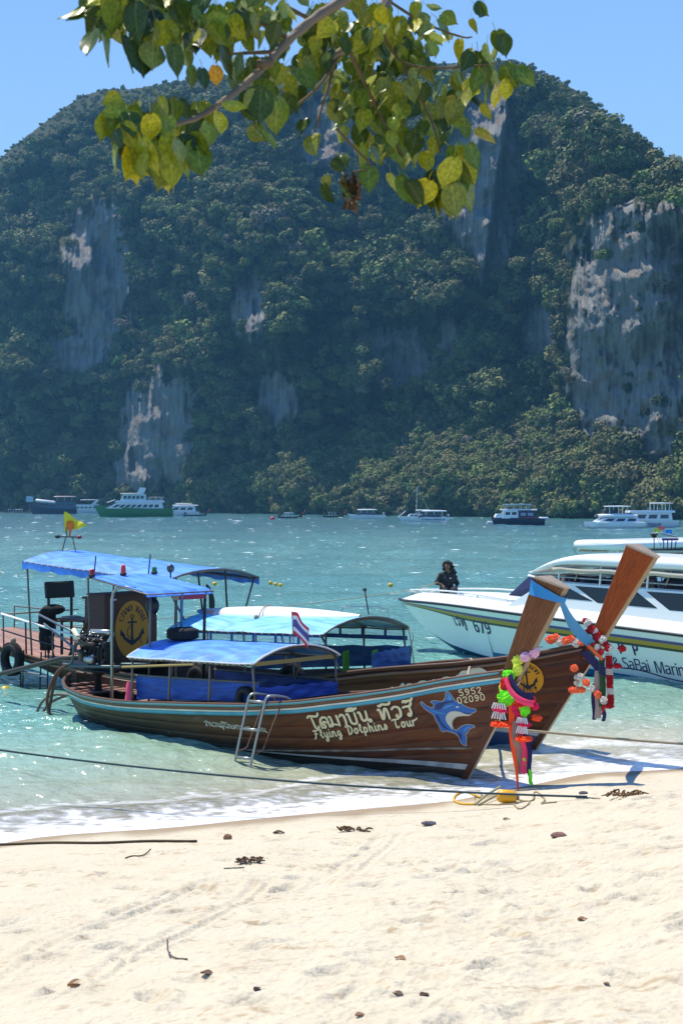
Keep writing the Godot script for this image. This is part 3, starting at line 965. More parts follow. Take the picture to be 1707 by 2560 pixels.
func text_mesh_on(m: MB, text: String, size: float, put: Callable, serif := false, bold := false) -> float:
	# outlines of the font's letters, laid flat on a surface
	var tm := TextMesh.new()
	var f := SystemFont.new()
	f.font_names = PackedStringArray(["Droid Serif" if serif else "Droid Sans"])
	f.font_weight = 700 if bold else 400
	tm.font = f
	tm.text = text
	tm.font_size = 64
	tm.pixel_size = size / 46.0
	tm.depth = 0.0
	tm.curve_step = 1.5
	var a := tm.get_mesh_arrays()
	var vs: PackedVector3Array = a[Mesh.ARRAY_VERTEX]
	var ids = a[Mesh.ARRAY_INDEX]
	if ids == null: ids = PackedInt32Array(range(vs.size()))
	for k in range(0, ids.size(), 3):
		m.tri(put.call(Vector2(vs[ids[k]].x, vs[ids[k]].y)), put.call(Vector2(vs[ids[k + 1]].x, vs[ids[k + 1]].y)), put.call(Vector2(vs[ids[k + 2]].x, vs[ids[k + 2]].y)))
	return tm.get_aabb().size.x

# ---- the planked hull of a longtail boat
func build_hull(root: Node3D, h: Hull, tone: Callable, planks: int, deck_col: Color) -> void:
	var hull := Node3D.new()
	hull.name = "hull"
	root.add_child(hull)
	for side in [1.0, -1.0]:
		for q in planks:
			var m := MB.new()
			var sh := 0.90 + 0.18 * fmod(q * 0.618 + (0.3 if side < 0 else 0.0), 1.0)
			var grid := []; var uvs := []; var cols := []
			var ns := 64
			for e in 6:
				var t: float = [0.0, 0.04, 0.35, 0.65, 0.97, 1.0][e]
				var off: float = [-0.006, 0.0, 0.001, 0.001, 0.0, -0.006][e]
				var row := []; var ru := []; var rc := []
				for i in ns + 1:
					var s := i * 1.0 / ns
					var r0 := pow(1.0 - q * 1.0 / planks, 1.25)
					var r1 := pow(1.0 - (q + 1.0) / planks, 1.25)
					var r := lerpf(r0, r1, t)
					row.append(h.ofs(s, r, side, off))
					ru.append(Vector2(s * h.L * 0.33 + q * 0.37, q * 0.31 + t * 0.26))
					var c: Color = tone.call(s, row[-1].y)
					rc.append(c * sh)
				if side > 0.0:
					row.reverse(); ru.reverse(); rc.reverse()
				grid.append(row); uvs.append(ru); cols.append(rc)
			m.smooth(true)
			m.grid(grid, uvs, cols)
			obj("hull_plank", m, M.wood, hull)
		# the inside
		var inn := MB.new()
		inn.smooth(true)
		var gi := []; var ui := []; var ci := []
		for e in 5:
			var row := []; var ru := []; var rc := []
			for i in 49:
				var s := 0.01 + i * 0.98 / 48
				var p := h.ofs(s, lerpf(0.99, 0.25, e / 4.0), side, -0.035)
				row.append(p); ru.append(Vector2(s * 4.0, e * 0.2)); rc.append(Color(0.10, 0.05, 0.03))
			if side < 0.0:
				row.reverse(); ru.reverse(); rc.reverse()
			gi.append(row); ui.append(ru); ci.append(rc)
		inn.grid(gi, ui, ci)
		obj("inner_skin", inn, M.wood, hull)
		# gunwale cap
		var gp := []
		for i in 61:
			var s := i / 60.0
			gp.append(h.ofs(s, 1.0, side, 0.005) + Vector3(0, 0.012, 0))
		var gm := MB.new()
		gm.col = Color(0.17, 0.09, 0.05)
		gm.smooth(true)
		gm.tube(gp, 0.032, 8)
		obj("gunwale", gm, M.wood, hull)
	# floor boards
	for k in 7:
		var z := (k - 3) / 3.5
		var fm := MB.new()
		fm.col = deck_col * (0.85 + 0.3 * fmod(k * 0.618, 1.0))
		var pr := []
		var rows := [[], []]
		for i in 41:
			var s := 0.03 + 0.9 * i / 40.0
			var y := maxf(h.gw(s) - 0.55, 0.12)
			var hw: float = absf(h.pt(s, h.rr(s, y), 1.0).z) * 0.98
			var x := h.pt(s, h.rr(s, y), 1.0).x
			rows[0].append(Vector3(x, y, (z - 0.138) * hw)); rows[1].append(Vector3(x, y, (z + 0.138) * hw))
		fm.grid(rows)
		obj("floor_board", fm, M.wood, hull)

# ---- a cloth roof on bows and posts; returns the part
func build_canopy(root: Node3D, called: String, x0: float, x1: float, hz: float, y0: float, y1: float, rise: float, cloth: Material, post_x: Array, foot: Callable, pipe: Material, skirt := 0.0, over := 0.0) -> Node3D:
	var c := Node3D.new()
	c.name = called
	root.add_child(c)
	var nz := 18
	var nx := 28
	var nb := noise(int(x0 * 100.0) + 5, 1.1, 3)
	var top := func(x: float, z: float, o: float) -> Vector3:
		var e := lerpf(y0, y1, (x - x0) / (x1 - x0))
		var t := z / hz
		var sag := -0.018 * absf(sin(PI * (x - x0) / (x1 - x0) * (post_x.size() - 1))) + nb.get_noise_2d(x * 1.2, z) * 0.012
		return Vector3(x, e + rise * (1.0 - pow(absf(t), 2.2)) + sag * (1.0 - t * t * 0.4) + o, z)
	var m := MB.new()
	m.smooth(true)
	for layer in 2:
		var rows := []; var uvs := []
		for i in nx + 1:
			var row := []; var ru := []
			var x := lerpf(x0, x1, i * 1.0 / nx)
			for j in nz + 1:
				var z := lerpf(-hz, hz, j * 1.0 / nz)
				row.append(top.call(x, z, -0.012 * layer)); ru.append(Vector2(x, z))
			if layer == 1:
				row.reverse(); ru.reverse()
			rows.append(row); uvs.append(ru)
		m.grid(rows, uvs)
	if skirt > 0.0:
		for sd in [-1.0, 1.0]:
			var r1 := []; var r2 := []
			for i in nx + 1:
				var x := lerpf(x0, x1, i * 1.0 / nx)
				var q: Vector3 = top.call(x, sd * hz, 0.0)
				r1.append(q + Vector3(0, 0.004, sd * 0.006)); r2.append(q + Vector3(0, -skirt * (1.0 + 0.15 * sin(x * 9.0)), sd * (0.012 + 0.01 * sin(x * 13.0))))
			if sd > 0.0: m.grid([r1, r2])
			else: m.grid([r2, r1])
	obj("cloth_roof", m, cloth, c)
	# hems with lashings
	var hem := MB.new()
	hem.smooth(true)
	for sd in [-1.0, 1.0]:
		var e := []
		for i in nx + 1: e.append(top.call(lerpf(x0, x1, i * 1.0 / nx), sd * hz, -0.012))
		hem.tube(e, 0.013, 6)
	for xx in [x0, x1]:
		var e := []
		for j in nz + 1: e.append(top.call(xx, lerpf(-hz, hz, j * 1.0 / nz), -0.01))
		hem.tube(e, 0.016, 6)
	obj("hem", hem, M.white_cloth if called == "passenger_canopy" else pipe, c)
	var las := MB.new()
	las.smooth(true)
	for i in 23:
		var x := lerpf(x0, x1, (i + 0.5) / 23.0)
		for sd in [-1.0, 1.0]:
			var q: Vector3 = top.call(x, sd * hz, -0.012)
			las.tube([q + Vector3(-0.015, 0.025, -sd * 0.015), q + Vector3(0.0, 0.0, sd * 0.02), q + Vector3(0.02, -0.03, -sd * 0.01)], 0.006, 5)
	tag(obj("lashing", las, M.white_cloth, c), "", "", "", "stuff")
	# bows, rails and posts
	for k in post_x.size():
		var x: float = post_x[k]
		var bow := MB.new()
		bow.smooth(true)
		var e := []
		for j in nz + 1: e.append(top.call(x, lerpf(-hz, hz, j * 1.0 / nz) * 0.985, -0.045))
		bow.tube(e, 0.018, 7)
		obj("roof_bow", bow, pipe, c)
		for sd in [-1.0, 1.0]:
			var pm := MB.new()
			pm.smooth(true)
			var tp: Vector3 = top.call(x, sd * hz * 0.96, -0.05)
			pm.tube([foot.call(x, sd), tp], 0.021, 8)
			obj("post", pm, pipe, c)
	for sd in [-1.0, 1.0]:
		var rail := MB.new()
		rail.smooth(true)
		var e := []
		for i in nx + 1: e.append(top.call(lerpf(x0, x1, i * 1.0 / nx), sd * hz * 0.96, -0.06))
		rail.tube(e, 0.017, 6)
		obj("side_rail", rail, pipe, c)
	return c

func cloth_wall(parent: Node3D, called: String, a: Vector3, b: Vector3, h0: float, h1: float, mt: Material, sd: int, drop := 0.0) -> void:
	# a hanging sheet between two foot points, with folds
	var nb := noise(sd, 1.3, 3)
	var m := MB.new()
	m.smooth(true)
	var across := (b - a).normalized().cross(Vector3.UP)
	var rows := []; var uvs := []
	for e in 7:
		var t := e / 6.0
		var row := []; var ru := []
		for i in 33:
			var u := i / 32.0
			var q := a.lerp(b, u)
			var w := nb.get_noise_2d(u * (b - a).length() * 1.6, t * 0.8) * 0.05 * sin(PI * t * 0.9 + 0.2)
			row.append(q + Vector3(0, lerpf(0.0, lerpf(h0, h1, u) + 0.012 * sin(u * 31.0), t), 0) + across * w)
			ru.append(Vector2(u * (b - a).length(), t))
		rows.append(row); uvs.append(ru)
	m.grid(rows, uvs)
	obj(called, m, mt, parent)

func tyre(called: String, label: String, at: Vector3, R: float, r: float, b: Basis, group := "") -> void:
	var t := thing(called, label, "tyre", at, 0.0, group)
	var m := MB.new()
	m.smooth(true)
	m.torus(Vector3.ZERO, R - r, r, b, 36, 12, 1.25)
	obj("casing", m, M.rubber, t)
	var tr := MB.new()
	for k in 48:
		var a := TAU * k / 48.0
		var q := b * Basis(Vector3.UP, -a)
		tr.box(q * Vector3(R + 0.002, 0, 0), Vector3(0.012, r * 1.7, R * TAU / 48.0 * 0.6), 0.003, q)
	tag(obj("tread", tr, M.rubber, t), "", "", "", "stuff")

var hull_a: Hull
var root_a: Node3D
const TURN := -0.7670   # the longtails' heading
func world_a(v: Vector3) -> Vector3:
	return root_a.transform * v

func boat_a() -> void:
	root_a = thing("longtail_boat", "brown longtail boat with a painted leaping dolphin, nearest the sand", "boat", Vector3(-5.03, 0, -28.6), TURN, "longtail boats moored at the beach")
	var h := Hull.new()
	hull_a = h
	h.host = self
	h.L = 9.5
	h.rake = 0.617
	h.b = [[0.0, 0.05], [0.006, 0.2], [0.03, 0.44], [0.07, 0.66], [0.15, 0.86], [0.28, 0.96], [0.46, 1.0], [0.6, 0.955], [0.7, 0.85], [0.8, 0.66], [0.9, 0.33], [0.965, 0.14], [1.0, 0.065]]
	h.g = [[0.0, 0.80], [0.03, 0.70], [0.07, 0.635], [0.18, 0.58], [0.28, 0.595], [0.46, 0.71], [0.6, 0.815], [0.706, 0.954], [0.793, 1.134], [0.845, 1.268], [0.9, 1.44], [0.966, 1.6], [1.0, 1.66]]
	h.k = [[0.0, 0.35], [0.02, 0.15], [0.06, -0.1], [0.15, -0.3], [0.5, -0.4], [0.8, -0.32], [1.0, -0.1]]
	h.p = [[0.0, 0.6], [0.1, 0.5], [0.4, 0.36], [0.7, 0.5], [0.9, 0.72], [1.0, 0.5]]
	var nz := noise(301, 1.0, 4)
	var tone := func(s: float, y: float) -> Color:
		var c := Color(0.085, 0.062, 0.022).lerp(Color(0.19, 0.056, 0.013), smoothstep(0.3, 0.78, s + nz.get_noise_2d(s * 6.0, y * 3.0) * 0.12))
		var st := nz.get_noise_2d(s * 3.0, y * 14.0)
		c = c.lerp(Color(0.07, 0.028, 0.010), clampf(st * 1.5 + 0.05, 0.0, 0.75))
		c = c.lerp(Color(0.24, 0.19, 0.12), smoothstep(0.42, 0.7, nz.get_noise_2d(s * 22.0 + 60.0, y * 26.0)) * 0.5)
		c = c.lerp(Color(0.11, 0.10, 0.075), smoothstep(0.25, 0.6, nz.get_noise_2d(s * 40.0, 20.0 + y * 2.0)) * 0.35 * smoothstep(0.75, 0.2, y))
		c = c.lerp(Color(0.035, 0.026, 0.018), 1.0 - smoothstep(0.05, 0.28 + nz.get_noise_2d(s * 9.0, 3.0) * 0.15, y))
		return c
	build_hull(root_a, h, tone, 8, Color(0.24, 0.13, 0.085))
	var hull := root_a.get_node("hull")
	for side in [1.0, -1.0]:
		var st := func(called: String, t: float, b: float, off: float, c: Color, thick: float) -> void:
			var m := MB.new()
			var tn := func(sx: float, _y: float) -> Color: return c * (0.88 + 0.3 * nz.get_noise_2d(sx * 60.0, t * 90.0))
			h.strip(m, 0.0, 0.985, 70, [[0.0, t]], [[0.0, b]], off, side, 2, tn, 0.0, true, thick)
			obj(called, m, M.paint, hull)
		st.call("white_stripe", 0.075, 0.1, 0.022, Color(0.80, 0.75, 0.60), 0.03)
		st.call("blue_stripe", 0.1005, 0.165, 0.014, Color(0.06, 0.36, 0.52), 0.02)
		st.call("rubbing_strake", 0.02, 0.0745, 0.018, Color(0.16, 0.07, 0.035), 0.02)
		# bare rail worn pale along the top edge
		var wm := MB.new()
		var wt := func(s: float, _y: float) -> Color: return Color(0.10, 0.30, 0.33) if s > 0.3 else Color(0.12, 0.22, 0.22)
		h.strip(wm, 0.0, 0.97, 70, [[0.0, -0.02]], [[0.0, 0.015]], 0.036, side, 1, wt, 0.0, true, 0.02)
		obj("rail_edge", wm, M.paint, hull)
		# white boot line widening to the bow and the black bottom below it
		var bm := MB.new()
		var bt := func(s: float, _y: float) -> Color: return Color(0.50, 0.49, 0.45) * (0.8 + 0.4 * nz.get_noise_2d(s * 30.0, 1.0))
		h.strip(bm, 0.52, 0.995, 60, [[0.5, 0.035], [0.75, 0.12], [1.0, 0.235]], [[0.5, 0.03], [0.75, 0.085], [1.0, 0.15]], 0.008, side, 1, bt, 0.0, false)
		obj("boot_line", bm, M.paint, hull)
		var cm := MB.new()
		var ct := func(s: float, _y: float) -> Color: return Color(0.20, 0.16, 0.11) * (0.9 + 0.9 * nz.get_noise_2d(s * 40.0, 5.0))
		h.strip(cm, 0.55, 0.985, 60, [[0.55, 0.05], [0.78, 0.25], [1.0, 0.50]], [[0.55, 0.04], [0.78, 0.222], [1.0, 0.468]], 0.014, side, 1, ct, 0.0, false, 0.02)
		obj("chine_batten", cm, M.paint, hull)
	stem_and_prow(root_a, 9.5, 0.617, -0.12, [10.12, 1.25], [10.84, 2.97], [10.28, 1.25], [11.26, 2.83], 0.19, 0.06, Color(0.25, 0.095, 0.034), Color(0.46, 0.36, 0.23))
	# ---- what is painted on the near side
	var onto := func(x0: float, y0: float, slope: float, off: float) -> Callable:
		return func(p: Vector2) -> Vector3: return h.at(x0 + p.x - slope * p.y * 0.6, y0 + p.y + p.x * slope, off)
	var put_text := func(text: String, x0: float, y0: float, slope: float, size: float, stretch: float, w: float, ink_mat: Material, swell: float, shadow: bool, slant: float) -> void:
		for lines in glyph_strokes(text, size, slant, stretch):
			if shadow:
				var sm := MB.new()
				ink(sm, lines, w * 1.7, onto.call(x0 + w * 0.4, y0 - w * 0.3, slope, 0.006), swell)
				obj("letter_shadow", sm, M.letter_shade, root_a)
			var m := MB.new()
			ink(m, lines, w, onto.call(x0, y0, slope, 0.011), swell)
			obj("letter", m, ink_mat, root_a)
	put_text.call("โลมาบิน ทัวร์", 7.04, 0.545, 0.20, 0.165, 1.12, 0.023, M.cream, 0.5, true, 0.04)
	put_text.call("Flying Dolphins Tour", 7.0, 0.385, 0.20, 0.138, 0.92, 0.018, M.cream, 0.3, true, 0.12)
	put_text.call("จำนวนผู้โดยสาร 12+1 คน.", 4.76, 0.395, 0.01, 0.075, 1.0, 0.009, M.letter_white, 0.2, false, 0.0)
	put_text.call("5952", 9.54, 1.235, 0.20, 0.085, 1.25, 0.014, M.cream, 0.1, false, 0.0)
	put_text.call("02090", 9.50, 1.12, 0.20, 0.085, 1.2, 0.014, M.cream, 0.1, false, 0.0)
	dolphin(h)
	# ---- cloth roofs
	var foot := func(x: float, sd: float) -> Vector3:
		var s := x / h.L
		return h.ofs(s, 1.0, sd, -0.03)
	build_canopy(root_a, "passenger_canopy", 2.85, 6.02, 0.97, 1.39, 1.50, 0.235, M.tarp, [2.95, 3.95, 4.95, 5.95], foot, M.pipe, 0.0)
	var can := root_a.get_node("passenger_canopy")
	# yellowed valance boards under the front bow and along the near side
	var vm := MB.new()
	vm.box(Vector3(5.93, 1.47, 0), Vector3(0.02, 0.07, 1.86), 0.005)
	obj("valance", vm, mat(Color(0.60, 0.52, 0.30), 0.7), can)
	vm = MB.new()
	vm.box(Vector3(2.9, 1.36, 0.0), Vector3(0.02, 0.06, 1.9), 0.005)
	obj("valance", vm, mat(Color(0.60, 0.52, 0.30), 0.7), can)
	vm = MB.new()
	vm.bar(Vector3(2.75, 1.2, 1.0), Vector3(4.6, 1.38, 0.97), 0.02)
	obj("valance", vm, mat(Color(0.60, 0.52, 0.30), 0.7), can)
	var bx := 3.0
	cloth_wall(can, "side_curtain", h.ofs(2.95 / 9.5, 1.0, 1.0, -0.13), h.ofs(5.95 / 9.5, 1.0, 1.0, -0.13), 0.40, 0.28, M.curtain, 5)
	cloth_wall(can, "side_curtain", h.ofs(2.95 / 9.5, 1.0, -1.0, -0.05), h.ofs(6.0 / 9.5, 1.0, -1.0, -0.05), 0.38, 0.2, M.curtain, 6)
	cloth_wall(can, "front_curtain", h.ofs(5.95 / 9.5, 1.0, 1.0, -0.05) + Vector3(0.02, 0, 0), h.ofs(6.0 / 9.5, 1.0, -1.0, -0.05) + Vector3(0.02, 0, 0), 0.24, 0.2, M.curtain, 9)
	var hm := MB.new()
	hm.smooth(true)
	hm.bar(h.ofs(2.95 / 9.5, 1.0, 1.0, -0.12) + Vector3(0, 0.41, 0), h.ofs(5.95 / 9.5, 1.0, 1.0, -0.12) + Vector3(0, 0.29, 0), 0.016)
	obj("curtain_rail", hm, M.pipe, can)
	hm = MB.new()
	hm.bar(h.ofs(2.95 / 9.5, 1.0, -1.0, -0.06) + Vector3(0, 0.39, 0), h.ofs(6.0 / 9.5, 1.0, -1.0, -0.06) + Vector3(0, 0.21, 0), 0.016)
	obj("curtain_rail", hm, M.pipe, can)
	# benches inside
	for k in 4:
		var bm := MB.new()
		bm.col = Color(0.2, 0.12, 0.07)
		bm.box(Vector3(3.3 + k * 0.75, 0.55 + k * 0.04, 0), Vector3(0.3, 0.035, 1.7), 0.008)
		obj("bench", bm, M.wood, root_a)
	# stern decking
	for k in 9:
		var dm := MB.new()
		dm.col = Color(0.26, 0.14, 0.10) * (0.8 + 0.4 * fmod(k * 0.618, 1.0))
		var x := 0.22 + k * 0.2
		var s := x / 9.5
		var hw: float = absf(h.pt(s, 0.9, 1.0).z) - 0.06
		var y := h.gw(s) - 0.1
		if k < 4:
			dm.box(Vector3(x, y, 0), Vector3(0.19, 0.03, hw * 2.0), 0.006)
			obj("stern_board", dm, M.wood, root_a)
		else:
			dm.box(Vector3(x, y, hw * 0.78), Vector3(0.19, 0.03, hw * 0.42), 0.006)
			obj("side_board", dm, M.wood, root_a)
			dm = MB.new()
			dm.col = Color(0.26, 0.14, 0.10)
			dm.box(Vector3(x, y, -hw * 0.72), Vector3(0.19, 0.03, hw * 0.52), 0.006)
			obj("side_board", dm, M.wood, root_a)
	for x in [2.25, 2.75]:
		var tm := MB.new()
		tm.col = Color(0.34, 0.26, 0.19)
		tm.box(Vector3(x, 0.49, 0), Vector3(0.16, 0.035, 1.75), 0.008)
		obj("thwart", tm, M.wood, root_a)
	# ---- the helmsman's flat awning
	var aw := Node3D.new()
	aw.name = "helm_awning"
	root_a.add_child(aw)
	var am := MB.new()
	am.smooth(true)
	for layer in 2:
		var rows := []; var uvs := []
		for i in 15:
			var row := []; var ru := []
			var x := lerpf(1.42, 3.12, i / 14.0)
			for j in 13:
				var z := lerpf(-0.74, 0.74, j / 12.0)
				var dip := -0.02 * sin(PI * i / 14.0) * sin(PI * j / 12.0)
				var hang := -0.07 if i == 14 else 0.0
				row.append(Vector3(x - (0.02 if i == 14 else 0.0), lerpf(2.70, 2.47, i / 14.0) + dip + hang - layer * 0.01, z)); ru.append(Vector2(x, z))
			if layer == 1:
				row.reverse(); ru.reverse()
			rows.append(row); uvs.append(ru)
		am.grid(rows, uvs)
	obj("cloth_roof", am, M.tarp, aw)
	var fm := MB.new()
	fm.smooth(true)
	fm.tube([Vector3(1.42, 2.68, -0.74), Vector3(3.12, 2.44, -0.74), Vector3(3.12, 2.44, 0.74), Vector3(1.42, 2.68, 0.74), Vector3(1.42, 2.68, -0.74)], 0.014, 6)
	obj("frame", fm, M.pipe, aw)
	var post := func(pts: Array, r: float, mt: Material) -> void:
		var m := MB.new()
		m.smooth(true)
		m.tube(pts, r, 8)
		obj("post", m, mt, aw)
	post.call([Vector3(2.13, 0.55, 0.74), Vector3(2.13, 2.3, 0.74), Vector3(2.17, 2.43, 0.74), Vector3(2.25, 2.51, 0.73), Vector3(2.38, 2.54, 0.7), Vector3(2.62, 2.52, 0.6)], 0.028, M.steel)
	post.call([Vector3(3.0, 0.6, 0.62), Vector3(3.02, 2.44, 0.6)], 0.022, M.pipe)
	post.call([Vector3(2.1, 0.55, -0.74), Vector3(2.1, 2.56, -0.74)], 0.024, M.pipe)
	post.call([Vector3(3.05, 1.5, -0.05), Vector3(3.08, 2.43, -0.05)], 0.026, mat(Color(0.2, 0.42, 0.55), 0.5))
	post.call([Vector3(3.0, 0.6, -0.6), Vector3(3.06, 2.43, -0.6)], 0.028, M.dark_pipe)
	# the sign board that hangs under the awning's front edge
	var sb := MB.new()
	sb.box(Vector3(3.09, 2.36, -0.28), Vector3(0.012, 0.085, 0.62), 0.003)
	obj("sign_board", sb, mat(Color(0.62, 0.16, 0.24), 0.6), aw)
	var sw := MB.new()
	sw.box(Vector3(3.092, 2.36, 0.1), Vector3(0.012, 0.085, 0.14), 0.003)
	obj("sign_board", sw, mat(Color(0.55, 0.5, 0.38), 0.6), aw)
	# lamps and rods on the awning's after edge
	var lamp := func(z: float, c: Color, tall: float) -> void:
		var m := MB.new()
		m.smooth(true)
		m.lathe([[0.001, tall], [0.028, tall * 0.97], [0.042, tall * 0.75], [0.05, 0.035], [0.05, 0.03]], 14, Vector3(1.5, 2.70, z))
		var g := mat(c, 0.18)
		obj("lamp_glass", m, g, aw)
		var bs := MB.new()
		bs.lathe([[0.055, 0.035], [0.06, 0.03], [0.06, -0.005], [0.001, -0.005]], 14, Vector3(1.5, 2.70, z))
		obj("lamp_base", bs, M.black, aw)
	lamp.call(0.70, Color(0.60, 0.05, 0.09), 0.13)
	lamp.call(0.0, Color(0.9, 0.20, 0.08), 0.19)
	lamp.call(-0.72, Color(0.03, 0.42, 0.16), 0.13)
	for z in [0.62, -0.62]:
		var rm := MB.new()
		rm.bar(Vector3(1.45, 2.68, z), Vector3(1.47, 3.06, z - 0.03), 0.012)
		obj("rod", rm, M.dark_pipe, aw)
	# bag of gear hanging from the awning
	var bag := MB.new()
	bag.smooth(true)
	bag.ball(Vector3(2.85, 2.22, 0.42), Vector3(0.13, 0.15, 0.12), 12, 8)
	bag.bar(Vector3(2.85, 2.33, 0.42), Vector3(2.85, 2.5, 0.45), 0.012)
	obj("hanging_bag", bag, M.black, aw)
	longtail_engine(root_a, Vector3(0.78, 1.02, 0.02))

func stem_and_prow(root: Node3D, L: float, rake: float, y0: float, bb: Array, bt: Array, fb: Array, ft: Array, wb: float, wf: float, c: Color, edge: Color) -> void:
	# cutwater
	var m := MB.new()
	m.col = Color(0.13, 0.042, 0.014)
	m.smooth(false)
	var pr := []
	for i in 13:
		var y := lerpf(y0, fb[1] + 0.25, i / 12.0)
		pr.append(Vector3(L + rake * y, y, 0))
	for i in 12:
		for sd in [-1.0, 1.0]:
			var a: Vector3 = pr[i] + Vector3(0.03, 0, sd * 0.028); var b: Vector3 = pr[i + 1] + Vector3(0.03, 0, sd * 0.028)
			var a2: Vector3 = pr[i] + Vector3(-0.07, 0, sd * 0.066); var b2: Vector3 = pr[i + 1] + Vector3(-0.07, 0, sd * 0.066)
			if sd > 0: m.quad(a2, b2, b, a, Vector2(0, i), Vector2(0, i + 1), Vector2(1, i + 1), Vector2(1, i))
			else: m.quad(a, b, b2, a2, Vector2(0, i), Vector2(0, i + 1), Vector2(1, i + 1), Vector2(1, i))
	obj("stem", m, M.wood, root)
	var e := MB.new()
	e.col = edge
	for i in 12:
		var a: Vector3 = pr[i]; var b: Vector3 = pr[i + 1]
		e.quad(a + Vector3(0.032, 0, 0.03), b + Vector3(0.032, 0, 0.03), b + Vector3(0.032, 0, -0.03), a + Vector3(0.032, 0, -0.03))
	obj("cutwater", e, M.wood, root)
	# the tall prow post: broad at the back, narrow at the front, flaring upwards, with bevelled edges
	var p := MB.new()
	p.smooth(false)
	var rings := []
	var nseg := 12
	for i in nseg + 1:
		var t := i * 1.0 / nseg
		var bow_out := sin(PI * t) * 0.03
		var bk := Vector3(lerpf(bb[0], bt[0], t) - bow_out * 0.4, lerpf(bb[1], bt[1], t), 0)
		var fr := Vector3(lerpf(fb[0], ft[0], t), lerpf(fb[1], ft[1], t), 0)
		var w1 := lerpf(wb * 0.75, wb, t); var w2 := lerpf(wf * 0.8, wf, t)
		var bv := 0.012
		var ax := (fr - bk).normalized()
		rings.append([bk + Vector3(0, 0, w1 - bv), bk + ax * bv + Vector3(0, 0, w1), fr - ax * bv + Vector3(0, 0, w2), fr + Vector3(0, 0, w2 - bv), fr + Vector3(0, 0, bv - w2), fr - ax * bv - Vector3(0, 0, w2), bk + ax * bv - Vector3(0, 0, w1), bk + Vector3(0, 0, bv - w1)])
	for i in nseg:
		for j in 8:
			var k := (j + 1) % 8
			p.col = edge if j in [2, 3, 4] else c
			p.quad(rings[i][j], rings[i + 1][j], rings[i + 1][k], rings[i][k], Vector2(i * 0.12, j * 0.15), Vector2(i * 0.12 + 0.12, j * 0.15), Vector2(i * 0.12 + 0.12, j * 0.15 + 0.3), Vector2(i * 0.12, j * 0.15 + 0.3))
	obj("prow_post", p, M.wood, root)
	var cp := MB.new()
	cp.col = Color(0.46, 0.38, 0.27)
	var ce := Vector3.ZERO
	for q in rings[nseg]: ce += q / 8.0
	var up := Vector3(0.02, 0.022, 0)
	for j in 8:
		var k := (j + 1) % 8
		var a: Vector3 = rings[nseg][j]; var b: Vector3 = rings[nseg][k]
		var ao := a + (a - ce) * 0.04; var bo := b + (b - ce) * 0.04
		cp.quad(ao, ao + up, bo + up, bo)
		cp.tri(ao + up, ce + up * 1.4, bo + up, Vector2(ao.x, ao.z), Vector2(ce.x, ce.z), Vector2(bo.x, bo.z))
		cp.tri(ao, bo, ce - up)
	obj("prow_cap", cp, M.wood, root)

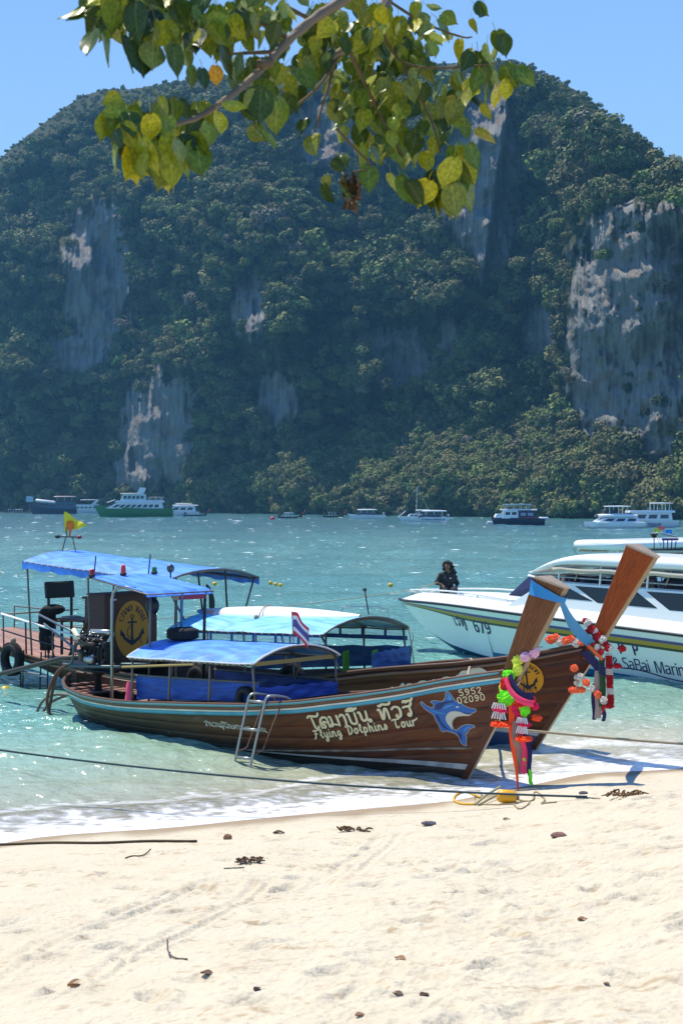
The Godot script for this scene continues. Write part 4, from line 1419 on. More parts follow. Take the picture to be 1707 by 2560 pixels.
func dolphin(h: Hull) -> void:
	# a leaping dolphin painted on the bow, drawn in a box 1.0 wide
	var put := func(off: float) -> Callable:
		return func(p: Vector2) -> Vector3: return h.at(8.90 + p.x * 0.865 + p.y * 0.02, 0.50 + p.y * 0.80, off)
	var to := func(s: String) -> Array:
		var o := []
		for pr in s.split(","):
			var ab: PackedStringArray = pr.strip_edges().split(" ")
			o.append(Vector2((float(ab[0]) - 160.0) / 910.0, (1150.0 - float(ab[1])) / 975.0))
		return o
	var outline: Array = to.call("180 400,225 465,290 505,350 520,378 470,372 420,325 400,380 375,450 380,520 385,560 350,600 270,608 175,660 215,695 280,712 350,790 370,850 415,905 450,985 470,1065 472,1050 515,975 550,962 580,920 597,820 605,730 625,660 680,625 750,628 830,655 890,710 885,760 835,830 780,920 758,990 770,1020 790,950 812,905 850,870 915,835 940,858 990,845 1060,835 1110,850 1148,790 1130,755 1090,735 1010,690 945,600 922,490 905,455 940,425 905,395 790,360 720,348 625,270 580,205 520,165 455")
	var body: Array = chaikin(outline, 1, true)
	var rim := MB.new()
	var fat := Geometry2D.offset_polygon(PackedVector2Array(body), 0.014, Geometry2D.JOIN_ROUND)
	fill(rim, Array(fat[0]), put.call(0.006))
	obj("dolphin_outline", rim, mat(Color(0.62, 0.60, 0.50), 0.6), root_a)
	var bm := MB.new()
	fill(bm, body, put.call(0.009))
	obj("dolphin_body", bm, mat(Color(0.10, 0.36, 0.64), 0.5), root_a)
	var bl := MB.new()
	fill(bl, chaikin(to.call("640 890,585 820,545 760,530 690,560 610,630 550,700 535,790 540,850 565,930 580,965 560,950 588,900 598,820 606,730 626,660 680,628 750,630 830"), 1, true), put.call(0.012))
	obj("dolphin_belly", bl, mat(Color(0.74, 0.73, 0.66), 0.6), root_a)
	var dk := MB.new()
	fill(dk, chaikin(to.call("372 520,420 420,560 380,640 355,740 355,640 385,540 430,480 520,420 535"), 1, true), put.call(0.012))
	obj("dolphin_shading", dk, mat(Color(0.05, 0.14, 0.36), 0.5), root_a)
	dk = MB.new()
	fill(dk, chaikin(to.call("362 630,420 630,440 740,520 850,600 890,470 865,420 760"), 1, true), put.call(0.012))
	obj("dolphin_shading", dk, mat(Color(0.05, 0.14, 0.36), 0.5), root_a)
	dk = MB.new()
	fill(dk, chaikin(to.call("700 910,760 920,790 960,770 1080,745 1010"), 1, true), put.call(0.012))
	obj("dolphin_shading", dk, mat(Color(0.05, 0.14, 0.36), 0.5), root_a)
	var lt := MB.new()
	fill(lt, chaikin(to.call("500 520,560 450,660 415,730 420,640 455,560 500"), 1, true), put.call(0.0135))
	obj("dolphin_light", lt, mat(Color(0.22, 0.52, 0.74), 0.5), root_a)
	lt = MB.new()
	fill(lt, chaikin(to.call("622 200,680 270,695 340,600 345,625 280"), 1, true), put.call(0.012))
	obj("dolphin_light", lt, mat(Color(0.22, 0.52, 0.74), 0.5), root_a)
	lt = MB.new()
	fill(lt, chaikin(to.call("820 930,880 840,980 775,900 790,830 850"), 1, true), put.call(0.012))
	obj("dolphin_light", lt, mat(Color(0.22, 0.52, 0.74), 0.5), root_a)
	lt = MB.new()
	fill(lt, chaikin(to.call("250 530,330 575,480 605,580 600,420 570,320 545"), 1, true), put.call(0.0135))
	obj("dolphin_light", lt, mat(Color(0.22, 0.52, 0.74), 0.5), root_a)
	var ey := MB.new()
	fill(ey, chaikin(to.call("725 455,755 440,790 450,770 468,740 470"), 1, true), put.call(0.0145))
	obj("dolphin_eye", ey, mat(Color(0.8, 0.8, 0.75), 0.5), root_a)
	var mo := MB.new()
	fill(mo, to.call("840 545,900 560,965 552,960 570,900 575,850 562"), put.call(0.0145))
	obj("dolphin_mouth", mo, mat(Color(0.03, 0.06, 0.12), 0.5), root_a)

func longtail_engine(root: Node3D, at: Vector3) -> void:
	var e := Node3D.new()
	e.name = "engine"
	root.add_child(e)
	e.position = at
	var p := func(called: String, m: MB, mt: Material) -> void: obj(called, m, mt, e)
	var iron := mat(Color(0.13, 0.13, 0.135), 0.42, 0.6)
	var bright := mat(Color(0.74, 0.73, 0.70), 0.28, 0.85)
	var rng := RandomNumberGenerator.new()
	rng.seed = 12
	var m := MB.new()
	m.box(Vector3(0, 0.20, 0), Vector3(0.62, 0.34, 0.34), 0.03)
	m.box(Vector3(0.02, 0.05, 0), Vector3(0.5, 0.14, 0.28), 0.03)
	for k in 5: m.box(Vector3(-0.24 + k * 0.12, 0.22, 0.175), Vector3(0.05, 0.26, 0.03), 0.008)
	p.call("engine_block", m, iron)
	m = MB.new()
	m.box(Vector3(0, 0.44, 0.0), Vector3(0.58, 0.15, 0.30), 0.03)
	for k in 6: m.box(Vector3(-0.25 + k * 0.1, 0.53, 0.0), Vector3(0.04, 0.05, 0.24), 0.01)
	p.call("cylinder_head", m, mat(Color(0.2, 0.2, 0.2), 0.35, 0.8))
	m = MB.new()
	m.smooth(true)
	for k in 4: m.tube(chaikin([Vector3(-0.2 + k * 0.14, 0.46, 0.14), Vector3(-0.2 + k * 0.14, 0.5, 0.26), Vector3(-0.18 + k * 0.12, 0.42, 0.3)]), 0.026, 8)
	m.tube([Vector3(-0.28, 0.41, 0.3), Vector3(0.28, 0.41, 0.3)], 0.036, 9)
	p.call("exhaust_manifold", m, mat(Color(0.33, 0.29, 0.26), 0.5, 0.6))
	m = MB.new()
	m.smooth(true)
	m.tube([Vector3(-0.28, 0.58, -0.06), Vector3(0.3, 0.6, -0.06)], 0.06, 12)
	m.tube(chaikin([Vector3(0.3, 0.6, -0.06), Vector3(0.38, 0.6, -0.05), Vector3(0.4, 0.5, 0.02), Vector3(0.36, 0.38, 0.1)]), 0.035, 9)
	p.call("air_intake", m, bright)
	for c in [[Vector3(0.36, 0.22, 0.0), 0.15], [Vector3(0.37, 0.38, 0.12), 0.08], [Vector3(0.37, 0.10, -0.14), 0.08], [Vector3(0.37, 0.08, 0.15), 0.07]]:
		m = MB.new()
		m.lathe([[0.02, 0.0], [c[1], 0.0], [c[1], 0.02], [c[1] * 0.86, 0.03], [c[1], 0.045], [c[1], 0.06], [0.02, 0.06]], 20, c[0], Basis(Vector3.BACK, -PI / 2))
		p.call("pulley", m, mat(Color(0.28, 0.27, 0.26), 0.35, 0.8))
	m = MB.new()
	m.smooth(true)
	m.tube([Vector3(-0.02, 0.12, 0.25), Vector3(0.2, 0.12, 0.25)], 0.075, 14)
	p.call("alternator", m, bright)
	m = MB.new()
	m.smooth(true)
	m.tube([Vector3(-0.2, 0.08, 0.24), Vector3(-0.2, 0.26, 0.24)], 0.05, 12)
	p.call("oil_filter", m, mat(Color(0.35, 0.33, 0.28), 0.4))
	m = MB.new()
	m.smooth(true)
	for k in 16:
		var a := Vector3(rng.randf_range(-0.3, 0.3), rng.randf_range(0.1, 0.55), rng.randf_range(0.14, 0.26))
		var b := Vector3(rng.randf_range(-0.34, 0.34), rng.randf_range(0.05, 0.6), rng.randf_range(0.16, 0.3))
		m.tube(chaikin([a, a.lerp(b, 0.35) + Vector3(0, 0.07, 0.1), b]), rng.randf_range(0.007, 0.016), 6)
	tag(obj("hose", m, M.rubber, e), "", "", "", "stuff")
	m = MB.new()
	m.smooth(true)
	for k in 20:
		var a := Vector3(rng.randf_range(-0.3, 0.36), rng.randf_range(0.02, 0.62), rng.randf_range(0.17, 0.3))
		m.ball(a, Vector3(0.022, 0.016, 0.018) * rng.randf_range(0.6, 1.5), 7, 5)
	tag(obj("bolt_head", m, bright, e), "", "", "", "stuff")
	# white exhaust stub at the stern end
	m = MB.new()
	m.smooth(true)
	m.tube([Vector3(-0.3, 0.40, 0.1), Vector3(-0.46, 0.48, 0.12), Vector3(-0.62, 0.62, 0.1)], 0.048, 12)
	p.call("exhaust_stub", m, mat(Color(0.80, 0.80, 0.66), 0.5))
	# cradle and frame pipes
	m = MB.new()
	m.smooth(true)
	m.tube(chaikin([Vector3(-0.55, -0.02, 0.26), Vector3(-0.42, 0.06, 0.26), Vector3(-0.40, 0.34, 0.26), Vector3(-0.28, 0.42, 0.24)]), 0.022, 8)
	m.tube(chaikin([Vector3(-0.75, -0.02, 0.24), Vector3(-0.4, -0.03, 0.24), Vector3(-0.1, -0.02, 0.24), Vector3(0.06, 0.04, 0.24), Vector3(0.1, 0.2, 0.24)]), 0.024, 8)
	m.tube([Vector3(-0.7, -0.06, 0.22), Vector3(1.05, 0.06, 0.3)], 0.028, 9)
	m.tube([Vector3(-0.7, -0.06, -0.22), Vector3(1.05, 0.06, -0.3)], 0.028, 9)
	p.call("cradle", m, mat(Color(0.33, 0.42, 0.42), 0.45, 0.4))
	m = MB.new()
	m.smooth(true)
	m.lathe([[0.07, -0.62], [0.07, -0.2], [0.11, -0.18], [0.11, -0.12], [0.001, -0.12]], 14)
	m.box(Vector3(0.05, -0.1, 0), Vector3(0.8, 0.05, 0.3), 0.01)
	p.call("pivot", m, mat(Color(0.09, 0.12, 0.11), 0.5, 0.4))
	# the long propeller shaft reaching out over the water astern
	m = MB.new()
	m.smooth(true)
	m.tube([Vector3(-0.3, 0.12, 0.0), Vector3(-1.1, 0.04, 0.03), Vector3(-5.4, -0.92, 0.10)], [0.05, 0.048, 0.038], 10)
	p.call("tail_shaft", m, mat(Color(0.26, 0.22, 0.18), 0.5, 0.3))
	m = MB.new()
	for k in 2:
		var b := Basis(Vector3.RIGHT, k * PI) * Basis(Vector3.UP, 0.5)
		m.box(Vector3(-5.42, -0.92, 0.10) + Basis(Vector3.RIGHT, k * PI) * Vector3(0, 0.11, 0), Vector3(0.02, 0.2, 0.08), 0.006, b)
	p.call("propeller", m, mat(Color(0.4, 0.33, 0.2), 0.35, 0.8))
	# two steering struts
	m = MB.new()
	m.smooth(true)
	m.tube([Vector3(-0.4, 0.42, -0.1), Vector3(-2.45, 0.78, -0.4)], 0.022, 8)
	m.tube([Vector3(-0.45, 0.05, -0.12), Vector3(-2.35, 0.60, -0.45)], 0.022, 8)
	p.call("tiller", m, mat(Color(0.36, 0.4, 0.45), 0.45, 0.5))
	# cooling hoses that run down into the sea
	for k in 2:
		m = MB.new()
		m.smooth(true)
		var pts := [Vector3(-0.55, -0.02, 0.24), Vector3(-0.85, -0.12, 0.27), Vector3(-1.0, -0.42, 0.28 + k * 0.08), Vector3(-1.08 - k * 0.0, -0.8, 0.3 + k * 0.1), Vector3(-1.16 + k * 0.26, -1.08, 0.32 + k * 0.05)]
		m.tube(chaikin(pts), 0.03, 8)
		p.call("cooling_hose", m, mat(Color(0.42, 0.27, 0.19), 0.6))
	for k in 2:
		m = MB.new()
		m.smooth(true)
		m.tube(chaikin([Vector3(-0.75 - k * 0.05, -0.62, 0.1), Vector3(-1.15, -0.62 - k * 0.12, 0.16), Vector3(-1.5 + k * 0.16, -0.78 - k * 0.08, 0.2), Vector3(-1.66 + k * 0.16, -1.1, 0.24)]), 0.026, 8)
		p.call("hose_loop", m, mat(Color(0.45, 0.38, 0.33), 0.6))

func boat_a_gear() -> void:
	# ladder on the near side
	var h := hull_a
	var t := thing("boarding_ladder", "steel boarding ladder with curved hand hoops hung on the side of the dolphin boat", "ladder", Vector3(-5.03, 0, -28.6), TURN)
	var rail := func(xt: float, xb: float) -> void:
		var m := MB.new()
		m.smooth(true)
		var o := h.at(xt, 0.85, 0.0)
		var z1 := 1.12
		m.tube(chaikin([Vector3(xb, -0.2, z1 + 0.17), Vector3(xt - 0.02, 0.9, z1), Vector3(xt, 1.02, z1 - 0.02), Vector3(xt + 0.05, 1.05, z1 - 0.12), Vector3(xt + 0.12, 0.98, z1 - 0.42), Vector3(xt + 0.12, 0.86, z1 - 0.45)], 2), 0.021, 9)
		obj("rail", m, M.steel, t)
		var m2 := MB.new()
		m2.smooth(true)
		m2.tube([Vector3(xt + 0.14, 0.86, z1 - 0.18), Vector3(xb + 0.12, 0.2, z1 - 0.03), Vector3(xb + 0.03, 0.12, z1 + 0.12)], 0.013, 7)
		obj("brace", m2, mat(Color(0.4, 0.3, 0.24), 0.6, 0.3), t)
	rail.call(6.06, 5.88)
	rail.call(6.44, 6.24)
	for k in 3:
		var y: float = [0.93, 0.50, 0.06][k]
		var f := (y + 0.2) / 1.1
		var m := MB.new()
		m.smooth(true)
		var zz := lerpf(1.29, 1.12, f)
		m.bar(Vector3(lerpf(5.88, 6.04, f), y, zz), Vector3(lerpf(6.24, 6.42, f), y + 0.012, zz), 0.023)
		obj("rung", m, M.steel, t)
	# tyres
	tyre("tyre", "black tyre lying flat on the blue roof of the dolphin boat", world_a(Vector3(3.22, 1.74, 0.05)), 0.27, 0.085, Basis())
	tyre("tyre", "black tyre fender hung on the blue curtain beside the steel ladder", world_a(h.ofs(0.602, 1.0, 1.0, -0.085) + Vector3(0, 0.06, 0)), 0.2, 0.05, Basis(Vector3.UP, TURN) * Basis(Vector3.RIGHT, PI / 2 + 0.06))
	tyre("tyre", "black tyre tied by a pale rope on the dolphin boat's far rail", world_a(h.ofs(0.505, 1.0, -1.0, 0.06) + Vector3(0, 0.25, 0)), 0.28, 0.08, Basis(Vector3.UP, TURN) * Basis(Vector3.RIGHT, PI / 2))
	tyre("tyre", "scuffed tyre on the far rail near the stern end of the dolphin boat's blue curtain", world_a(h.ofs(0.255, 1.0, -1.0, 0.06) + Vector3(0, 0.23, 0)), 0.27, 0.08, Basis(Vector3.UP, TURN) * Basis(Vector3.RIGHT, PI / 2))
	# flag on the roof's front edge
	var fl := thing("flag", "small red, white and blue striped flag on the front of the blue boat roof", "flag", world_a(Vector3(5.94, 1.70, 0.02)))
	var pm := MB.new()
	pm.bar(Vector3(0, 0, 0), Vector3(-0.03, 0.56, 0), 0.008)
	obj("pole", pm, M.pipe, fl)
	var bands := [[0.0, 1.0, Color(0.62, 0.05, 0.08)], [1.0, 2.0, Color(0.82, 0.82, 0.82)], [2.0, 4.0, Color(0.10, 0.10, 0.32)], [4.0, 5.0, Color(0.82, 0.82, 0.82)], [5.0, 6.0, Color(0.62, 0.05, 0.08)]]
	for b in bands:
		var m := MB.new()
		m.smooth(true)
		var rows := []
		for e in 3:
			var y := lerpf(b[0], b[1], e / 2.0) / 6.0
			var row := []
			for i in 15:
				var u := i / 14.0
				row.append(Vector3(-0.03 + u * 0.26 + 0.02 * sin(u * 7.0 + y * 3.0), 0.55 - y * 0.36 - u * u * 0.19 - u * 0.06 + 0.02 * sin(u * 6.0), 0.05 * sin(u * 9.0 + y * 2.0) * u))
			rows.append(row)
		m.grid(rows)
		obj("stripe", m, mat(Color(b[2]).linear_to_srgb(), 0.85), fl)
	# hanging rope on the front corner of the roof
	var rp := MB.new()
	rp.smooth(true)
	var a := Vector3(6.03, 1.45, -0.97)
	rp.tube(chaikin([a, a + Vector3(0.06, -0.08, 0.0), a + Vector3(0.03, -0.16, -0.02), a + Vector3(0.1, -0.26, 0.01), a + Vector3(0.25, -0.62, 0.02)]), 0.011, 6)
	rp.ball(a + Vector3(0.04, -0.14, 0), Vector3(0.04, 0.06, 0.04), 8, 6)
	rp.xf = root_a.transform
	tag(obj("hanging_rope", rp, M.rope), "pale knotted rope hanging from the far front corner of the dolphin boat's roof", "rope")
	var cl := MB.new()
	cl.smooth(true)
	cl.xf = root_a.transform
	var q := Vector3(5.2, 0.86, -0.8)
	cl.tube(chaikin([Vector3(5.45, 1.42, -0.6), Vector3(5.3, 1.2, -0.7), Vector3(4.95, 0.98, -0.96)]), 0.016, 6)
	tag(obj("fender_rope", cl, M.rope), "pale rope holding the tyre on the far rail of the dolphin boat", "rope")
	# pink cloth by the stern corner of the curtain
	var pc := MB.new()
	pc.smooth(true)
	pc.xf = root_a.transform
	var rows := []
	for e in 7:
		var row := []
		var tt := e / 6.0
		for i in 9:
			var an := TAU * i / 8.0
			var rr := (0.04 + 0.07 * pow(tt, 0.7)) * (1.0 + 0.2 * sin(an * 3.0 + e))
			row.append(Vector3(2.86 + cos(an) * rr, 0.95 - tt * 0.36, 0.93 + sin(an) * rr * 0.6))
		rows.append(row)
	pc.grid(rows)
	tag(obj("pink_cloth", pc, mat(Color(0.82, 0.28, 0.42), 0.9)), "crumpled pink cloth hanging at the stern end of the blue curtain", "cloth")
	var og := MB.new()
	og.smooth(true)
	og.xf = root_a.transform
	for k in 5: og.ball(Vector3(1.62 + k * 0.05, 0.62 + 0.02 * (k % 2), -0.52 - 0.03 * (k % 3)), Vector3(0.05, 0.035, 0.05), 8, 6)
	tag(obj("orange_cloth", og, mat(Color(0.85, 0.36, 0.2), 0.9)), "small orange bundle on the stern deck of the dolphin boat", "cloth")
	prow_garland_a()

# a fluffy pompom or flower ball
func fluff(m: MB, c: Vector3, r: Vector3, sd: int, spikes := 0.35) -> void:
	var rng := RandomNumberGenerator.new()
	rng.seed = sd
	var nu := 22
	var nv := 14
	var rows := []
	for i in nv + 1:
		var row := []
		var t := PI * i / nv
		for j in nu + 1:
			var a := TAU * (j % nu) / nu
			var q := 1.0 + (rng.randf_range(-spikes, spikes * 0.5) if i > 0 and i < nv and j < nu else 0.0)
			row.append(c + Vector3(sin(t) * cos(a) * r.x, cos(t) * r.y, sin(t) * sin(a) * r.z) * q)
		row[nu] = row[0]
		rows.append(row)
	m.smooth(false)
	m.grid(rows)

func prow_garland_a() -> void:
	# local frame of the boat: post base near (10.35, 1.6)
	var t := thing("prow_garland", "neon pink, green and orange garland with long ribbons on the dolphin boat's prow", "garland", Vector3(-5.03 + 0.39, 0, -28.6 + 0.375), TURN, "garlands tied round the prows")
	var pink := mat(Color(0.93, 0.24, 0.40), 0.85)
	var hot := mat(Color(0.88, 0.07, 0.32), 0.85)
	var red := mat(Color(0.80, 0.06, 0.06), 0.85)
	var orange := mat(Color(1.0, 0.33, 0.09), 0.85)
	var lime := mat(Color(0.45, 0.90, 0.12), 0.85)
	var yellow := mat(Color(0.84, 0.90, 0.30), 0.85)
	var navy := mat(Color(0.10, 0.09, 0.30), 0.8)
	var pale := mat(Color(0.90, 0.70, 0.78), 0.85)
	var beige := mat(Color(0.60, 0.50, 0.45), 0.8)
	for mm in [pink, hot, red, orange, lime, yellow, navy, beige]: mm.backlight = Color(0.4, 0.4, 0.4)
	var put := func(called: String, mt: Material, list: Array) -> void:
		var k := 0
		for b in list:
			var m := MB.new()
			fluff(m, b[0], b[1] * 0.88, int(b[0].x * 1000.0) + k * 7, 0.3)
			obj(called, m, mt, t)
			k += 1
	# wreath over the shoulders of the bow
	put.call("pompom", pale, [[Vector3(10.14, 1.93, -0.02), Vector3(0.11, 0.10, 0.1)], [Vector3(10.08, 1.86, 0.1), Vector3(0.08, 0.08, 0.08)]])
	put.call("pompom", yellow, [[Vector3(9.94, 1.80, 0.08), Vector3(0.10, 0.11, 0.10)], [Vector3(9.98, 1.68, 0.14), Vector3(0.08, 0.10, 0.08)], [Vector3(9.76, 1.42, 0.2), Vector3(0.05, 0.10, 0.05)]])
	put.call("pompom", lime, [[Vector3(9.86, 1.59, 0.18), Vector3(0.12, 0.09, 0.09)], [Vector3(9.90, 1.29, 0.28), Vector3(0.17, 0.12, 0.10)], [Vector3(10.20, 1.17, 0.26), Vector3(0.09, 0.13, 0.08)]])
	put.call("pompom", red, [[Vector3(9.86, 1.47, 0.24), Vector3(0.11, 0.11, 0.08)], [Vector3(10.16, 1.24, 0.28), Vector3(0.14, 0.08, 0.07)], [Vector3(10.28, 1.28, 0.2), Vector3(0.06, 0.07, 0.06)]])
	# satin bands
	var band := func(mt: Material, pts: Array, w: float, out: float) -> void:
		var p := chaikin(pts, 2)
		var m := MB.new()
		m.smooth(true)
		var r1 := []; var r2 := []; var r3 := []
		for i in p.size():
			var d: Vector3 = (p[mini(i + 1, p.size() - 1)] - p[maxi(i - 1, 0)]).normalized()
			var up := Vector3(0, 1, 0).slide(d).normalized()
			r1.append(p[i] + up * w); r2.append(p[i] + Vector3(0, 0, out)); r3.append(p[i] - up * w)
		m.grid([r1, r2, r3])
		obj("band", m, mt, t)
	band.call(navy, [Vector3(9.98, 1.62, 0.30), Vector3(10.05, 1.48, 0.32), Vector3(10.18, 1.38, 0.33), Vector3(10.26, 1.34, 0.30), Vector3(10.33, 1.35, 0.22)], 0.05, 0.02)
	band.call(pink, [Vector3(9.92, 1.58, 0.33), Vector3(10.0, 1.43, 0.36), Vector3(10.14, 1.32, 0.37), Vector3(10.3, 1.26, 0.34), Vector3(10.38, 1.25, 0.28)], 0.045, 0.03)
	# tassels: a collar, beads on strings, an orange frill
	var tassel := func(c: Vector3, w: float) -> void:
		put.call("tassel_collar", hot, [[c, Vector3(w, 0.05, 0.09)]])
		for row in 2:
			var st := MB.new()
			for k in 6:
				var x := (k - 2.5) / 2.5 * w * 0.8
				st.bar(c + Vector3(x * 0.7, 0.1 - row * 0.12, 0.05), c + Vector3(x, 0.02 - row * 0.14, 0.06), 0.010, 6)
			tag(obj("bead_string", st, M.white_cloth, t), "", "", "", "stuff")
		put.call("frill", orange, [[c + Vector3(-w * 0.4, -0.2, 0.02), Vector3(w * 0.75, 0.05, 0.1)], [c + Vector3(w * 0.5, -0.19, 0.02), Vector3(w * 0.7, 0.045, 0.1)]])
	tassel.call(Vector3(9.84, 1.12, 0.32), 0.15)
	tassel.call(Vector3(10.2, 0.95, 0.27), 0.12)
	put.call("tassel_collar", hot, [[Vector3(10.29, 1.20, 0.16), Vector3(0.07, 0.06, 0.07)]])
	put.call("frill", orange, [[Vector3(10.33, 1.04, 0.16), Vector3(0.09, 0.05, 0.08)]])
	# long hanging ribbons
	var ribbon := func(mt: Material, x: float, z: float, w0: float, w1: float, y0: float, y1: float, dx: float) -> void:
		var m := MB.new()
		m.smooth(true)
		var rows := []
		for i in 21:
			var u := i / 20.0
			var y := lerpf(y0, y1, u)
			var w := lerpf(w0, w1, u)
			var xx := x + dx * u + 0.012 * sin(u * 8.0 + x * 9.0)
			var zz := z + 0.02 * sin(u * 6.0 + x * 20.0) - 0.03 * u
			rows.append([Vector3(xx - w * 0.72, y, zz + w * 0.69), Vector3(xx, y, zz + 0.012 * sin(u * 20.0)), Vector3(xx + w * 0.72, y, zz - w * 0.69)])
		m.grid(rows)
		obj("ribbon", m, mt, t)
	ribbon.call(orange, 9.98, 0.30, 0.05, 0.012, 1.26, 0.02, 0.10)
	ribbon.call(hot, 10.06, 0.27, 0.055, 0.05, 1.2, 0.95, 0.03)
	ribbon.call(beige, 10.05, 0.262, 0.05, 0.07, 0.98, 0.25, 0.06)
	ribbon.call(pink, 10.14, 0.255, 0.04, 0.05, 0.95, 0.27, 0.05)
	ribbon.call(navy, 10.2, 0.22, 0.035, 0.028, 0.82, 0.22, 0.06)
	ribbon.call(lime, 10.18, 0.235, 0.02, 0.028, 0.48, 0.12, 0.12)
	# blue sash knotted at the post's head and slung across to the other boat is a thing of its own

var hull_b: Hull
var root_b: Node3D
func world_b(v: Vector3) -> Vector3:
	return root_b.transform * v

func round_sign(m_disc: MB, m_ink: MB, rx: float, ry: float, words_top: String, words_low: String, put: Callable) -> void:
	var ring := []
	for k in 40: ring.append(Vector2(cos(TAU * k / 40.0) * rx, sin(TAU * k / 40.0) * ry))
	fill(m_disc, ring, put.bind(0.0), 0.09)
	var pt := func(p: Vector2) -> Vector3: return put.call(p, 0.006)
	# the anchor: shank, stock, crown, flukes, ring and a turn of rope
	var k := minf(rx, ry) / 0.43
	var sc := func(list: Array) -> Array:
		var o := []
		for q in list: o.append(q * k)
		return o
	fill(m_ink, sc.call([Vector2(-0.028, -0.22), Vector2(0.028, -0.22), Vector2(0.022, 0.22), Vector2(-0.022, 0.22)]), pt)
	fill(m_ink, sc.call([Vector2(-0.12, 0.13), Vector2(0.12, 0.13), Vector2(0.12, 0.165), Vector2(-0.12, 0.165)]), pt)
	fill(m_ink, sc.call([Vector2(-0.26, -0.08), Vector2(-0.24, -0.17), Vector2(-0.12, -0.26), Vector2(0.0, -0.33), Vector2(0.12, -0.26), Vector2(0.24, -0.17), Vector2(0.26, -0.08), Vector2(0.17, -0.15), Vector2(0.06, -0.21), Vector2(-0.06, -0.21), Vector2(-0.17, -0.15)]), pt)
	for sd in [-1.0, 1.0]:
		fill(m_ink, sc.call([Vector2(sd * 0.29, 0.03), Vector2(sd * 0.31, -0.11), Vector2(sd * 0.17, -0.13)] if sd > 0 else [Vector2(-0.17, -0.13), Vector2(-0.31, -0.11), Vector2(-0.29, 0.03)]), pt)
	ink(m_ink, [sc.call([Vector2(0, 0.22), Vector2(0.045, 0.25), Vector2(0.03, 0.30), Vector2(-0.03, 0.30), Vector2(-0.045, 0.25), Vector2(0, 0.22)])], 0.022 * k, pt)
	ink(m_ink, [sc.call([Vector2(-0.02, 0.10), Vector2(-0.12, 0.02), Vector2(-0.12, -0.14), Vector2(-0.02, -0.2)]), sc.call([Vector2(0.2, -0.2), Vector2(0.24, -0.3)])], 0.016 * k, pt)
	for rowi in 2:
		var words: String = [words_top, words_low][rowi]
		for i in words.length():
			if words[i] == " ": continue
			var mid := PI * 0.5 if rowi == 0 else -PI * 0.5
			var step := 0.30 if rowi == 0 else 0.32
			var a := mid + (words.length() * 0.5 - i - 0.5) * step * (1.0 if rowi == 0 else -1.0)
			var c := Vector2(cos(a) * rx * 0.78, sin(a) * ry * 0.78)
			var rot := a - mid
			var lp := func(p: Vector2) -> Vector3: return put.call(c + (p + Vector2(0, -0.012)).rotated(rot), 0.006)
			text_mesh_on(m_ink, words[i], 0.115 * k, lp, true, true)

